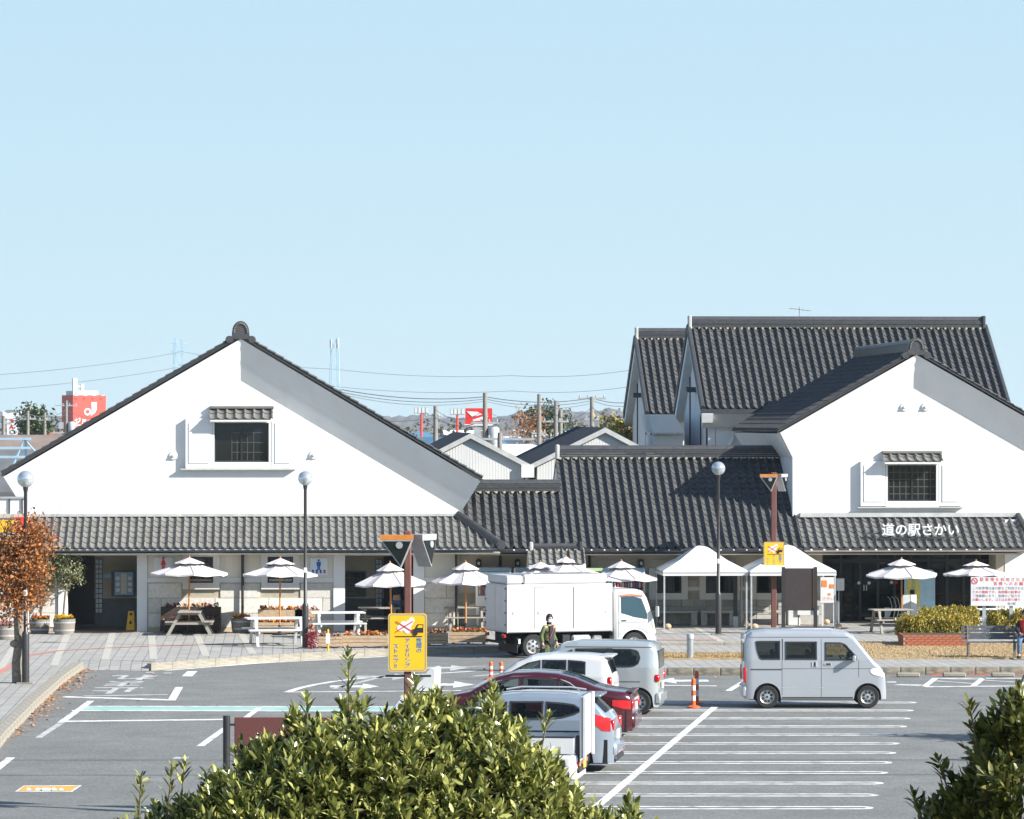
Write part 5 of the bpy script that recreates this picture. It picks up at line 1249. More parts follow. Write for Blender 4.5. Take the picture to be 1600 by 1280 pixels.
# white A-board by the left vending machine
root = thing('poster_stand', 'white poster stand with orange pictures beside the cream umbrella', 'sign', G(752, 978, SW), 0)
MB().box((0, 0, .95), (.16, .03, 1.1)).build('poster', 'ink_white', root)
for k in range(3): MB().bb((-.06, -.02, 1.1 + k * .13), (.06, -.016, 1.2 + k * .13)).build('picture', 'ink_orange', root)
MB().bb((-.06, -.02, .75), (.06, -.016, .92)).build('picture', 'poster_blue', root); MB().box((0, .02, .2), (.05, .05, .4)).build('stand', 'galv', root)
root = thing('white_crate', 'white sheet covered crate under the cream umbrella', 'crate', G(733, 977, SW), 0.2)
MB().add([(-.2, -.25, 0), (.2, -.25, 0), (.2, .25, 0), (-.2, .25, 0), (-.16, -.2, .6), (.18, -.2, .72), (.16, .2, .7), (-.18, .2, .62)], [(0, 1, 5, 4), (1, 2, 6, 5), (2, 3, 7, 6), (3, 0, 4, 7), (4, 5, 6, 7)]).build('cover', 'tent', root)
# stone benches under the cafe windows
for (x0, x1, lab) in ((1012, 1090, 'low stone bench under the first cafe window'), (1094, 1150, 'low stone bench under the second cafe window'), (1152, 1240, 'low stone bench under the third cafe window')):
    u0, _ = L(x0, 950, 3.1); u1, _ = L(x1, 950, 3.1); root = thing('stone_bench', lab, 'bench', LW((u0 + u1) / 2, 3.2, SW), ROT, 'stone benches by the cafe wall'); w2 = (u1 - u0) / 2
    MB().bb((-w2, -.22, .40), (w2, .25, .48), bev=.01).build('seat', 'stone_grey', root)
    for x in (-w2 + .12, w2 - .12): MB().bb((x - .1, -.18, 0), (x + .1, .22, .398)).build('leg', 'stone_grey', root)
# noticeboard backs and pillar
root = thing('notice_board', 'dark brown notice board on two black posts in front of the shop', 'notice board', G(1251, 991, SW), 0)
sb = G(1251, 991, SW).y / F; hz = lambda py, g=G(1251, 991, SW).y: P(0, py, g).z - SW
MB().bb((-26 * sb, -.03, hz(954)), (22 * sb, .03, hz(888))).build('board', 'board_brown', root)
for x in (-27, 23): MB().bb((x * sb - .055, -.06, 0), (x * sb + .055, .06, hz(886))).build('post', 'post_dark', root)
MB().bb((19 * sb, -.034, hz(950)), (22 * sb, -.03, hz(890))).build('edge_strip', 'wood_orange', root)
root = thing('pillar', 'dark square pillar wrapped at the foot under the first tent', 'pillar', G(1149, 980, SW), ROT)
hp_ = P(0, 893, G(1149, 980, SW).y).z - SW; MB().bb((-.06, -.06, .35), (.06, .06, hp_)).build('shaft', 'post_dark', root); MB().bb((-.08, -.08, 0), (.08, .08, .348)).build('foot', 'galv', root)
root = thing('poster_stand', 'white poster board with orange print beside the shop entrance', 'sign', G(1294, 978, SW), 0); gp = G(1294, 978, SW).y; hz = lambda py: P(0, py, gp).z - SW; sx = gp / F
MB().bb((-12 * sx, -.02, hz(942)), (12 * sx, .02, hz(902))).build('poster', 'ink_white', root); MB().bb((-10 * sx, -.03, hz(917)), (-2 * sx, -.02, hz(907))).build('print', 'ink_orange', root); MB().bb((2 * sx, -.03, hz(919)), (10 * sx, -.02, hz(913))).build('print', 'ink_orange', root); MB().bb((0, -.03, hz(930)), (4 * sx, -.02, hz(927))).build('print', 'ink_orange', root)
text('print', 'さかい', .14, 'ink_orange', root, (0, -.022, hz(936)), ext=.001)
for x in (-9, 9): MB().bb((x * sx - .02, 0, 0), (x * sx + .02, .04, hz(942))).build('leg', 'white_trim', root)
root = thing('menu_sign', 'small white card sign on a thin stand by the shop doors', 'sign', G(1313, 975, SW), 0); MB().box((0, 0, 1.3), (.26, .015, .40)).build('card', 'sign_grey', root); MB().box((-.05, .02, .6), (.03, .03, 1.2)).build('stand', 'galv', root); MB().box((-.05, .02, .01), (.3, .25, .02)).build('foot', 'galv', root)
root = thing('white_cabinet', 'white cabinet behind the poster board by the shop', 'cabinet', G(1299, 973, SW), 0); MB().bb((-.27, 0, 0), (.27, .3, .72), bev=.01).build('body', 'ink_white', root); MB().bb((-.25, -.015, .05), (.25, -.003, .66)).build('door', 'white_trim', root)
root = thing('folding_table', 'small table with white cloth and red lettering behind the notice board', 'table', G(1262, 977, SW), 0); MB().bb((-.35, -.25, .62), (.35, .25, .65)).build('top', 'white_trim', root); MB().bb((-.35, -.262, .35), (.35, -.252, .65)).build('cloth', 'ink_white', root); MB().bb((-.2, -.268, .5), (.1, -.263, .58)).build('print', 'ink_orange', root)
for x in (-.32, .32): MB().bb((x - .015, -.2, 0), (x + .015, .2, .62)).build('leg', 'galv', root)
root = thing('storage_box', 'pale grey storage box behind the notice board left post', 'box', G(1240, 977, SW), 0); MB().bb((-.2, -.2, 0), (.2, .2, .5), bev=.02).build('box', 'white_trim', root); MB().bb((-.21, -.21, .5), (.21, .21, .55), bev=.015).build('lid', 'galv', root)
# cut-out photo board, left without its painted figure
gq = G(1437, 972, SW); sx = gq.y / F; hz = lambda py: P(0, py, gq.y).z - SW
root = thing('cutout_board', 'pale blue photo cut-out board with yellow surfboard and face hole', 'board', gq, 0)
w2 = 24 * sx; zt = hz(890); rr = .16; pts = [(-w2, 0), (w2, 0)] + [(w2 - rr + rr * math.cos(R(a)), zt - rr + rr * math.sin(R(a))) for a in (0, 30, 60, 90)] + [(-w2 + rr + rr * math.cos(R(a)), zt - rr + rr * math.sin(R(a))) for a in (90, 120, 150, 180)]
MB().prism(pts, -.02, .02, 'y').build('board', 'board_sky', root)
sf_ = []
for k in range(21): t = k / 20; a = 2 * math.pi * t; sf_.append((-w2 * .42 + 12 * sx * math.sin(a) * (abs(math.sin(a)) ** .3) * .9, zt * .55 + (zt * .42) * -math.cos(a)))
MB().prism(sf_, -.03, -.021, 'y').build('surfboard', 'yellow_board', root); MB().prism([(-w2 * .42 + (x + w2 * .42) * .28, zt * .55 + (z - zt * .55) * .9) for x, z in sf_], -.034, -.031, 'y').build('surfboard_stripe', 'banner_green', root)
MB().lathe([(0, 0), (.085, 0), (.085, .02)], 18, (-w2 * .5, -.05, hz(925)), 'y').build('face_hole', 'ink_black', root)
root = thing('sandwich_board', 'grey folded sandwich board in front of the cut-out board', 'sign', G(1421, 976, SW), .25); MB().box((-.11, 0, .5), (.24, .04, .95)).build('panel', 'galv', root); MB().box((.15, .03, .5), (.20, .04, .95)).build('panel', 'sign_grey', root)
root = thing('hand_cart', 'folded wire trolley leaning beside the umbrella pole at the shop doors', 'trolley', G(1398, 973, SW), 0)
for k, x in enumerate((-.14, 0, .12)):
    MB().tube([(x - .06, 0, .12), (x + .05, .02, .55), (x - .02, .02, .8), (x - .10, .02, .86)], .014, 5).build('frame_tube', 'steel', root)
for x in (-.15, .1): MB().lathe([(0, -.02), (.1, -.02), (.1, .02), (0, .02)], 14, (x, -.05, .1), 'y').build('wheel', 'plastic_black', root)
MB().bb((-.33, -.02, .1), (-.16, .1, .5)).build('basket', 'galv', root)
root = thing('shop_bag', 'small red bag hanging at the shop doors', 'bag', G(1365, 971, SW), 0); MB().lathe([(0, .0), (.06, .01), (.075, .12), (.06, .28), (.03, .36), (0, .37)], 12).build('bag', 'ink_red', root, 50); MB().tube([(-.03, 0, .36), (0, 0, .45), (.03, 0, .36)], .008, 5).build('handle', 'ink_black', root)
# white notice sign on two posts, right edge
gq = G(1560, 995, SW); sx = gq.y / F; hz = lambda py: P(0, py, gq.y).z - SW
root = thing('notice_sign', 'white notice sign with red and black writing on two grey posts at the right edge', 'sign', gq, R(-3))
MB().bb((-43 * sx, -.02, hz(947)), (48 * sx, .02, hz(902)), bev=.006).build('panel', 'sign_grey', root)
for x in (-22, 20): MB().bb((x * sx - .055, .021, 0), (x * sx + .055, .10, hz(905))).build('post', 'galv', root)
n_ = MB(); n_.lathe([(.075, 0), (.10, 0), (.10, .006), (.075, .006)], 20, (-37 * sx, -.028, hz(908)), 'y', closed=True); n_.box((-37 * sx, -.025, hz(908)), (.17, .005, .02), rot=Matrix.Rotation(R(45), 3, 'Y')); n_.build('prohibition_symbol', 'ink_red', root)
def W(t, x, py, size, m, al='LEFT'): text('writing', t, size, m, root, (x * sx, -.022, hz(py)), ext=.001, align=al, bold=.0005)
W('駐 車 場 を 利 用 さ れ る', -29, 906, .125, 'ink_red'); W('皆 様 へ の お 願 い', -8, 912.5, .125, 'ink_red')
W('この駐車場は道の駅をご利用される方の', -41, 919.5, .10, 'ink_grey'); W('ための施設です。長時間の駐車は', -41, 925.5, .10, 'ink_red'); W('ご遠慮願います。皆様のご協力を', -41, 931.5, .10, 'ink_grey'); W('お願いします。ゴミはお持ち帰り', -41, 937.5, .10, 'ink_red'); W('道の駅', 14, 943.5, .085, 'ink_grey')
# park bench
gq = G(1557, 1028, SW + .03); sx = gq.y / F
root = thing('park_bench', 'dark slatted park bench on the grass at the right edge', 'bench', gq, R(-2)); w2 = .95
for k in range(4): MB().bb((-w2, .38 + .02 * k, .50 + k * .10), (w2, .405 + .02 * k, .58 + k * .10)).build('back_slat', 'bench_slat', root)
for k in range(4): MB().bb((-w2, -.05 + k * .105, .42), (w2, .04 + k * .105, .45)).build('seat_slat', 'bench_slat', root)
for x in (-w2 * .82, w2 * .55):
    MB().bb((x - .025, -.02, 0), (x + .025, .03, .418)).build('leg', 'galv_brown', root); MB().bb((x - .025, .33, 0), (x + .025, .38, .418)).build('leg', 'galv_brown', root); MB().prism([(.33, .40), (.38, .40), (.465, .90), (.42, .90)], x - .02, x + .02, 'x').build('back_support', 'galv_brown', root)
# brick planters with clipped hedges
def brickbox(label, px0, px1, py, hpx, dep):
    a = G(px0, py, SW + .02); b = G(px1, py, SW + .02); wd = b.x - a.x; hh = hpx * a.y / F
    root = thing('brick_planter', label, 'planter', ((a.x + b.x) / 2, a.y, SW + .02), 0, 'brick planters')
    MB().bb((-wd / 2 + .015, .015, 0), (wd / 2 - .015, dep - .015, hh - .015)).build('core', 'mortar', root)
    me = MB().box((0, 0, 0), (.20, .05, .058)).mesh('brick', 'brick'); me2 = MB().box((0, 0, 0), (.05, .20, .058)).mesh('brick', 'brick')
    nr = max(3, int(hh / .068))
    for r_ in range(nr):
        z = .034 + r_ * .068; x = -wd / 2 + (.105 if r_ % 2 else .0)
        while x < wd / 2 - .05:
            link('brick', me, root, Matrix.Translation((min(x + .105, wd / 2 - .1), .02 + random.uniform(-.003, .003), z))); x += .21
        for k in range(int(dep / .21)): link('brick', me2, root, Matrix.Translation((-wd / 2 + .02, .14 + k * .21, z)))
    MB().bb((-wd / 2 + .06, .06, hh - .05), (wd / 2 - .06, dep - .06, hh - .004)).build('soil', 'soil', root)
    return root
brickbox('red brick planter under the clipped hedge on the grass', 1411, 1512, 1010, 18, 1.6)
# ------------------------------------------------------------------ vehicles
def carpaint(name, col, metal=.35, rough=.32): return mat(name, col, rough, metal=metal, var=0.02, scale=2, coat=.8)
carpaint('paint_silver', (.40, .42, .45), .3, .36); carpaint('paint_grey', (.40, .43, .44), .35, .3); carpaint('paint_pearl', (.60, .60, .60), .05, .28)
carpaint('paint_maroon', (.075, .010, .016), .3, .22); carpaint('paint_silver2', (.30, .35, .41), .4, .25); carpaint('truck_white', (.64, .64, .63), 0, .4)
mat('seat_cloth', (.06, .06, .065), .9, var=.1); mat('seam', (.06, .065, .07), .7, var=0); mat('underbody', (.012, .012, .013), .9, var=0); mat('alu', (.56, .56, .57), .45, metal=.4, var=.06, scale=3); mat('plate_yellow', (.75, .5, .05), .5, var=0)
def interp(pr, x):
    if x <= pr[0][0]: return pr[0][1]
    for (a, za), (b, zb) in zip(pr[:-1], pr[1:]):
        if x <= b: t = (x - a) / (b - a); return za + (zb - za) * t
    return pr[-1][1]
class Car:
    def __init__(s, name, label, L_, W_, prof, paint, axles, wr, belt, zb=.19, tumble=.13, corner=.34, er=.16, rr=.13, ground=(0, 0, 0), head=0.0, cat='car', ra=None, rim=8, group=None):
        s.L, s.W, s.prof, s.belt, s.zb, s.tum, s.c, s.er, s.rr = L_, W_, prof, belt, zb, tumble, corner, er, rr
        s.zr = max(z for _, z in prof); s.ax = axles; s.wr = wr; s.ra = ra or wr + .055
        s.root = thing(name, label, cat, ground, head, group); s.paint = paint
        xs = sorted(set([round(x, 4) for x in list(np.linspace(0, L_, int(L_ / .035))) + [p[0] for p in prof]]))
        mb = MB(); V = []; Fs = []; ns = 40; na = 4; s.holes = []; s.tops = []
        row = 0
        for x in xs:
            zt = s.top(x); zl = s.low(x); r = min(rr, (zt - zl) * .4); pts = []
            for k in range(ns): z = zl + (zt - r - zl) * k / (ns - 1); pts.append((s.hw(x, z), z))
            w_ = s.hw(x, zt - r)
            for k in range(1, na + 1): a = math.pi / 2 * k / na; pts.append((w_ - r * (1 - math.cos(a)), zt - r + r * math.sin(a)))
            pts.append((w_ * .5, zt + .012)); half = pts
            full = [(x - L_ / 2, y, z) for y, z in half] + [(x - L_ / 2, 0, zt + .018)] + [(x - L_ / 2, -y, z) for y, z in reversed(half)]
            V += full; row = len(full)
        n = len(xs)
        for i in range(n - 1):
            for k in range(row - 1): Fs.append((i * row + k, i * row + k + 1, (i + 1) * row + k + 1, (i + 1) * row + k))
        Fs.append(tuple(range(row))); Fs.append(tuple((n - 1) * row + k for k in reversed(range(row))))
        mb.add(V, Fs); s.body = mb.build('body', paint, s.root, 32)
        ub = MB(); ub.bb((-L_ / 2 + .12, -W_ / 2 + .07, zb - .02), (L_ / 2 - .12, W_ / 2 - .07, zb + .45)); ub.build('underbody', 'underbody', s.root)
        for xa in axles:
            for sd in (1, -1): s.wheel(xa, sd, rim)
    def top(s, x): return interp(s.prof, x)
    def low(s, x):
        z = s.zb
        for xa in s.ax:
            d = abs(x - xa)
            if d < s.ra: z = max(z, s.wr + math.sqrt(s.ra ** 2 - d * d))
        return z
    def hw(s, x, z):
        d = min(x, s.L - x); p = 1.0
        if d < s.c: p = 1 - s.er * ((1 - d / s.c) ** 2.2)
        if z > s.belt: p *= 1 - s.tum * (z - s.belt) / (s.zr - s.belt) * 1.0
        else: p *= 1 - .05 * ((s.belt * .75 - z) / s.belt) ** 2
        return s.W / 2 * p
    def wheel(s, xa, sd, spokes):
        r = s.wr; y = sd * (s.W / 2 - .10); x = xa - s.L / 2
        w_ = MB(); w_.lathe([(r * .62, -.085), (r * .92, -.09), (r, -.06), (r, .06), (r * .92, .09), (r * .62, .085)], 24, (x, y, r), 'y', closed=True); o = w_.build('wheel', 'tyre', s.root, 40)
        f = y + sd * .07
        q = MB(); q.lathe([(r * .64, .01 * sd), (r * .58, .0), (r * .51, -.03 * sd), (r * .14, -.012 * sd), (.001, -.01 * sd)], 20, (x, f, r), 'y', cap=False); q.build('rim', 'rim' if spokes else 'rim', o, 40)
        h = MB()
        n = spokes or 8; big = .12
        for k in range(n):
            a = 2 * math.pi * (k + .5) / n; h.lathe([(0, 0), (r * big, 0), (r * big, .004)], 8, (x + r * .38 * math.cos(a), f - sd * .014, r + r * .38 * math.sin(a)), 'y')
        h.lathe([(0, 0), (r * .1, 0), (r * .1, .004)], 10, (x, f + sd * .0, r), 'y'); stuff(h.build('rim_openings', 'plastic_black', o))
    def side(s, name, poly, m, off=.008, sides=(1, -1), par=None, rows=4):
        """poly: list of (x, zlo, zhi)"""
        out = []
        if name == 'side_window':
            s.holes.append(poly); t_ = .035
            s.side('window_seal', [(x, max(a, b - t_), b) for x, a, b in poly], 'plastic_black', off + .004, sides, par, 1); s.side('window_seal', [(x, a, min(b, a + t_)) for x, a, b in poly], 'plastic_black', off + .004, sides, par, 1)
            for (xa, xb) in ((poly[0][0], poly[0][0] + t_), (poly[-1][0] - t_, poly[-1][0])):
                f_ = lambda x, i: interp([(p[0], p[i]) for p in poly], x)
                s.side('window_seal', [(xa, f_(xa, 1), f_(xa, 2)), (xb, f_(xb, 1), f_(xb, 2))], 'plastic_black', off + .004, sides, par, 2)
        for sd in sides:
            V = []; Fs = []; mb = MB()
            P_ = []
            for (a, b) in zip(poly[:-1], poly[1:]):
                n = max(1, int(abs(b[0] - a[0]) / .08))
                for k in range(n): t = k / n; P_.append(tuple(a[i] + (b[i] - a[i]) * t for i in range(3)))
            P_.append(poly[-1])
            for (x, z0, z1) in P_:
                for k in range(rows + 1): z = z0 + (z1 - z0) * k / rows; V.append((x - s.L / 2, sd * (s.hw(x, z) + off), z))
            for i in range(len(P_) - 1):
                for k in range(rows): Fs.append((i * (rows + 1) + k, i * (rows + 1) + k + 1, (i + 1) * (rows + 1) + k + 1, (i + 1) * (rows + 1) + k))
            mb.add(V, Fs); out.append(mb.build(name, m, par or s.root, 40))
        return out
    def topglass(s, name, x0, x1, m='glass_car', inset=.10, off=.012):
        s.tops.append((min(x0, x1), max(x0, x1), inset))
        V = []; Fs = []; mb = MB(); n = 8
        for k in range(n + 1):
            x = x0 + (x1 - x0) * k / n; zt = s.top(x); w_ = s.hw(x, zt - .1) - inset
            for j in range(7): t = -1 + 2 * j / 6; V.append((x - s.L / 2, w_ * t, zt + .018 * (1 - abs(t)) + off - .03 * abs(t) ** 6))
        for k in range(n):
            for j in range(6): Fs.append((k * 7 + j, k * 7 + j + 1, (k + 1) * 7 + j + 1, (k + 1) * 7 + j))
        mb.add(V, Fs); return mb.build(name, m, s.root, 40)
    def seam(s, x, z0, z1, wd=.009): return s.side('door_seam', [(x - wd / 2, z0, z1), (x + wd / 2, z0, z1)], 'seam', .003, rows=8)
    def line(s, x0, x1, z, wd=.012, m='seam'): return s.side('body_line', [(x0, z - wd / 2, z + wd / 2), (x1, z - wd / 2, z + wd / 2)], m, .003, rows=1)
    def box(s, name, m, a, b, bev=.01, both=False, par=None):
        mb = MB(); mb.bb((a[0] - s.L / 2, a[1], a[2]), (b[0] - s.L / 2, b[1], b[2]), bev=bev); o = mb.build(name, m, par or s.root, 40)
        if both:
            mb = MB(); mb.bb((a[0] - s.L / 2, -a[1], a[2]), (b[0] - s.L / 2, -b[1], b[2]), bev=bev); mb.build(name, m, par or s.root, 40)
        return o
    def finish(s, seats):
        """open the body behind the glass, black seals round it, seats inside"""
        me = s.body.data; me.materials.append(M['plastic_black']); bm = bmesh.new(); bm.from_mesh(me); kill = []
        def inside(v):
            x = v.co.x + s.L / 2; z = v.co.z
            for poly in s.holes:
                if poly[0][0] <= x <= poly[-1][0]:
                    lo = interp([(p[0], p[1]) for p in poly], x); hi = interp([(p[0], p[2]) for p in poly], x)
                    if lo <= z <= hi and abs(v.co.y) > s.W * .3: return True
            for (a, b, ins) in s.tops:
                if a <= x <= b and z > s.top(x) - .10 and abs(v.co.y) < s.hw(x, s.top(x) - .1) - ins: return True
            return False
        fl = {v: inside(v) for v in bm.verts}
        for f in bm.faces:
            if len(f.verts) > 6: continue
            n = sum(fl[v] for v in f.verts)
            if n == len(f.verts): kill.append(f)
            elif n >= 3: f.material_index = 1
        bmesh.ops.delete(bm, geom=kill, context='FACES'); bm.to_mesh(me); bm.free()
        for x in seats:
            for y in (-.34, .34):
                z0 = s.zb + .28; se = MB(); se.box((x - s.L / 2 + .05, y, z0), (.48, .46, .16), bev=.04); se.box((x - s.L / 2 - .2, y, z0 + .36), (.14, .46, .62), rot=Matrix.Rotation(-.16, 3, 'Y'), bev=.05); se.box((x - s.L / 2 - .27, y, z0 + .76), (.09, .26, .18), bev=.04)
                se.build('car_seat', 'seat_cloth', s.root, 50)
        xd = max(seats) + .75; MB().box((xd - s.L / 2, 0, s.belt - .16), (.34, s.W * .82, .20), bev=.06).build('dashboard', 'seat_cloth', s.root, 50)
        sw_ = MB(); sw_.lathe([(.17, -.012), (.19, 0), (.17, .012), (.155, 0)], 16, (0, 0, 0), 'x', closed=True); o = sw_.build('steering_wheel', 'plastic_black', s.root, 50); o.location = (xd - .22 - s.L / 2, -.34, s.belt - .04); o.rotation_euler = (0, -.45, 0)
    def mirror(s, x, z):
        for sd in (1, -1):
            w_ = s.hw(x, z); mb = MB(); mb.box((x - s.L / 2, sd * (w_ + .13), z + .02), (.09, .17, .15), bev=.03); o = mb.build('wing_mirror', s.paint, s.root, 40)
            mb = MB(); mb.box((x - s.L / 2, sd * (w_ + .02), z - .03), (.05, .10, .04)); mb.build('mirror_arm', 'plastic_black', o)
def place(corner, L_, W_, head, left_near=True):
    d = Vector((math.cos(head), math.sin(head), 0)); r = Vector((math.sin(head), -math.cos(head), 0))
    return corner + d * L_ / 2 + (r if left_near else -r) * W_ / 2
# --- silver kei van, driving right
Lk, Wk = 3.40, 1.475
g = G(1163, 1107); c = Vector((g.x, g.y, 0)) + Vector((Lk / 2, Wk / 2, 0))
v = Car('silver_van', 'silver boxy kei van parked across the stall lines on the right', Lk, Wk, [(0, 1.60), (.05, 1.74), (.18, 1.83), (.5, 1.87), (2.1, 1.865), (2.42, 1.83), (2.62, 1.74), (3.10, 1.14), (3.22, 1.04), (3.32, .92), (3.38, .75), (3.40, .52)],
    'paint_silver', (.55, 2.96), .275, 1.13, zb=.22, tumble=.09, corner=.22, er=.08, ground=c, head=0, cat='van', rr=.12)
v.side('side_window', [(.27, 1.56, 1.60), (.30, 1.36, 1.61), (.36, 1.2, 1.615), (.42, 1.165, 1.615), (.86, 1.165, 1.615)], 'glass_priv'); v.side('side_window', [(.98, 1.165, 1.60), (1.74, 1.165, 1.60)], 'glass_priv')
v.side('side_window', [(1.93, 1.15, 1.585), (2.30, 1.15, 1.58), (2.42, 1.15, 1.54), (2.70, 1.15, 1.23)], 'glass_car'); v.side('window_pillar', [(.905, 1.16, 1.66), (.93, 1.16, 1.66)], 'seam', .004)
v.topglass('windshield', 2.66, 3.07, inset=.09); v.seam(.905, .32, 1.66); v.seam(1.845, .28, 1.66); v.seam(2.74, .75, 1.16); v.line(.15, .90, .93, .035); v.line(.9, 3.05, .95, .010); v.line(.12, 2.5, 1.70, .012); v.line(.85, 2.62, .50, .008, 'alu')
v.side('door_handle', [(1.62, 1.00, 1.12), (1.76, 1.00, 1.12)], 'alu', .014); v.side('handle_recess', [(1.66, 1.005, 1.11), (1.71, 1.005, 1.11)], 'plastic_black', .017); v.side('door_handle', [(1.92, 1.03, 1.09), (2.10, 1.03, 1.09)], 'alu', .014); v.side('handle_recess', [(1.95, 1.04, 1.08), (2.07, 1.04, 1.08)], 'plastic_black', .017)
v.side('side_rub', [(.9, .235, .27), (2.6, .235, .27)], 'plastic_black', .004); v.mirror(2.62, 1.18)
v.side('headlight', [(3.02, .86, .93), (3.1, .80, .97), (3.22, .78, .95), (3.36, .74, .84)], 'clear_lamp', .01); v.box('turn_signal', 'amber', (3.30, .56, .40), (3.395, .66, .52), .01, True); v.box('front_grille', 'plastic_black', (3.36, -.4, .55), (3.41, .4, .68)); v.box('tail_light', 'red_lamp', (-.02, .60, .62), (.06, .71, .98), .02, True); v.box('number_plate', 'plate_yellow', (3.39, -.16, .36), (3.41, .16, .5), .0)
v.box('rear_bumper', 'paint_silver', (-.04, -.70, .28), (.05, .70, .52), .03); v.box('rear_window', 'glass_car', (-.012, -.55, 1.12), (.0, .55, 1.55), 0); v.box('mud_flap', 'plastic_black', (.86, -.66, .12), (.88, .66, .3), 0)
v.finish((1.0, 1.85))
hd = R(172.5)
# --- grey tall wagon
Lg, Wg = 3.72, 1.69; g = G(1028, 1118)
v = Car('grey_wagon', 'grey tall compact wagon parked at the far end of the row', Lg, Wg, [(0, 1.22), (.03, 1.45), (.09, 1.60), (.22, 1.675), (.6, 1.70), (1.9, 1.70), (2.3, 1.63), (2.9, 1.12), (3.3, .98), (3.6, .85), (3.72, .55)], 'paint_grey', (.47, 3.02), .30, 1.10, ground=place(g, Lg, Wg, hd), head=hd, tumble=.12, er=.13, corner=.3, group='cars parked in the left row')
v.side('side_window', [(.42, 1.32, 1.36), (.46, 1.2, 1.48), (.55, 1.14, 1.53), (.68, 1.12, 1.55), (1.05, 1.12, 1.55), (1.08, 1.12, 1.55)], 'glass_priv'); v.side('side_window', [(1.16, 1.11, 1.56), (1.95, 1.11, 1.55)], 'glass_priv'); v.side('window_pillar', [(1.08, 1.11, 1.56), (1.16, 1.11, 1.56)], 'plastic_black', .006); v.side('side_window', [(2.02, 1.10, 1.53), (2.3, 1.1, 1.42), (2.7, 1.1, 1.16)], 'glass_car')
v.topglass('windshield', 2.35, 2.86); v.box('rear_window', 'glass_car', (-.014, -.60, 1.08), (.03, .60, 1.50), .01); v.box('tail_light', 'red_lamp', (-.03, .60, .78), (.10, .81, .95), .03, True); v.seam(1.12, .3, 1.1); v.seam(1.98, .3, 1.1); v.line(.42, 1.1, .78, .022); v.line(1.98, 1.99, .8)
v.box('rear_bumper', 'paint_grey', (-.06, -.80, .26), (.08, .80, .52), .04); v.box('number_plate', 'ink_white', (-.045, -.17, .60), (-.02, .17, .75), 0); v.box('plate_mark', 'plate_yellow', (-.03, .66, .70), (-.012, .74, .78), 0); v.line(.15, 2.2, 1.585, .02); v.mirror(2.5, 1.12); v.side('headlight', [(3.3, .72, .86), (3.55, .66, .8), (3.68, .62, .7)], 'clear_lamp'); v.seam(2.9, .7, 1.05)
v.finish((.95, 1.8))
# --- white small wagon
Lw, Ww = 3.40, 1.52; g = G(957, 1131)
v = Car('white_wagon', 'white five door wagon between the grey wagon and the dark red sedan', Lw, Ww, [(0, 1.0), (.06, 1.2), (.16, 1.44), (.26, 1.52), (.7, 1.555), (1.4, 1.56), (1.85, 1.51), (2.2, 1.38), (2.72, 1.02), (3.0, .92), (3.28, .78), (3.40, .5)], 'paint_pearl', (.6, 2.8), .29, 1.04, ground=place(g, Lw, Ww, hd), head=hd, tumble=.14, er=.14, corner=.3, group='cars parked in the left row')
v.side('side_window', [(.62, 1.07, 1.40), (.72, 1.06, 1.42), (1.0, 1.06, 1.44), (1.03, 1.06, 1.44)], 'glass_priv'); v.side('side_window', [(1.06, 1.06, 1.44), (1.62, 1.05, 1.44)], 'glass_priv'); v.side('side_window', [(1.66, 1.05, 1.435), (1.95, 1.05, 1.37), (2.35, 1.05, 1.16), (2.5, 1.05, 1.08)], 'glass_car')
for x in (1.045, 1.64): v.side('chrome_pillar', [(x - .012, 1.05, 1.44), (x + .012, 1.05, 1.44)], 'alu', .01)
v.topglass('windshield', 1.95, 2.66); v.topglass('rear_window', .035, .155, inset=.12); v.box('roof_spoiler', 'paint_pearl', (.02, -.55, 1.49), (.32, .55, 1.535), .015); v.box('tail_light', 'red_lamp', (.02, .60, .80), (.14, .735, 1.06), .03, True); v.seam(1.045, .3, 1.05); v.seam(1.64, .3, 1.05); v.line(.4, 2.7, .82, .01); v.mirror(2.3, 1.06)
v.side('headlight', [(2.82, .74, .84), (3.05, .68, .86), (3.3, .62, .74)], 'clear_lamp', .012); v.box('rear_bumper', 'paint_pearl', (-.05, -.70, .26), (.1, .70, .55), .05); v.box('number_plate', 'ink_white', (-.02, -.17, .66), (.0, .17, .82), 0); v.seam(2.62, .7, 1.0)
v.finish((.85, 1.7))
# --- dark red sedan
Lr, Wr = 4.62, 1.78; g = G(987, 1157)
v = Car('maroon_sedan', 'dark maroon four door sedan in the left row', Lr, Wr, [(0, .88), (.04, .97), (.14, 1.02), (.55, 1.07), (.80, 1.14), (1.25, 1.32), (1.65, 1.415), (2.1, 1.44), (2.6, 1.42), (2.95, 1.34), (3.55, 1.01), (3.75, .97), (4.3, .86), (4.55, .72), (4.62, .5)], 'paint_maroon', (.95, 3.70), .315, .97, ground=place(g, Lr, Wr, hd), head=hd, tumble=.20, er=.17, corner=.5, group='cars parked in the left row')
v.side('side_window', [(1.12, 1.02, 1.03), (1.35, 1.01, 1.20), (1.58, 1.0, 1.29), (1.60, 1.0, 1.30)], 'glass_priv'); v.side('side_window', [(1.65, 1.0, 1.30), (2.38, .99, 1.335)], 'glass_priv'); v.side('side_window', [(2.44, .99, 1.335), (2.75, .98, 1.30), (3.0, .98, 1.2), (3.40, .98, 1.0)], 'glass_car')
v.side('chrome_strip', [(1.10, 1.03, 1.05), (1.35, 1.21, 1.23), (1.6, 1.31, 1.33), (2.1, 1.35, 1.37), (2.6, 1.335, 1.355), (3.0, 1.22, 1.24), (3.4, 1.0, 1.02)], 'alu', .006, rows=1)
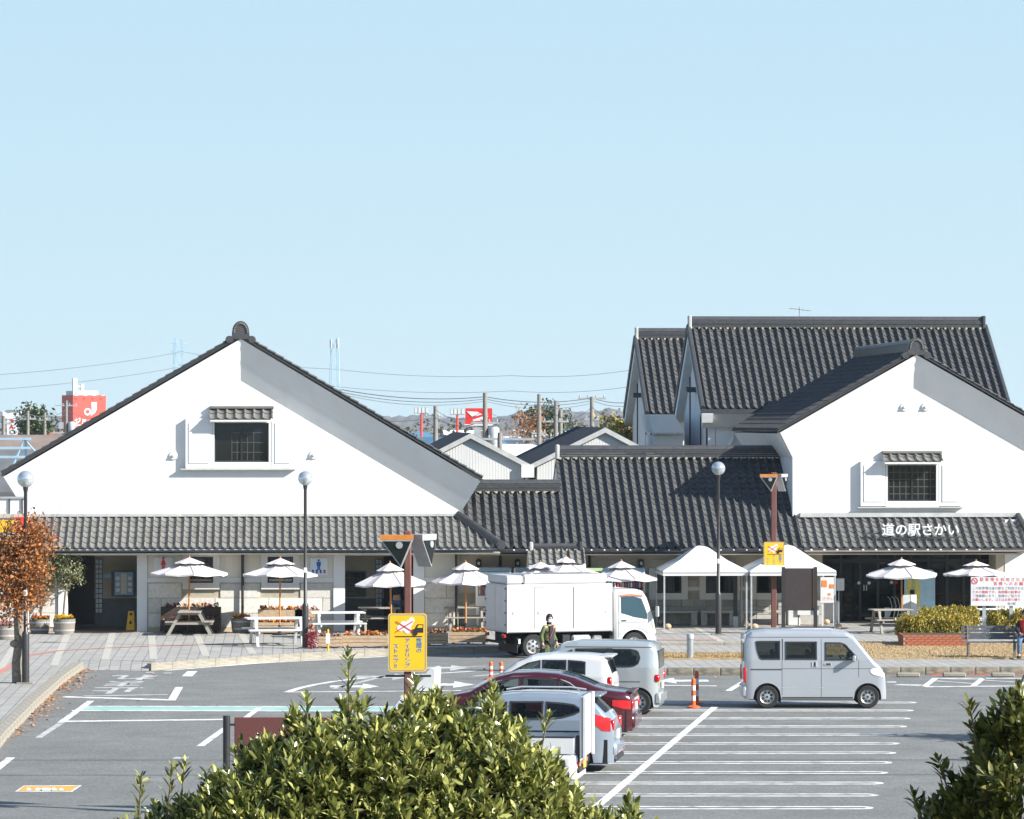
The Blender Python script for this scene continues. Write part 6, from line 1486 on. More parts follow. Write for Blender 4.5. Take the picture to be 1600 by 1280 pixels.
v.topglass('windshield', 2.98, 3.50); v.topglass('rear_window', .83, 1.58, inset=.14); v.side('tail_light', [(.03, .66, .84), (.2, .68, .86), (.42, .74, .86)], 'red_lamp', .012); v.box('tail_light', 'red_lamp', (-.015, .42, .68), (.03, .74, .84), .01, True); v.box('trunk_chrome', 'alu', (-.02, -.42, .84), (.02, .42, .88), 0); v.box('number_plate', 'ink_white', (-.02, -.17, .62), (.01, .17, .78), 0)
v.seam(1.62, .3, 1.0); v.seam(2.41, .3, 1.0); v.seam(3.3, .3, .98); v.line(.6, 3.6, .76, .01); v.box('rear_bumper', 'paint_maroon', (-.06, -.74, .24), (.2, .74, .56), .06); v.box('trunk_lip', 'paint_maroon', (.0, -.66, 1.0), (.16, .66, 1.04), .015); v.mirror(3.1, 1.0); v.side('headlight', [(4.0, .68, .8), (4.3, .62, .76), (4.52, .6, .66)], 'clear_lamp')
for z in (.845, .88): v.side('door_handle', [(1.78, z, z + .02), (1.98, z, z + .02)], 'paint_maroon', .02)
v.finish((1.6, 2.5))
# --- silver hatchback
Ls, Ws = 4.28, 1.77; g = G(958, 1208)
v = Car('silver_hatchback', 'silver hatchback with red tail lamps behind the raised white tailgate', Ls, Ws, [(0, .80), (.05, 1.0), (.14, 1.12), (.38, 1.36), (.55, 1.475), (.9, 1.515), (1.8, 1.53), (2.3, 1.48), (2.65, 1.36), (3.25, 1.04), (3.8, .93), (4.15, .78), (4.28, .5)], 'paint_silver2', (.78, 3.42), .32, 1.02, ground=place(g, Ls, Ws, hd), head=hd, tumble=.19, er=.20, corner=.55, group='cars parked in the left row')
v.side('side_window', [(.62, 1.20, 1.22), (.78, 1.12, 1.33), (1.0, 1.06, 1.36), (1.30, 1.03, 1.38), (1.34, 1.03, 1.38)], 'glass_priv'); v.side('side_window', [(1.38, 1.03, 1.385), (2.05, 1.02, 1.38)], 'glass_car'); v.side('side_window', [(2.1, 1.02, 1.375), (2.5, 1.02, 1.27), (2.95, 1.02, 1.08)], 'glass_car')
v.topglass('windshield', 2.6, 3.18); v.topglass('rear_window', .16, .50, inset=.12); v.side('tail_light', [(.06, .80, 1.06), (.22, .82, 1.10), (.36, .94, 1.14), (.42, 1.05, 1.16)], 'red_lamp', .014); v.box('tail_light', 'red_lamp', (.0, .50, .82), (.06, .72, 1.02), .02, True); v.box('roof_spoiler', 'paint_silver2', (.28, -.6, 1.455), (.66, .6, 1.505), .02)
v.box('number_plate', 'ink_white', (-.02, -.17, .62), (.02, .17, .80), 0); v.box('rear_bumper', 'paint_silver2', (-.06, -.72, .30), (.2, .72, .60), .07); v.box('bumper_skirt', 'plastic_black', (-.05, -.7, .2), (.2, .7, .31), .03); v.box('reflector', 'red_lamp', (-.07, .5, .36), (-.04, .64, .41), 0, True); v.seam(1.36, .3, 1.02); v.seam(2.08, .3, 1.02)
for sd in (1, -1): MB().tube([(.7 - Ls / 2, sd * .62, 1.53), (1.0 - Ls / 2, sd * .64, 1.57), (2.0 - Ls / 2, sd * .64, 1.57), (2.3 - Ls / 2, sd * .62, 1.52)], .02, 6).build('roof_rail', 'alu', v.root, 40)
v.mirror(2.7, 1.04)
v.finish((1.3, 2.2))
# --- white kei pickup with a raised tail lift
Lp, Wp = 4.0, 1.50; g = G(902, 1234)
gp = place(g, Lp, Wp, hd)
v = Car('pickup_truck', 'small white pickup truck with raised tail lift, nearest in the row', Lp, Wp, [(0, .62), (.02, .65), (2.78, .65), (2.80, 1.60), (2.85, 1.74), (3.1, 1.78), (3.35, 1.72), (3.75, 1.12), (3.9, .98), (3.98, .72), (4.0, .5)], 'truck_white', (.72, 3.35), .28, 1.05, ground=gp, head=hd, tumble=.10, er=.10, corner=.2, rr=.08, cat='pickup truck', group='cars parked in the left row')
v.side('side_window', [(2.94, 1.10, 1.56), (3.2, 1.10, 1.56), (3.48, 1.1, 1.28)], 'glass_car'); v.topglass('windshield', 3.38, 3.7); v.seam(2.88, .4, 1.6); v.mirror(3.45, 1.15); v.side('headlight', [(3.7, .66, .8), (3.9, .62, .76)], 'clear_lamp')
for y in (-1, 1): v.box('bed_side', 'truck_white', (.06, y * .70, .66), (2.74, y * .735, .96), .012); v.box('bed_rail', 'plastic_black', (.06, y * .695, .962), (2.74, y * .74, .985), 0)
v.box('bed_front', 'truck_white', (2.70, -.69, .66), (2.74, .69, 1.25), .01); v.box('bed_cover', 'truck_white', (.1, -.66, .66), (2.68, .66, .70), 0)
v.box('tail_lift', 'alu', (-.10, -.72, .58), (-.04, .72, 1.72), .015); v.box('lift_edge', 'white_trim', (-.16, -.735, .55), (-.10, -.66, 1.74), .01); v.box('lift_edge', 'white_trim', (-.16, .66, .55), (-.10, .735, 1.74), .01)
v.box('lift_arm', 'plastic_black', (-.03, .55, .30), (.04, .66, 1.0), .01); v.box('lift_arm', 'plastic_black', (-.03, -.66, .30), (.04, -.55, 1.0), .01); v.box('tail_light', 'red_lamp', (-.03, .45, .42), (.02, .68, .52), .01, True); v.box('turn_signal', 'amber', (-.035, .60, .43), (-.028, .68, .51), 0, True); v.box('number_plate', 'plate_yellow', (-.06, -.2, .36), (-.04, .15, .52), 0); v.box('rear_beam', 'plastic_black', (-.03, -.68, .30), (.03, .68, .40), .01)
for k in range(3): v.box('side_hinge', 'galv', (.3 + k * .8, .733, .68), (.36 + k * .8, .75, .80), 0, True)
wd_ = MB(); pr = [(2.76 - Lp / 2, 1.79), (3.33 - Lp / 2, 1.80), (3.18 - Lp / 2, 1.87), (3.00 - Lp / 2, 1.98), (2.86 - Lp / 2, 2.18), (2.80 - Lp / 2, 2.22), (2.74 - Lp / 2, 2.20)]
wd_.prism(pr, -.45, .45, 'y'); wd_.build('wind_deflector', 'truck_white', v.root, 30)
v.finish((3.0,))
# --- box truck by the kerb
tr = thing('box_truck', 'white box truck parked along the terrace kerb', 'truck', (1.66, 120.3, 0), R(20)); TL = 4.5
def tb(name, m, a, b, bev=.01, par=None): mb = MB(); mb.bb((a[0] - TL / 2, a[1], a[2]), (b[0] - TL / 2, b[1], b[2]), bev=bev); return mb.build(name, m, par or tr, 35)
bx = tb('cargo_box', 'truck_white', (0, -.90, .74), (3.28, .90, 2.14), .03); tb('roof_unit', 'truck_white', (.55, -.80, 2.15), (3.15, .80, 2.42), .05); tb('roof_unit_end', 'alu', (0.0, -.80, 2.15), (.54, .80, 2.40), .05)
tb('rear_door', 'alu', (-.03, -.86, .80), (-.005, -.01, 2.10), .005, bx); tb('rear_door', 'alu', (-.03, .01, .80), (-.005, .86, 2.10), .005, bx)
for z in (.95, 1.3, 1.65, 2.0):
    for y in (-.88, .82): tb('door_hinge', 'plastic_black', (-.045, y, z), (-.028, y + .06, z + .05), 0, bx)
for x in (.85, 2.05): tb('side_door_frame', 'seam', (x, -.906, .85), (x + .025 if x > 1 else x + .012, -.899, 2.05), 0, bx)
tb('side_door_frame', 'seam', (.85, -.905, 2.05), (2.05, -.899, 2.062), 0, bx); tb('box_edge', 'alu', (0, -.907, .74), (.03, -.90, 2.14), 0, bx); tb('box_edge', 'alu', (3.25, -.907, .74), (3.28, -.90, 2.14), 0, bx)
for x in (.16, .95, 3.05): tb('latch', 'galv', (x, -.915, 1.27), (x + .09, -.899, 1.36), .004, bx)
tb('chassis', 'underbody', (.1, -.40, .40), (4.2, .40, .73), 0); tb('side_guard', 'plastic_black', (1.15, -.80, .50), (1.2, .8, .73), 0); tb('fuel_tank', 'galv', (2.05, -.82, .38), (2.65, -.45, .64), .06); tb('battery_box', 'plastic_black', (1.75, -.80, .40), (2.0, -.5, .66), .02); tb('air_tank', 'steel', (2.72, -.8, .45), (3.0, -.5, .62), .05)
tb('tail_light', 'red_lamp', (-.06, -.82, .60), (.0, -.60, .70), .01); tb('tail_light', 'red_lamp', (-.06, .60, .60), (.0, .82, .70), .01); tb('rear_bumper', 'underbody', (-.05, -.8, .42), (0, .8, .5), .01); tb('mud_flap', 'plastic_black', (.35, -.8, .15), (.37, .8, .6), 0); tb('white_marker', 'ink_white', (.38, -.84, .42), (.44, -.8, .56), 0)
cabp = [(0, 1.90), (.06, 1.95), (.7, 1.96), (.90, 1.90), (1.02, 1.72), (1.22, 1.12), (1.27, .95), (1.29, .45)]
class Cab(Car): pass
cb = Cab.__new__(Cab)
cb.L, cb.W, cb.prof, cb.belt, cb.zb, cb.tum, cb.c, cb.er, cb.rr = 1.29, 1.70, cabp, 1.15, .42, .07, .16, .08, .1
cb.zr = 1.96; cb.ax = (.62,); cb.wr = .345; cb.ra = .43; cb.root = tr; cb.paint = 'truck_white'
xs = sorted(set([round(x, 4) for x in list(np.linspace(0, 1.29, 28)) + [p[0] for p in cabp]])); mb = MB(); V = []; Fs = []
for x in xs:
    zt = cb.top(x); zl = cb.low(x); r = .09; half = []
    for k in range(9): z = zl + (zt - r - zl) * k / 8; half.append((cb.hw(x, z), z))
    w_ = cb.hw(x, zt - r)
    for k in range(1, 5): a = math.pi / 2 * k / 4; half.append((w_ - r * (1 - math.cos(a)), zt - r + r * math.sin(a)))
    full = [(x + 3.38 - TL / 2, y, z) for y, z in half] + [(x + 3.38 - TL / 2, -y, z) for y, z in reversed(half)]; V += full; row = len(full)
for i in range(len(xs) - 1):
    for k in range(row - 1): Fs.append((i * row + k, i * row + k + 1, (i + 1) * row + k + 1, (i + 1) * row + k))
Fs += [tuple(range(row)), tuple((len(xs) - 1) * row + k for k in reversed(range(row)))]
cab_o = mb.add(V, Fs).build('cab', 'truck_white', tr, 32)
TLs = cb.L; cb.L = TL - 2 * 3.38 + 0  # shift so that x - L/2 lands on the cab
def cside(name, poly, m, off=.008):
    for sd in (1, -1):
        V = []; Fs = []
        for (x, z0, z1) in poly:
            for k in range(4): z = z0 + (z1 - z0) * k / 3; cb.L = 1.29; V.append((x + 3.38 - TL / 2, sd * (cb.hw(x, z) + off), z))
        for i in range(len(poly) - 1):
            for k in range(3): Fs.append((i * 4 + k, i * 4 + k + 1, (i + 1) * 4 + k + 1, (i + 1) * 4 + k))
        MB().add(V, Fs).build(name, m, cab_o, 40)
cside('side_window', [(.20, 1.26, 1.74), (.35, 1.22, 1.75), (.6, 1.14, 1.74), (.85, 1.10, 1.68), (.95, 1.08, 1.42), (1.02, 1.08, 1.22)], 'glass_cab'); cside('window_visor', [(.17, 1.74, 1.80), (.5, 1.765, 1.82), (.88, 1.72, 1.78)], 'visor_red', .02)
cside('door_seam', [(.12, .55, 1.82), (.132, .55, 1.82)], 'seam', .004); cside('door_line', [(.14, .97, .985), (.6, .97, .985), (1.1, .95, .965)], 'seam', .004); cside('door_handle', [(.2, 1.02, 1.06), (.36, 1.02, 1.06)], 'plastic_black', .015); cside('wheel_arch_trim', [(.17, .62, .68), (.3, .74, .80), (.45, .80, .855), (.62, .815, .87), (.8, .80, .855), (.95, .74, .80), (1.06, .62, .68)], 'galv', .012)
wsV = []; 
for k in range(7):
    x = .94 + (1.20 - .94) * k / 6; z = cb.top(x)
    for j in range(5): t = -1 + j / 2; wsV.append((x + 3.38 - TL / 2 + .012, .70 * t, z + .005))
MB().add(wsV, [(k * 5 + j, k * 5 + j + 1, (k + 1) * 5 + j + 1, (k + 1) * 5 + j) for k in range(6) for j in range(4)]).build('windshield', 'glass_car', cab_o, 40)
tb('headlight', 'clear_lamp', (4.62, -.80, .62), (4.68, -.50, .78), .02); tb('headlight', 'clear_lamp', (4.62, .50, .62), (4.68, .80, .78), .02); tb('bumper', 'galv', (4.60, -.83, .36), (4.70, .83, .56), .03); tb('turn_signal', 'amber', (4.50, -.845, .82), (4.60, -.835, .90), 0)
for sd in (-1, 1):
    MB().tube([(4.55 - TL / 2, sd * .82, 1.5), (4.66 - TL / 2, sd * .98, 1.55), (4.66 - TL / 2, sd * .98, 1.0)], .014, 5).build('mirror_arm', 'plastic_black', tr); MB().box((4.66 - TL / 2, sd * .99, 1.30), (.05, .17, .30), bev=.03).build('wing_mirror', 'white_trim', tr)
cb.L = TL; cb.W = 1.66
cb.wr = .345
for xa in (.85, 4.0):
    for sd in (1, -1): cb.wheel(xa, sd, 6)
tb('intake_pipe', 'plastic_black', (3.29, -.7, .6), (3.37, -.55, 1.9), .02)
# ------------------------------------------------------------------ people
mat('coat_green', (.10, .12, .045), .85, var=.15, scale=8); mat('cloth_black', (.014, .014, .017), .85, var=.1); mat('cloth_navy', (.02, .025, .04), .85, var=.15); mat('denim', (.09, .15, .25), .85, var=.2, scale=10); mat('mask_white', (.72, .76, .8), .7, var=.02); mat('vest_red', (.48, .03, .025), .7, var=.1); mat('bag_dark', (.02, .035, .022), .6, var=.2); mat('strap_red', (.35, .06, .05), .6); mat('shoe', (.02, .02, .02), .5)
def skin(name, V, E, Rd, m, parent, sub=2, smooth=True):
    me = bpy.data.meshes.new(name); me.from_pydata([tuple(v) for v in V], E, []); o = bpy.data.objects.new(name, me); COL.objects.link(o); o.parent = parent
    md = o.modifiers.new('skin', 'SKIN'); md.use_smooth_shade = True; md.branch_smoothing = .3
    for i, d in enumerate(me.skin_vertices[0].data): r = Rd[i]; d.radius = r if isinstance(r, tuple) else (r, r); d.use_root = (i == 0)
    sb = o.modifiers.new('smooth', 'SUBSURF'); sb.levels = sub; sb.render_levels = sub
    me.materials.append(M[m]); return o
class Sk:
    def __init__(s): s.V = []; s.E = []; s.R = []
    def v(s, p, r, to=None):
        s.V.append(Vector(p)); s.R.append(r); i = len(s.V) - 1
        if to is not None: s.E.append((to, i))
        return i
    def chain(s, pts, start):
        for p, r in pts: start = s.v(p, r, start)
        return start
def hand(s, wrist, dirv, side, start):
    d = Vector(dirv).normalized(); x = d.cross(Vector((0, 1, 0))); x = x.normalized() if x.length > .1 else Vector((1, 0, 0)); y = d.cross(x)
    palm = s.v(wrist + d * .05, (.032, .018), start); kn = s.v(wrist + d * .085, (.034, .016), palm)
    for k, (o, ln) in enumerate(((-.027, .062), (-.009, .075), (.009, .070), (.026, .055))):
        a = s.v(wrist + d * (.085 + ln * .5) + x * o + y * .006, .0085, kn); s.v(wrist + d * (.085 + ln) + x * o + y * .022, .007, a)
    t = s.v(wrist + d * .06 + x * .042 * side + y * .012, .010, palm); s.v(wrist + d * .10 + x * .055 * side + y * .02, .008, t)
def head_parts(root, c, yaw, hair_long=False, mask=False, hat=False):
    """head details around centre c; the face looks along yaw"""
    f = Vector((math.cos(yaw), math.sin(yaw), 0)); l = Vector((-f.y, f.x, 0))
    h = MB(); V = []; Fs = []; n, m = 16, 9
    for i in range(m):
        ph = math.pi * .62 * i / (m - 1)
        for k in range(n):
            t = 2 * math.pi * k / n; front = math.cos(t); q = ph * (1.0 - .42 * max(0, front)) * (1.25 if hair_long and front < .3 else 1)
            r = .108 + .012 * math.sin(5 * t + i); d = f * math.cos(t) * math.sin(q) + l * math.sin(t) * math.sin(q) * .92 + Vector((0, 0, math.cos(q) * 1.08)); V.append(c + Vector((0, 0, .012)) - f * .006 + d * r)
    for i in range(m - 1):
        for k in range(n): Fs.append((i * n + k, (i + 1) * n + k, (i + 1) * n + (k + 1) % n, i * n + (k + 1) % n))
    h.add(V, Fs).build('hair', 'hair', root, 60)
    e = MB()
    for sd in (-1, 1): e.sphere(c + f * .088 + l * sd * .032 + Vector((0, 0, .008)), .011, 8, 6)
    e.build('eyes', 'ink_black', root)
    ea = MB()
    for sd in (-1, 1): ea.sphere(c + l * sd * .092 - f * .005, .026, 8, 6, sc=(.6, .6, 1))
    ea.build('ears', 'skin', root, 60)
    MB().sphere(c + f * .10 + Vector((0, 0, -.022)), .017, 8, 6).build('nose', 'skin', root, 60)
    if mask:
        mk = MB(); V = []; Fs = []
        for i in range(4):
            z = -.012 - .026 * i
            for k in range(7): t = -1.1 + 2.2 * k / 6; rr = .106 + (.014 if k == 3 else .008 if k in (2, 4) else 0); V.append(c + f * math.cos(t) * rr + l * math.sin(t) * .092 + Vector((0, 0, z)))
        for i in range(3):
            for k in range(6): Fs.append((i * 7 + k, i * 7 + k + 1, (i + 1) * 7 + k + 1, (i + 1) * 7 + k))
        mk.add(V, Fs).build('face_mask', 'mask_white', root, 60)
    else: MB().box(c + f * .098 + Vector((0, 0, -.055)), (.012, .04, .008), rot=Matrix.Rotation(yaw, 3, 'Z')).build('mouth', 'ink_red', root)
def body_skel(s, pelvis, chest, neck, headc, yaw, sh, legs, arms, k=1.0, hands=True):
    f = Vector((math.cos(yaw), math.sin(yaw), 0))
    p = s.v(pelvis, (.14 * k, .105 * k)); w_ = s.v(Vector(pelvis).lerp(Vector(chest), .45), (.118 * k, .088 * k), p); c = s.v(chest, (.135 * k, .10 * k), w_); n0 = s.v(neck, .05, c); h0 = s.v(headc - Vector((0, 0, .075)) + f * .02, (.066, .072), n0); h1 = s.v(headc, (.083, .096), h0); s.v(headc + Vector((0, 0, .07)), (.068, .08), h1)
    for lg in legs: s.chain([(q, r) for q, r in lg], p)
    for i, a in enumerate(arms):
        e = s.chain([(q, r) for q, r in a], c)
        if hands: hand(s, Vector(a[-1][0]), Vector(a[-1][0]) - Vector(a[-2][0]), 1 if i else -1, e)
# --- woman in the green coat, walking to the right and towards the camera
gw = G(858, 1050); root = thing('person', 'person in a long green coat and white mask walking past the box truck', 'person', gw, 0)
yaw = R(-50); f = Vector((math.cos(yaw), math.sin(yaw), 0)); l = Vector((-f.y, f.x, 0)); Z = lambda z: Vector((0, 0, z))
s = Sk(); hc = Z(1.465) + f * .02
legs = [[(l * .08 + Z(.80), .085), (l * .085 + f * .11 + Z(.44), .056), (l * .085 + f * .16 + Z(.09), .04), (l * .085 + f * .29 + Z(.04), .036)], [(l * -.08 + Z(.80), .085), (l * -.085 - f * .06 + Z(.45), .056), (l * -.085 - f * .30 + Z(.15), .04), (l * -.085 - f * .20 + Z(.05), .036)]]
arms = [[(l * .17 + Z(1.25), .052), (l * .22 - f * .08 + Z(1.0), .042), (l * .22 + f * .06 + Z(.80), .030)], [(l * -.17 + Z(1.25), .052), (l * -.24 - f * .05 + Z(1.0), .042), (l * -.26 + f * .04 + Z(.78), .030)]]
body_skel(s, Z(.86), Z(1.18), Z(1.33), hc, yaw, .3, legs, arms, .92); skin('body', s.V, s.E, s.R, 'skin', root)
s = Sk(); p = s.v(Z(.86), (.15, .115)); 
for lg in legs: s.chain([(lg[0][0], .098), (lg[1][0], .072), (lg[2][0], .058)], p)
skin('trousers', s.V, s.E, s.R, 'cloth_black', root)
for lg in legs: MB().box(lg[3][0] - f * .07 - Z(.0), (.25, .09, .075), rot=Matrix.Rotation(yaw, 3, 'Z'), bev=.03).build('shoe', 'shoe', root, 50)
s = Sk(); c = s.v(Z(1.18), (.155, .118)); w_ = s.v(Z(.98), (.14, .11), c); s.v(Z(1.31), (.07, .07), c)
for a in arms: s.chain([(a[0][0], .068), (a[1][0], .060), (a[2][0] + Z(.02), .048)], c)
skin('coat_top', s.V, s.E, s.R, 'coat_green', root)
ct = MB(); V = []; Fs = []; n = 20
for i, (z, r) in enumerate(((1.02, .155), (.85, .185), (.65, .215), (.48, .24), (.42, .245))):
    for k in range(n): t = .42 + (2 * math.pi - .84) * k / (n - 1); q = r * (1 + .06 * math.sin(7 * t + i)); V.append(Z(z) + f * math.cos(t) * q * .85 + l * math.sin(t) * q - f * .03)
for i in range(4):
    for k in range(n - 1): Fs.append((i * n + k, i * n + k + 1, (i + 1) * n + k + 1, (i + 1) * n + k))
ct.add(V, Fs).build('coat_skirt', 'coat_green', root, 60)
MB().add([tuple(l * x + f * .125 + Z(z)) for x, z in ((-.06, 1.27), (.06, 1.27), (.09, .55), (-.09, .55))] + [tuple(l * x + f * .10 + Z(z)) for x, z in ((-.06, 1.27), (.06, 1.27), (.09, .55), (-.09, .55))], [(0, 1, 2, 3), (4, 7, 6, 5), (0, 4, 5, 1), (1, 5, 6, 2), (2, 6, 7, 3), (3, 7, 4, 0)]).build('dress_front', 'cloth_navy', root)
MB().tube([l * .06 + f * .10 + Z(1.31), l * .02 + f * .145 + Z(1.15), l * -.07 + f * .145 + Z(.98), l * -.16 + f * .06 + Z(.86)], .012, 6).build('strap', 'strap_red', root)
MB().lathe([(.06, 1.29), (.075, 1.32), (.068, 1.38), (.05, 1.37)], 12).build('collar', 'cloth_black', root, 50)
head_parts(root, hc, yaw, True, True)
bag = thing('tote_bag', 'dark green tote bag carried by the walking person', 'bag', gw + (l * -.30 + f * .05), yaw)
MB().add([(-.20, -.06, .30), (.20, -.06, .30), (.20, .06, .30), (-.20, .06, .30), (-.17, -.03, .66), (.17, -.03, .66), (.17, .03, .66), (-.17, .03, .66)], [(0, 1, 2, 3), (4, 5, 6, 7), (0, 1, 5, 4), (1, 2, 6, 5), (2, 3, 7, 6), (3, 0, 4, 7)]).build('bag', 'bag_dark', bag, 30); MB().tube([(-.10, 0, .65), (-.05, 0, .74), (.05, 0, .74), (.10, 0, .65)], .011, 6).build('handle', 'bag_dark', bag); MB().box((-.10, -.066, .58), (.16, .01, .12)).build('label_patch', 'wood_tan', bag)
# --- person in the right-hand lavatory entrance, seen from behind
u, _ = L(620, 970, .9); gl = LW(u, .9, SW + .012); root = thing('person', 'person in dark jacket and blue jeans standing in the mens lavatory entrance', 'person', gl, 0)
yaw = R(95); f = Vector((math.cos(yaw), math.sin(yaw), 0)); l = Vector((-f.y, f.x, 0)); s = Sk(); hc = Z(1.60)
legs = [[(l * sd * .09 + Z(.86), .09), (l * sd * .10 + f * .03 + Z(.48), .06), (l * sd * .10 + Z(.10), .042), (l * sd * .10 + f * .12 + Z(.04), .038)] for sd in (1, -1)]
arms = [[(l * sd * .19 + Z(1.38), .055), (l * sd * .24 + Z(1.10), .045), (l * sd * .22 + f * .1 + Z(.88), .032)] for sd in (1, -1)]
body_skel(s, Z(.93), Z(1.28), Z(1.45), hc, yaw, .3, legs, arms); skin('body', s.V, s.E, s.R, 'skin', root)
s = Sk(); p = s.v(Z(.93), (.155, .12)); [s.chain([(lg[0][0], .105), (lg[1][0], .078), (lg[2][0], .064)], p) for lg in legs]; skin('trousers', s.V, s.E, s.R, 'denim', root)
s = Sk(); c = s.v(Z(1.28), (.165, .13)); w_ = s.v(Z(1.0), (.165, .13), c); s.v(Z(1.43), (.08, .08), c); [s.chain([(a[0][0], .075), (a[1][0], .062), (a[2][0] + Z(.02), .05)], c) for a in arms]; skin('jacket', s.V, s.E, s.R, 'cloth_navy', root)
for lg in legs: MB().box(lg[3][0] - f * .07, (.26, .10, .08), rot=Matrix.Rotation(yaw, 3, 'Z'), bev=.03).build('shoe', 'shoe', root, 50)
head_parts(root, hc, yaw)
# --- seated person at the right edge
gs = G(1603, 1028, SW + .03); gs.y += .12; root = thing('person', 'person in red and black vest seated on the bench at the right edge', 'person', gs, 0)
yaw = R(-105); f = Vector((math.cos(yaw), math.sin(yaw), 0)); l = Vector((-f.y, f.x, 0)); s = Sk(); hc = Z(1.23) + f * .04
legs = [[(l * sd * .09 + f * .12 + Z(.53), .088), (l * sd * .11 + f * .42 + Z(.51), .062), (l * sd * .11 + f * .45 + Z(.10), .042), (l * sd * .11 + f * .58 + Z(.04), .038)] for sd in (1, -1)]
arms = [[(l * sd * .19 + Z(1.0), .055), (l * sd * .23 + f * .10 + Z(.76), .045), (l * sd * .10 + f * .30 + Z(.68), .032)] for sd in (1, -1)]
body_skel(s, Z(.55), Z(.90), Z(1.08), hc, yaw, .3, legs, arms); skin('body', s.V, s.E, s.R, 'skin', root)
s = Sk(); p = s.v(Z(.55), (.155, .12)); [s.chain([(lg[0][0], .10), (lg[1][0], .078), (lg[2][0], .064)], p) for lg in legs]; skin('trousers', s.V, s.E, s.R, 'denim', root)
s = Sk(); c = s.v(Z(.90), (.155, .125)); s.v(Z(.62), (.155, .13), c); s.v(Z(1.06), (.08, .08), c); [s.chain([(a[0][0], .072), (a[1][0], .060), (a[2][0] - f * .02, .048)], c) for a in arms]; skin('shirt', s.V, s.E, s.R, 'cloth_black', root)
s = Sk(); c = s.v(Z(.90), (.172, .14)); s.v(Z(.64), (.17, .145), c); s.v(Z(1.03), (.12, .11), c); skin('vest', s.V, s.E, s.R, 'vest_red', root)
for lg in legs: MB().box(lg[3][0] - f * .07, (.26, .10, .08), rot=Matrix.Rotation(yaw, 3, 'Z'), bev=.03).build('shoe', 'shoe', root, 50)
head_parts(root, hc, yaw)
# ------------------------------------------------------------------ vegetation
LEAF = np.array([(0, 0, 0), (.30, .155, .02), (.70, .15, .02), (1, 0, -.05), (.70, -.15, .02), (.30, -.155, .02), (.33, 0, -.015), (.70, 0, -.02)])
LEAFF = [(0, 6, 1), (6, 7, 2), (6, 2, 1), (7, 3, 2), (0, 5, 6), (5, 4, 6), (4, 7, 6), (4, 3, 7)]
LEAFF = np.array(LEAFF)
def frame(d, roll=0.0):
    d = Vector(d).normalized(); up = Vector((0, 0, 1)) if abs(d.z) < .95 else Vector((1, 0, 0))
    y = up.cross(d).normalized(); z = d.cross(y)
    y2 = y * math.cos(roll) + z * math.sin(roll); z2 = d.cross(y2)
    return np.array((d, y2, z2)).T
class Leaves:
    def __init__(s): s.items = []
    def add(s, p, d, ln, wd, roll=0): s.items.append((np.array(p, dtype=float), frame(d, roll), ln, wd))
    def build(s, parent, m, singles=0, key=None, name='foliage'):
        it = s.items
        if singles:
            it = sorted(it, key=key); me = None
            V = LEAF.copy(); me = arrmesh('leaf', V, LEAFF, m)
            for (p, fr, ln, wd) in it[:singles]:
                mw = Matrix(np.vstack([np.hstack([fr @ np.diag([ln, wd, ln]), p[:, None]]), [[0, 0, 0, 1]]]).tolist()); link('leaf', me, parent, mw)
            it = it[singles:]
        n = len(it); nv = len(LEAF)
        AV = np.empty((n, nv, 3)); 
        for i, (p, fr, ln, wd) in enumerate(it): AV[i] = (LEAF * np.array([ln, wd, ln])) @ fr.T + p
        AF = (LEAFF[None] + (np.arange(n) * nv)[:, None, None]).reshape(-1, 3)
        return stuff(link(name, arrmesh(name, AV.reshape(-1, 3), AF, m), parent))
def lerp_pts(pts, x):
    return float(np.interp(x, [p[0] for p in pts], [p[1] for p in pts]))
def vnoise(x, y, seed=0):
    return math.sin(x * 3.1 + seed) * math.cos(y * 2.7 - seed * 1.3) + .5 * math.sin(x * 7.3 + y * 5.1 + seed * 2.1) + .3 * math.sin(x * 15.1 - y * 11.7 + seed)
def shoot(lv, base, d, n, ln, wd, length, young=False):
    d = Vector(d).normalized(); a0 = rng.uniform(0, 6.28); x = d.orthogonal().normalized(); y = d.cross(x)
    for k in range(n):
        t = (k + 1) / n; a = a0 + k * 2.4; op = 1.05 - .6 * t + rng.normal(0, .2)
        dr = d * math.cos(op) + (x * math.cos(a) + y * math.sin(a)) * math.sin(op)
        lv.add(base + d * length * t, dr, ln * rng.uniform(.7, 1.12) * (1 - .25 * t), wd * rng.uniform(.8, 1.2), rng.normal(0, .6))
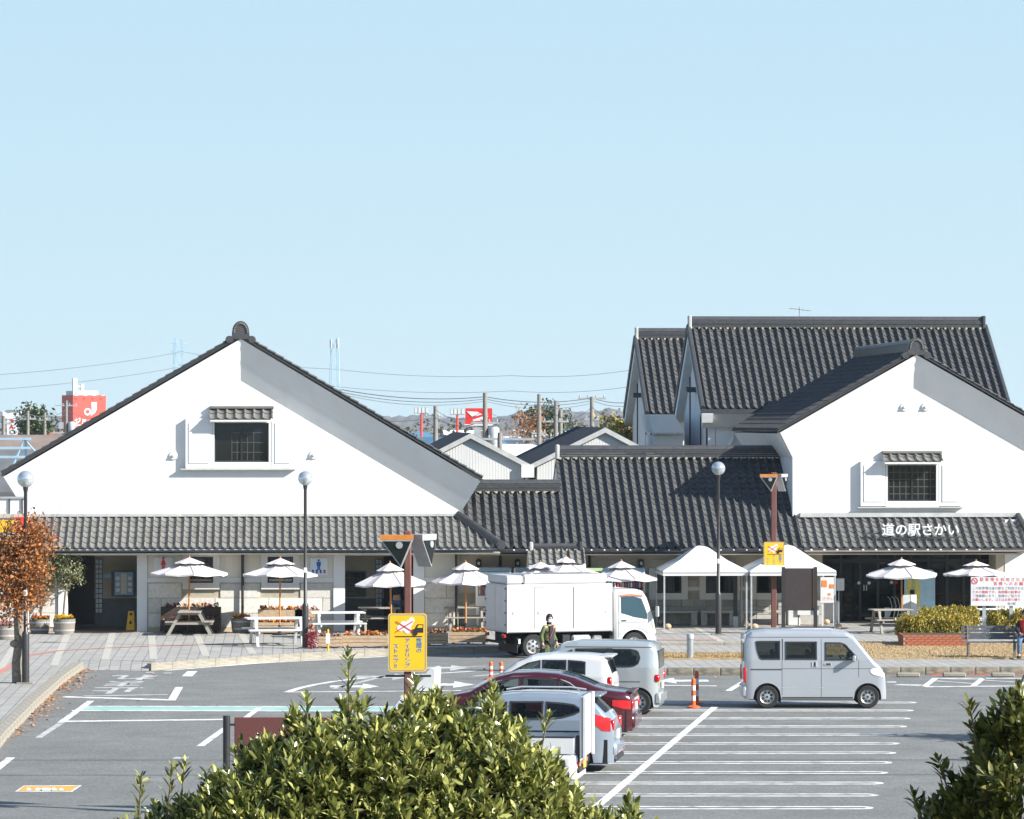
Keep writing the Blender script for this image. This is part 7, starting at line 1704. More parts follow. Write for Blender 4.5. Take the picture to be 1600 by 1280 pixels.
def bush(name, label, outline, Yc, depth, zbot, nsh, ln, wd, m, seed, singles, xr, leanx=0, extra=()):
    cx = (xr[0] + xr[1]) / 2; base = P(cx, 1280, Yc); zg = gz(Yc)
    root = thing(name, label, 'bush', (base.x, Yc, zg)); org = np.array([base.x, Yc, zg])
    lv = Leaves(); lin = Leaves(); br = MB(); br.v = []
    for k in range(nsh):
        px = rng.uniform(*xr); top = P(px, lerp_pts(outline, px) + 38, Yc).z + .07 * vnoise(px * .02, 0, seed)
        t = rng.uniform(0, 1) ** 1.15                       # 0 at the crest, 1 low on the face
        back = rng.uniform() < .22
        if back: Y = Yc + depth * rng.uniform(0, .6); z = top - .45 * ((Y - Yc) / depth) - rng.uniform(0, .12)
        else:
            ang = t * 1.5; Y = Yc - depth * math.sin(ang); z = top - (top - zbot) * (1 - math.cos(ang)) * 1.05 - t * .15
        X = (px - CX) * Yc / F
        nz = vnoise(X * 2.4, z * 3.0 + Y, seed) * .15
        if nz < -.08 and rng.uniform() < .7: continue
        Y += nz - rng.uniform(0, .05); z += nz * .45
        nrm = Vector((rng.normal(0, .35) + leanx, -.55 * (0 if back else 1) * math.sin(t * 1.5) + rng.normal(0, .25), .95 - .25 * t + rng.normal(0, .15)))
        shoot(lv, Vector((X, Y, z)) - Vector(org), nrm, int(rng.integers(6, 12)), ln * rng.uniform(.75, 1.2), wd, ln * rng.uniform(.6, 1.5))
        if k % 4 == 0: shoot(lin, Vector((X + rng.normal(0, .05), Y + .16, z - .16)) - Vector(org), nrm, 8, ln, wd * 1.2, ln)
        if k % 6 == 0: br.tube([Vector((X, Y, z)) - Vector(org), Vector((X * .7 + base.x * .3, Yc + .1, z - .7)) - Vector(org)], [.006, .014], 4)
    for (px, py, h, n, lean) in extra:                      # single long shoots above the crown
        b = P(px, py, Yc - .1); d = Vector((lean, -.05, 1)).normalized()
        for j in range(n):
            q = b + d * h * (j + .5) / n; a = j * 2.4 + px; dr = d * .75 + Vector((math.cos(a), math.sin(a), 0)) * .65
            lv.add(q - Vector(org), dr, ln * 1.05, wd * .9, 0)
        shoot(lv, b + d * h - Vector(org), d, 9, ln * .9, wd * .8, ln * .5); br.tube([b - d * .2 - Vector(org), b + d * h - Vector(org)], [.007, .004], 5)
    camp = np.array([0, 0, H]) - org
    lv.build(root, m, singles, key=lambda it: np.linalg.norm(it[0] - camp) - (1.2 if it[0][2] > .0 else 0) - .8 * it[0][2])
    lin.build(root, 'leaf_bush_shade', name='inner_foliage'); br.build('branches', 'bark_thin', root)
    trunk = MB()
    for k in range(7): a = k * .9; trunk.tube([(math.cos(a) * .12, math.sin(a) * .1, -.1), (math.cos(a) * .5 * (xr[1] - xr[0]) / 800, math.sin(a) * .2, (zbot - zg) + .3)], [.04, .018], 6)
    trunk.build('stems', 'bark_thin', root)
    # dense dark heart so the lot does not show through the lower crown
    return root
out1 = [(180, 1285), (205, 1262), (235, 1262), (262, 1282), (290, 1272), (310, 1245), (345, 1208), (385, 1180), (430, 1160), (470, 1142), (500, 1118), (530, 1102), (560, 1098), (600, 1100), (640, 1094), (680, 1102), (720, 1116), (752, 1110), (775, 1102), (800, 1110), (830, 1132), (850, 1165), (868, 1195), (885, 1222), (905, 1232), (940, 1232), (965, 1245), (990, 1262), (1010, 1285)]
bush('foreground_bush', 'large leafy evergreen bush in the foreground at the bottom centre', out1, 21.5, .95, 4.55, 4600, .084, .062, 'leaf_bush', 1.3, 300, (190, 1002), extra=((545, 1085, .17, 12, -.02), (218, 1265, .13, 9, .05), (262, 1262, .17, 9, .12), (285, 1230, .09, 7, .1), (772, 1118, .11, 9, -.05), (735, 1130, .05, 6, .0), (850, 1150, .07, 7, .2), (480, 1120, .06, 6, .0), (645, 1092, .06, 7, .1)))
out2 = [(1425, 1300), (1460, 1285), (1490, 1245), (1508, 1222), (1522, 1170), (1536, 1120), (1555, 1100), (1565, 1088), (1590, 1078), (1640, 1070), (1720, 1060)]
bush('foreground_bush', 'darker shaded evergreen bush in the bottom right corner', out2, 20.5, .75, 4.5, 1300, .09, .072, 'leaf_bush_shade', 4.1, 300, (1450, 1760), leanx=-.15, extra=((1520, 1130, .06, 6, -.2), (1437, 1275, .06, 7, -.3), (1478, 1225, .08, 8, -.35)))
# ---- trees with leaf clusters
def tree(name, label, g, trunk_pts, trunk_r, blobs, n, size, m, bark='bark', cat='tree', branches=10, group=None, singles=0):
    root = thing(name, label, cat, g, 0, group)
    MB().tube(trunk_pts, trunk_r, 10).build('trunk', bark, root, 60)
    br = MB(); tp = Vector(trunk_pts[-1])
    for k in range(branches):
        c, r = blobs[k % len(blobs)]; e = Vector(c) + Vector((rng.normal(0, .5), rng.normal(0, .5), rng.uniform(.2, 1))) * r; s_ = Vector(trunk_pts[-2]).lerp(tp, rng.uniform(0, 1)); mid = s_.lerp(e, .5) + Vector((0, 0, .1 * r)); br.tube([s_, mid, e], [trunk_r[-1] * .6, trunk_r[-1] * .35, .006], 5)
    br.build('limbs', bark, root, 60)
    V = []; Fq = []
    tot = sum(r ** 2 for _, r in blobs)
    for c, r in blobs:
        k_ = int(n * r * r / tot); ncl = max(6, k_ // 14)
        for j in range(ncl):
            d = rng.normal(0, 1, 3); d /= np.linalg.norm(d); cc = np.array(c) + d * r * rng.uniform(.35, 1.05) * np.array([1, 1, .95])
            for q in range(14):
                p = cc + rng.normal(0, size * 2.2, 3); ax = rng.normal(0, 1, 3); ax /= np.linalg.norm(ax); ay = np.cross(ax, rng.normal(0, 1, 3)); ay /= np.linalg.norm(ay) + 1e-9
                s1 = size * rng.uniform(.7, 1.3); i = len(V); V += [p - ax * s1, p - ay * s1 * .55, p + ax * s1, p + ay * s1 * .55]; Fq.append((i, i + 1, i + 2, i + 3))
    stuff(link('crown', arrmesh('crown', V, Fq, m), root)); return root
g = G(28, 1067, SW); sc = g.y / F
Zp = lambda py: (P(0, py, g.y).z - SW)
tree('autumn_tree', 'street tree with rusty orange autumn leaves at the far left', g, [(0.0, 0, 0), (-.03, 0, .5), (.05, 0, 1.0), (.0, 0, 1.6), (.02, 0, 2.3), (.1, .1, 3.0)], [.15, .13, .14, .11, .09, .06],
    [((-.15, 0, Zp(900)), .75), ((.35, -.1, Zp(880)), .62), ((-.55, .1, Zp(870)), .7), ((.1, .1, Zp(845)), .7), ((.55, 0, Zp(848)), .45), ((-.2, -.1, Zp(945)), .55), ((.2, 0, Zp(928)), .55), ((-.9, 0, Zp(900)), .7)], 8500, .052, 'leaf_autumn', branches=34)
tw = MB(); random.seed(3)
for k in range(46): x = random.uniform(-.7, .85); z0 = Zp(850) + random.uniform(-.4, .25); tw.tube([(x, 0, z0), (x + random.uniform(.0, .35), random.uniform(-.3, .3), z0 + random.uniform(.4, .85))], [.008, .004], 4)
stuff(tw.build('bare_twigs', 'twig_red', bpy.data.objects['autumn_tree']))
kn = MB(); kn.sphere((-.06, -.06, 1.0), .13, 10, 7, sc=(1.1, 1, .8)); kn.sphere((-.04, -.05, 1.98), .11, 10, 7, sc=(1.1, 1, .7)); kn.build('trunk_knots', 'bark', bpy.data.objects['autumn_tree'], 60)
for (px, pxc, lab) in ((63, 78, 'slim olive tree growing from the left wooden barrel'), (98, 106, 'slim olive tree growing from the right wooden barrel')):
    g = G(px, 989, SW); g.z = SW + .40; Zq = lambda py: P(0, py, g.y).z - g.z; dx = (pxc - px) * g.y / F
    tree('olive_tree', lab, g, [(0, 0, -.05), (.03, 0, .3), (dx * .4, 0, .7), (dx * .8, 0, Zq(905))], [.035, .03, .028, .02], [((dx, 0, Zq(895)), .42), ((dx + .18, 0, Zq(878)), .36), ((dx - .18, 0, Zq(880)), .34), ((dx + .3, .05, Zq(903)), .28), ((dx - .1, 0, Zq(915)), .25), ((dx, 0, Zq(866)), .28)], 1900, .04, 'leaf_olive', 'bark_thin', group='olive trees in barrels')
# hedges
def hedge(label, px0, px1, py0, py1, dep, n, zoff=0):
    a = G(px0, py1 + 12, SW); b = G(px1, py1 + 12, SW); Y = a.y + .2; zt = P(0, py0, Y + dep * .5).z; zb = P(0, py1, Y).z
    root = thing('clipped_hedge', label, 'hedge', ((a.x + b.x) / 2, Y, zb), 0, 'clipped hedges by the shop'); w2 = (b.x - a.x) / 2; h = zt - zb; V = []; Fq = []
    for k in range(n):
        t = rng.uniform(-1, 1, 3); ax_ = np.argmax(np.abs(t)); p = np.array([t[0] * w2, dep / 2 + t[1] * dep / 2, h * (.5 + .5 * t[2])])
        e = (abs(t[0]) ** 4 + abs(t[1]) ** 4 + max(0, t[2]) ** 4)
        if e > 1.15: continue
        p += np.array([0, 0, .11 * vnoise(p[0] * 2, p[1] * 2, 3)])
        for q in range(3):
            c = p + rng.normal(0, .03, 3); d = np.array([rng.normal(0, .5), rng.normal(0, .5), 1.0]); d /= np.linalg.norm(d); s_ = np.cross(d, rng.normal(0, 1, 3)); s_ /= np.linalg.norm(s_); ln = rng.uniform(.05, .10); i = len(V)
            V += [c - s_ * .018, c + d * ln * .5 - s_ * .022, c + d * ln, c + d * ln * .5 + s_ * .022]; Fq.append((i, i + 1, i + 2, i + 3))
    stuff(link('foliage', arrmesh('foliage', V, Fq, 'leaf_hedge'), root))
    tb_ = MB(); 
    for k in range(6): x = -w2 * .8 + w2 * 1.6 * k / 5; tb_.tube([(x, dep / 2, -.1), (x + .05, dep / 2, h * .7)], [.02, .01], 5)
    tb_.build('stems', 'bark_thin', root)
hedge('golden green clipped hedge in the brick planter', 1406, 1520, 967, 996, 1.3, 6000); hedge('golden green clipped hedge behind the brick planter', 1440, 1533, 955, 978, 1.4, 5000); hedge('golden green clipped hedge behind the white notice sign', 1549, 1625, 959, 984, 1.3, 4000)
# red leaved plant by the middle lamp post
g = G(487, 1014, SW); root = thing('red_plant', 'small dark red leaved plant beside the middle lamp post', 'plant', g); V = []; Fq = []
for k in range(420):
    z = rng.uniform(.02, .5); p = np.array([rng.normal(0, .09), rng.normal(0, .09), z]); a = rng.normal(0, 1, 3); a /= np.linalg.norm(a); b = np.cross(a, rng.normal(0, 1, 3)); b /= np.linalg.norm(b); i = len(V); V += [p - a * .035, p - b * .018, p + a * .035, p + b * .018]; Fq.append((i, i + 1, i + 2, i + 3))
for k in range(60): p = np.array([rng.normal(-.02, .03), rng.normal(0, .03), rng.normal(.62, .05)]); a = rng.normal(0, 1, 3); a /= np.linalg.norm(a); b = np.cross(a, rng.normal(0, 1, 3)); b /= np.linalg.norm(b); i = len(V); V += [p - a * .03, p - b * .02, p + a * .03, p + b * .02]; Fq.append((i, i + 1, i + 2, i + 3))
stuff(link('foliage', arrmesh('foliage', V, Fq, 'leaf_red_plant'), root)); MB().tube([(0, 0, 0), (-.02, 0, .62)], [.012, .006], 5).build('stem', 'bark_thin', root)
# brown board behind the bush
Yb = 72.0; p0 = P(354, 1120, Yb); root = thing('notice_board', 'reddish brown board on a dark post behind the foreground bush', 'notice board', (p0.x, Yb, 0))
MB().lathe([(0, 0), (.065, 0), (.065, p0.z + .02), (0, p0.z + .02)], 12).build('post', 'post_dark', root, 40); wv = 150 * Yb / F; MB().bb((.14, -.03, .75), (.14 + wv, .03, p0.z - .01), bev=.01).build('board', 'brown_board', root); MB().bb((.05, -.02, p0.z - .16), (.14, .02, p0.z - .12)).build('bracket', 'post_dark', root); MB().lathe([(0, 0), (.065, 0), (.065, p0.z), (0, p0.z)], 12, (.14 + wv + .09, 0, 0)).build('post', 'post_dark', root, 40)
# ------------------------------------------------------------------ the town beyond
mat('far_wood', (.12, .115, .12), .95, var=.35, scale=.02); mat('wall_pale', (.62, .60, .56), .8, var=.06, scale=.5); mat('wall_orange', (.55, .26, .12), .8, var=.1, scale=.8); mat('wall_blue', (.30, .45, .55), .8, var=.1); mat('roof_blue', (.07, .17, .26), .6, var=.15, scale=1); mat('roof_grey', (.12, .125, .13), .7, var=.2, scale=1); mat('roof_brown', (.20, .155, .13), .7, var=.2, scale=1); mat('roof_red', (.28, .10, .07), .7, var=.2, scale=1); mat('roof_white', (.66, .67, .68), .6, var=.05)
mat('tower_red', (.62, .075, .05), .6, var=.08, scale=.6); mat('pole_concrete', (.22, .205, .185), .85, var=.15, scale=2); mat('wire', (.07, .085, .10), .6, var=0); mat('pylon', (.24, .42, .54), .6, var=.05); mat('sign_red', (.66, .025, .02), .5, var=.03)
# hills
def hill(pts, Y, dep, m='far_wood'):
    mb = MB(); V = []; Fs = []; n = 0; xs = np.arange(pts[0][0], pts[-1][0] + 1, 4.0)
    for px in xs:
        py = lerp_pts(pts, px) + .9 * math.sin(px * .31) + .6 * math.sin(px * .77 + 1) + .5 * math.sin(px * 1.9); p = P(px, py, Y)
        V += [(p.x, Y - dep, -1), (p.x, Y - dep * .4, p.z * .6), (p.x, Y, p.z), (p.x, Y + dep, -1)]
    for i in range(len(xs) - 1):
        for k in range(3): Fs.append((i * 4 + k, (i + 1) * 4 + k, (i + 1) * 4 + k + 1, i * 4 + k + 1))
    return struct(mb.add(V, Fs).build('hills', m, smooth=60))
hill([(-400, 655), (-60, 648), (0, 643), (30, 640), (60, 648), (110, 652), (300, 655), (560, 652), (640, 650), (665, 646), (700, 652), (740, 655), (790, 650), (830, 640), (850, 633), (868, 634), (885, 641), (905, 644), (935, 642), (955, 637), (975, 644), (1000, 650), (1300, 652), (1800, 648), (2200, 655)], 2600, 300)
# wooded belt at the edge of the town
V = []; Fq = []
for k in range(700):
    Y = rng.uniform(650, 1250); X = rng.uniform(-.22, .24) * Y; h = rng.uniform(2.5, 7.5); r = rng.uniform(1.5, 4)
    for j in range(40):
        d = rng.normal(0, 1, 3); d /= np.linalg.norm(d); c = np.array([X, Y, h * .55]) + d * np.array([r, r, h * .5]); a = rng.normal(0, 1, 3); a /= np.linalg.norm(a); b = np.cross(a, rng.normal(0, 1, 3)); b /= np.linalg.norm(b); s_ = rng.uniform(.22, .5); i = len(V)
        V += [c - a * s_, c - b * s_, c + a * s_, c + b * s_]; Fq.append((i, i + 1, i + 2, i + 3))
stuff(tag(link('far_woodland', arrmesh('far_woodland', V, Fq, 'leaf_far')), 'brown and green winter woodland belt at the edge of the town', 'woodland'))
def house(px, py_ridge, Y, w_, d_, wall, roof, label, rz=0.0, hw=None, group='distant houses in the town', win=True):
    p = P(px, py_ridge, Y); zr = max(3.2, p.z); ze = zr - w_ * .22 if hw is None else hw
    root = thing('house', label, 'house', (p.x, Y, 0), rz, group)
    MB().bb((-d_ / 2, -w_ / 2 + .3, 0), (d_ / 2, w_ / 2 - .3, ze)).build('wall', wall, root)
    MB().prism([(-w_ / 2 + .32, ze), (0, zr - .15), (w_ / 2 - .32, ze)], -d_ / 2 + .01, d_ / 2 - .01, 'x').build('gable', wall, root)
    for sd in (-1, 1): MB().prism([(sd * w_ / 2, ze - .1), (0, zr), (0, zr - .16), (sd * w_ / 2, ze - .26)], -d_ / 2 - .3, d_ / 2 + .3, 'x').build('roof', roof, root)
    if win:
        for x in (-d_ * .28, d_ * .2):
            wdw = MB().bb((x - .8, -w_ / 2 + .26, max(.8, ze - 1.6)), (x + .8, -w_ / 2 + .31, max(1.4, ze - .5))).build('window', 'dark_frame', root); MB().bb((x - .72, -w_ / 2 + .25, max(.8, ze - 1.6) + .07), (x + .72, -w_ / 2 + .262, max(1.4, ze - .5) - .07)).build('pane', 'glass_dark', wdw)
    return root
RC = [('roof_blue', 'blue'), ('roof_grey', 'grey'), ('roof_brown', 'brown'), ('roof_white', 'white'), ('roof_red', 'red')]
random.seed(11)
hs_ = []
for k in range(56):
    zone = random.choice([0, 0, 0, 1, 1, 2]); px = random.uniform(*((635, 905), (760, 985), (-20, 100))[zone]); Y = random.choice([random.uniform(300, 430), random.uniform(480, 1000), random.uniform(480, 1000)]); rf, cn = random.choice(RC)
    py = HY + (6.85 - random.uniform(4.2, 5.6)) * F / Y
    hs_.append((0 if px < 300 else 1, cn, px, py, Y, rf))
ORD = 'first second third fourth fifth sixth seventh eighth ninth tenth eleventh twelfth thirteenth fourteenth fifteenth sixteenth seventeenth eighteenth nineteenth twentieth twenty-first twenty-second twenty-third twenty-fourth'.split()
cnt = {}
for (zn, cn, px, py, Y, rf) in sorted(hs_):
    i = cnt[(zn, cn)] = cnt.get((zn, cn), -1) + 1
    house(px, py, Y, random.uniform(4, 6) * (1.4 if Y > 450 else 1), random.uniform(3.5, 6) * (1.6 if Y > 450 else 1), random.choice(['wall_pale', 'wall_pale', 'wall_blue', 'wall_orange']), rf, '%s %s roofed distant house from the left %s' % (ORD[i], cn, ('left of the red building', 'in the gap between the gables')[zn]), random.uniform(-.5, .5), group='distant houses with %s roof' % cn)
house(78, 679.5, 188, 9.0, 5.0, 'wall_orange', 'roof_brown', 'house with brown roof and orange wall just left of the left gable', R(4), group=None)
house(15, 684, 200, 10.0, 6.5, 'wall_pale', 'roof_grey', 'house with dark grey roof at the left edge behind the lamp globe', R(-6), group=None)
house(10, 703, 165, 7.0, 4.2, 'wall_pale', 'roof_grey', 'low grey tiled house at the left edge nearest the gable', R(2), group=None)
house(798, 694, 230, 4.0, 2.6, 'wall_pale', 'roof_white', 'flat white roofed building beside the utility pole in the centre', R(3), group=None)
# steel frame with blue beams by the left house
root = thing('steel_frame', 'blue steel roof frame at the left edge below the houses', 'frame', (P(20, 720, 158).x, 158, 0), R(3)); z0 = P(20, 716, 158).z
for z in (z0 + .7, z0 + .35, z0): MB().bb((-1.4, -.05, z), (.7, .05, z + .09)).build('beam', 'wall_blue', root)
for x in (-1.2, .5): MB().bb((x - .05, -.04, 0), (x + .05, .04, z0 + .7)).build('column', 'roof_blue', root)
MB().tube([(-.1, 0, z0 - .5), (.45, 0, z0 + .75), (1.0, 0, z0 + .1)], .05, 5).build('brace', 'wall_blue', root)
# red tower building
Yr_ = 700.0; pc = P(114, 680, Yr_); zt = P(0, 617.5, Yr_).z; root = thing('red_building', 'red tower shaped building with white logo far behind the left gable', 'building', (pc.x, Yr_, 0), R(24)); wr_ = 5.9; wl_ = 6.2
MB().bb((0, 0, 0), (wr_, wl_, zt)).build('wall', 'tower_red', root); MB().bb((.6, .3, zt), (wr_ - 1.3, wl_ - .5, zt + .75)).build('roof_plinth', 'roof_white', root)
MB().bb((.2, .4, zt), (.9, 1.0, zt + 2.9)).build('roof_mast', 'roof_white', root); MB().bb((1.6, .4, zt + .7), (2.1, 1.0, zt + 1.9)).build('roof_mast', 'roof_white', root); MB().bb((.9, .5, zt + 1.4), (1.6, .8, zt + 1.6)).build('roof_beam', 'roof_white', root)
for k in range(4): MB().bb((.35 + k * 1.5, -.06, zt - .75), (.65 + k * 1.5, .0, zt - .45)).build('spot_lamp', 'ink_red', root)
for k in range(4): MB().bb((.3 + k * 1.6, -.05, zt - .10), (.9 + k * 1.6, .0, zt - .02)).build('cap_stone', 'roof_white', root)
MB().lathe([(.35, -.05), (.62, -.05), (.62, .0), (.35, .0)], 20, (2.6, 0, zt - 2.85), 'y', closed=True).build('logo_ring', 'ink_white', root)
MB().prism([(3.3, zt - 1.2), (4.25, zt - 1.2), (4.25, zt - 2.4), (3.95, zt - 3.0), (3.15, zt - 3.6), (3.35, zt - 2.8)], -.05, .0, 'y').build('logo_letter', 'ink_white', root)
text('logo_name', 'ジョーカー', 1.15, 'ink_white', root, (3.1, -.03, zt - 4.5), (R(90), 0, 0), ext=.03, bold=.05)
for k in range(4): MB().bb((.2, -.04, zt - 5.2 - k * .35), (wr_ - .2, .0, zt - 5.05 - k * .35)).build('stripe', 'ink_white', root)
text('side_name', 'ジョー\nカー', 1.0, 'logo_grey', root, (-.03, wl_ * .5, zt - 4.9), (R(90), 0, R(-90)), ext=.02)
MB().bb((-.06, 2.2, zt - 2.2), (.0, 3.2, zt - .9)).build('side_panel', 'wall_blue', root)
# white advertising column with red letters
Yp = 420.0; p0 = P(19, 679, Yp); root = thing('advertising_column', 'white sign column with red letters at the left edge', 'sign', (p0.x, Yp, 0), 0); z1 = P(0, 654, Yp).z
MB().bb((-.5, -.3, 0), (.5, .3, z1)).build('column', 'roof_white', root); MB().prism([(-.9, z1), (.9, z1), (.95, z1 + .75), (.5, z1 + .5), (0, z1 + .62), (-.5, z1 + .5), (-.95, z1 + .75)], -.3, .3, 'y').build('crown', 'roof_white', root)
for k, ch in enumerate('PAC'): text('letter', ch, .62, 'ink_red' if k < 2 else 'ink_grey', root, (0, -.32, z1 - .35 - k * .52), ext=.02, bold=.02)
# red rectangular sign on a pole
Yd = 300.0; c = P(748, 650.5, Yd); root = thing('red_sign', 'red rectangular roadside sign with white emblem behind the sheds', 'sign', (c.x, Yd, 0), 0); w2, h2 = 21 * Yd / F, 12.5 * Yd / F
MB().bb((-w2, -.15, c.z - h2), (w2, .15, c.z + h2)).build('panel', 'sign_red', root); MB().bb((-.15, 0, 0), (.15, .14, c.z - h2)).build('pole', 'galv', root)
def em(pts): MB().prism([(x * w2, c.z + z * h2) for x, z in pts], -.18, -.151, 'y').build('emblem', 'ink_white', root)
em([(-.92, .62), (-.1, .56), (.25, .25), (-.1, .05), (-.5, -.05)]); em([(-.45, -.62), (.15, -.55), (.55, -.35), (.72, .05), (.35, .0), (-.3, -.35)]); em([(.25, .62), (.55, .55), (.72, .22), (.45, .3)])
MB().bb((-w2 - .04, -.16, c.z - h2 - .1), (w2 + .04, .16, c.z - h2 - .001)).build('frame', 'ink_white', root)
# sports-ground sign masts with red poles
for (px, py0, py1, Y, lab) in ((658.5, 636, 646, 420, 'red mast with a floodlight cluster left of the red sign'), (714.5, 638, 648, 420, 'red mast with a pale lattice sign head left of the red sign')):
    p0 = P(px, py0, Y); root = thing('sign_mast', lab, 'mast', (p0.x, Y, 0), 0); zb = P(0, py1, Y).z; MB().tube([(0, 0, 0), (0, 0, zb)], .13, 6).build('mast', 'tower_red', root)
    MB().bb((-.75, -.1, zb), (.75, .1, p0.z)).build('head', 'pylon', root)
    for k in range(4): MB().bb((-.7 + k * .38, -.14, zb + .05), (-.42 + k * .38, -.101, p0.z - .05)).build('panel', 'wall_pale', root)
# utility poles and wires
def upole(label, px, py, Y, arms=((.4, 1.6),), tr=False, r=.13, m='pole_concrete'):
    p0 = P(px, py, Y); root = thing('utility_pole', label, 'utility pole', (p0.x, Y, 0), 0, 'utility poles in the town'); MB().tube([(0, 0, 0), (0, 0, p0.z)], [r * 1.3, r * .85], 8).build('pole', m, root, 60)
    for dz, w_ in arms:
        a = MB().bb((-w_ / 2, -.06, p0.z - dz - .05), (w_ / 2, .06, p0.z - dz + .05)).build('cross_arm', 'galv', root)
        for k in range(4): x = -w_ / 2 + .1 + (w_ - .2) * k / 3; MB().lathe([(0, 0), (.035, 0), (.05, .05), (.03, .13), (0, .14)], 6, (x, 0, p0.z - dz + .05)).build('insulator', 'galv', a)
    if tr: MB().lathe([(0, 0), (.28, 0), (.30, .1), (.30, .8), (.22, .9), (0, .9)], 10, (.42, 0, p0.z - 2.6)).build('transformer', 'galv', root, 40); MB().box((-.4, 0, p0.z - 2.0), (.35, .3, .55)).build('switch_box', 'galv', root)
    return p0
PL = [('utility pole hidden behind the left gable roof', 440, 598, 188, ((.3, 1.4), (.8, 1.4)), False), ('tall utility pole in front of the red sign', 758, 614, 205, ((1.5, 1.4), (2.2, 1.8)), True), ('utility pole left of the red sign near the left gable roof', 680.5, 634.5, 215, ((.6, 1.2),), False), ('slim utility pole left of the wooded hill', 842.5, 616, 230, ((2.2, .8),), False),
      ('utility pole with a cross arm at the wooded hill', 868.5, 626, 235, ((1.2, 1.5),), False), ('short utility pole right of the wooded hill', 876, 640, 240, (), False), ('utility pole with wide arm beside the tall halls', 925, 620, 220, ((.1, 1.5), (1.2, .8)), False),
      ('utility pole at the left edge beside the advertising column', 5.5, 650, 260, ((.5, 1.0),), False), ('utility pole left of the evergreen at the far left', 43.5, 642, 300, ((.6, 1.2),), False), ('utility pole with transformer in front of the red building', 103.5, 626, 330, ((.4, 1.8), (2.6, 2.2)), True), ('small utility pole right of the evergreen at the far left', 70, 645, 330, ((.6, 1.0),), False), ('short pole with a lamp arm near the sheds', 781, 676, 190, ((.3, 3.2),), False)]
TOPS = [upole(*a) for a in PL]
def wire(label, pts, sag, r, grp):
    mb = MB(); V = []
    for a, b in zip(pts[:-1], pts[1:]):
        for k in range(12): t = k / 12; V.append(a.lerp(b, t) - Vector((0, 0, sag * 4 * t * (1 - t))))
    V.append(pts[-1]); o = MB().tube(V, r, 4).build('overhead_wire', 'wire', smooth=None); tag(o, label, 'wire', grp)
gW = 'overhead wires over the town'
wire('upper dark cable running right from the left gable slope to the tall halls', [P(440, 602, 188), P(534, 609, 195), P(758, 620, 205), P(925, 622, 220), P(1010, 623, 225)], .25, .021, gW)
wire('lower dark cable just under the upper one in the centre', [P(440, 607, 188), P(534, 613, 195), P(758, 623.5, 205), P(925, 626, 220), P(1010, 627, 225)], .3, .016, gW)
wire('third thin cable across the centre above the town', [P(440, 612, 188), P(534, 616, 195), P(758, 627, 205), P(925, 630, 220)], .35, .011, gW)
wire('thin cable from the pole at the red sign sloping to the hill', [P(680, 640, 215), P(758, 640, 205), P(842, 645, 230), P(925, 648, 220), P(1000, 655, 225)], .5, .013, gW)
wire('thin low cable left of the red sign', [P(440, 640, 188), P(680, 652, 215), P(758, 655, 205)], .4, .018, gW)
wire('thin cable rising to the pole by the tall halls', [P(842, 660, 230), P(868, 648, 235), P(925, 636, 220), P(985, 646, 215)], .4, .015, gW)
wire('cable at the far left passing the red building', [P(-30, 648, 260), P(43, 646, 300), P(103, 641, 330), P(190, 652, 330)], .4, .025, gW)
wire('lower cable at the far left passing the red building', [P(-30, 654, 260), P(43, 651, 300), P(103, 647, 330), P(190, 660, 330)], .4, .02, gW)
# lattice pylons and their lines
def pylon(label, px, pyt, Y, w0, w1, red=False):
    p0 = P(px, pyt, Y); root = thing('lattice_tower', label, 'tower', (p0.x, Y, 0), .3, 'lattice towers on the horizon'); h = p0.z; r = .00022 * Y * .24
    def q(i, z): t = z / h; w_ = (w0 + (w1 - w0) * t) / 2; return Vector(((-w_, -w_), (w_, -w_), (w_, w_), (-w_, w_))[i] + (z,))
    n = 9
    for i in range(4): MB().tube([q(i, 0), q(i, h)], r, 4).build('leg', 'pylon', root)
    mb = MB()
    for k in range(n):
        za, zb = h * k / n, h * (k + 1) / n
        for i in range(4): j = (i + 1) % 4; mb.tube([q(i, za), q(j, zb)], r * .6, 3); mb.tube([q(j, za), q(i, zb)], r * .6, 3); mb.tube([q(i, zb), q(j, zb)], r * .6, 3)
    stuff(mb.build('lattice', 'pylon', root)); return root, h
ra, ha = pylon('steel lattice pylon above the left slope of the left gable', 278.5, 530, 1250, 4.2, 2.0)
for z in (ha - 1.5, ha - 4.0): MB().bb((-3.2, -.1, z), (3.2, .1, z + .25)).build('cross_arm', 'pylon', ra)
rb, hb = pylon('slim lattice antenna mast above the right slope of the left gable', 522.5, 531, 800, 2.6, 1.0)
MB().bb((-.8, -.5, hb - 1.6), (-.55, .5, hb)).build('antenna', 'roof_white', rb); MB().bb((.55, -.5, hb - 1.6), (.8, .5, hb + .3)).build('antenna', 'roof_white', rb); MB().tube([(0, 0, 0), (1.4, 0, 0), (.8, 0, hb)], .06, 4).build('feeder', 'roof_white', rb)
gP = 'high voltage lines in the sky'
wire('faint upper power line falling left from the lattice pylon', [P(278, 551, 1250), P(-60, 589, 1000)], 1.0, .055, gP); wire('faint lower power line falling left from the lattice pylon', [P(278, 574, 1250), P(-60, 612, 1000)], 1.0, .055, gP)
wire('faint power line right of the antenna mast', [P(278, 548, 1250), P(523, 577, 1150), P(800, 587, 1100), P(1000, 576, 1050)], 1.0, .045, gP); wire('second faint power line right of the antenna mast', [P(278, 570, 1250), P(523, 604, 1150), P(800, 611, 1100), P(1000, 602, 1050)], 1.0, .045, gP)
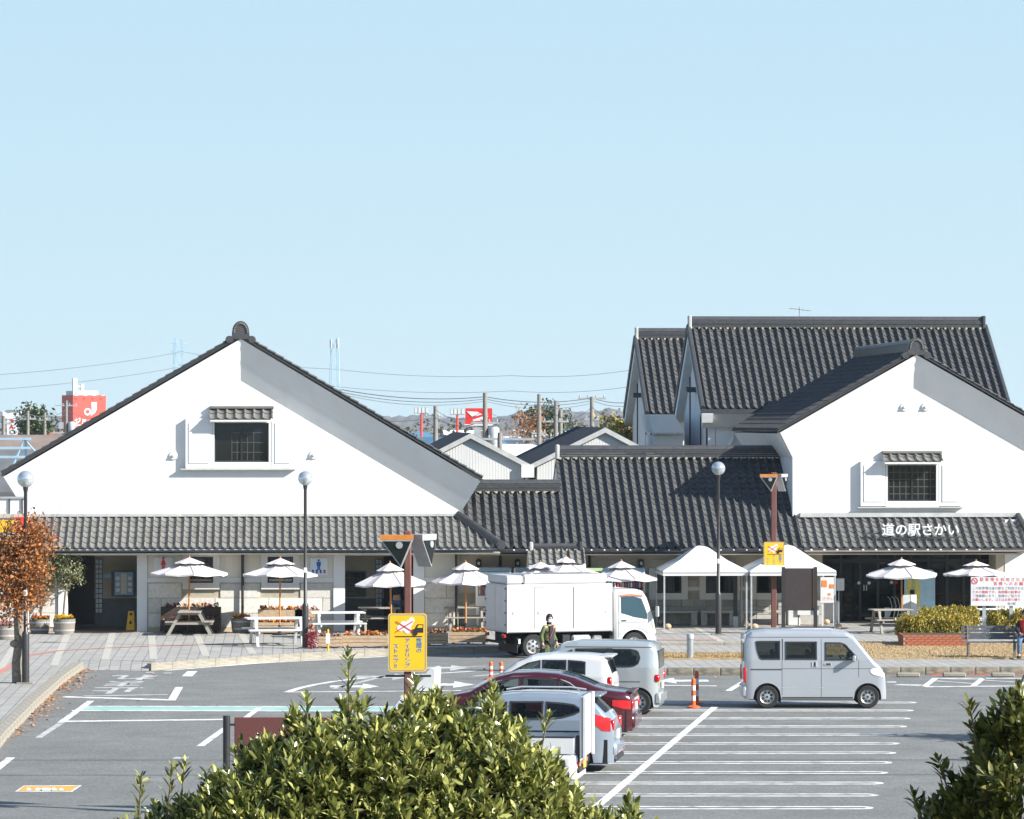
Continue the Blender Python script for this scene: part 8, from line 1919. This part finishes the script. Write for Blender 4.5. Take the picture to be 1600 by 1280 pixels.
# trees in the town
tree('conifer', 'dark green conifer left of the red building', (P(52, 680, 380).x, 380, 0), [(0, 0, 0), (0, 0, 3), (0, 0, 6)], [.3, .25, .1], [((0, 0, P(0, 652, 380).z), 1.0), ((.2, 0, P(0, 662, 380).z), 1.5), ((-.3, 0, P(0, 672, 380).z), 1.6), ((.9, 0, P(0, 668, 380).z), 1.1)], 1500, .2, 'leaf_evergreen', branches=4)
tree('shade_tree', 'bright green tree beside the left wall of the smaller tall hall', (P(975, 690, 175).x, 175, 0), [(0, 0, 0), (0, 0, 3), (.1, 0, 5.5)], [.2, .17, .1], [((-.5, 0, P(0, 670, 175).z), .8), ((.25, 0, P(0, 680, 175).z), .9), ((.5, 0, P(0, 692, 175).z), .8), ((-.4, 0, P(0, 690, 175).z), .8)], 1900, .09, 'leaf_hedge', branches=6)
tree('bare_tree', 'thin brown winter tree right of the red sign', (P(828, 690, 330).x, 330, 0), [(0, 0, 0), (0, 0, 3), (0, 0, 6)], [.2, .15, .08], [((0, 0, P(0, 662, 330).z), 1.5), ((.6, 0, P(0, 672, 330).z), 1.2), ((-.6, 0, P(0, 676, 330).z), 1.2)], 500, .13, 'leaf_autumn', branches=24)
tree('shade_tree', 'dark tree between the poles in front of the wooded hill', (P(853, 672, 420).x, 420, 0), [(0, 0, 0), (0, 0, 3), (0, 0, 5)], [.3, .25, .1], [((0, 0, P(0, 655, 420).z), 1.8), ((1.2, 0, P(0, 664, 420).z), 1.5), ((-1.2, 0, P(0, 662, 420).z), 1.5)], 1500, .22, 'leaf_evergreen', branches=5)
# things at the far left edge by the pavement
root = thing('railing', 'white railing with dark bars on a raised landing at the left edge', 'railing', (P(14, 800, 127).x, 127, 0), 0); zz = P(0, 803, 127).z; zt = P(0, 776, 127).z
MB().bb((-1.3, -.2, zz - .12), (.52, 1.0, zz)).build('landing', 'plaster_beige', root); MB().bb((-1.2, .9, 0), (.5, 1.0, zz - .12)).build('landing_wall', 'wall_pale', root); MB().bb((-1.3, .02, zz), (.5, .05, zt - .06)).build('screen', 'roof_white', root); MB().bb((-1.3, -.03, zt - .06), (.52, .03, zt)).build('handrail', 'galv', root)
for k in range(5): MB().bb((-1.2 + k * .4, -.02, zz), (-1.17 + k * .4, .02, zt - .06)).build('bar', 'post_dark', root)
for (px, py0, py1, m, lab) in ((10, 813, 832, 'yellow_sign', 'yellow banner hanging at the left edge behind the autumn tree'), (36, 808, 836, 'sign_red', 'red banner panel behind the autumn tree and lamp post')):
    p0 = P(px, py0, 126); z1 = P(0, py1, 126).z; root = thing('banner_sign', lab, 'banner', (p0.x, 126, SW), 0); wv = .25; MB().bb((-wv, -.02, z1 - SW), (wv, .02, p0.z - SW)).build('panel', m, root); MB().bb((-.03, .021, 0), (.03, .06, p0.z - SW)).build('pole', 'galv', root)
root = thing('post_box', 'red box standing behind the autumn tree trunk', 'box', G(13, 988, SW), 0); MB().bb((-.22, -.2, 0), (.22, .2, .62), bev=.05).build('body', 'sign_red', root, 40); MB().bb((-.14, -.21, .42), (.14, -.195, .47)).build('slot', 'ink_black', root)
# overhead line and its poles beside the camera, seen here only by their shadows on the lot
for (x, lab) in ((-34, 'tall line pole left of the parking lot'), (36, 'tall line pole right of the parking lot')):
    root = thing('line_pole', lab, 'utility pole', (x, 71, 0), 0, 'line poles beside the lot'); MB().tube([(0, 0, 0), (0, 0, 17.2)], [.2, .13], 10).build('pole', 'pole_concrete', root, 60); MB().bb((-.1, -3.2, 15.4), (.1, 1.2, 15.55)).build('cross_arm', 'galv', root)
wire('overhead line crossing high above the parking lot', [Vector((-34, 72, 15.6)), Vector((36, 72, 15.6))], .12, .05, 'lines above the lot'); wire('second overhead line crossing high above the parking lot', [Vector((-34, 68.3, 15.6)), Vector((36, 68.3, 15.9))], .12, .055, 'lines above the lot')
tree('shade_tree', 'round tree standing off to the right of the parking lot', (15.5, 86.5, 0), [(0, 0, 0), (0, 0, 1.6), (.1, 0, 3.0)], [.16, .14, .1], [((0, 0, 3.4), .9), ((.5, .2, 3.0), .8), ((-.4, -.2, 2.9), .7), ((.1, 0, 4.2), .55)], 2200, .09, 'leaf_evergreen', branches=8)
# ------------------------------------------------------------------ the air
HAZE = 0.00008
if HAZE:
    hz = MB().bb((-1500, -70, -1.2), (1500, 2950, 42)).build('haze', 'far_ground'); hz.data.materials.clear(); hm = bpy.data.materials.new('haze'); hm.use_nodes = True; MATS['haze'] = hm
    t = hm.node_tree; t.nodes.clear(); oo = t.nodes.new('ShaderNodeOutputMaterial'); pv = t.nodes.new('ShaderNodeVolumePrincipled'); pv.inputs['Color'].default_value = (.80, .92, 1.0, 1); pv.inputs['Density'].default_value = HAZE; pv.inputs['Anisotropy'].default_value = 0.1
    t.links.new(pv.outputs[0], oo.inputs['Volume']); hz.data.materials.append(hm); stuff(hz); tag(hz, 'thin pale haze over the lot and the town', 'haze')

# lettering to meshes
bpy.context.view_layer.update(); dg = bpy.context.evaluated_depsgraph_get()
for (o, m) in TEXTS:
    me = bpy.data.meshes.new_from_object(o.evaluated_get(dg)); me.materials.clear(); me.materials.append(M[m])
    nm = o.name; par = o.parent; mb_ = o.matrix_basis.copy(); o.name = 'old'; q = link(nm, me, par, mb_); cu = o.data; bpy.data.objects.remove(o); bpy.data.curves.remove(cu)
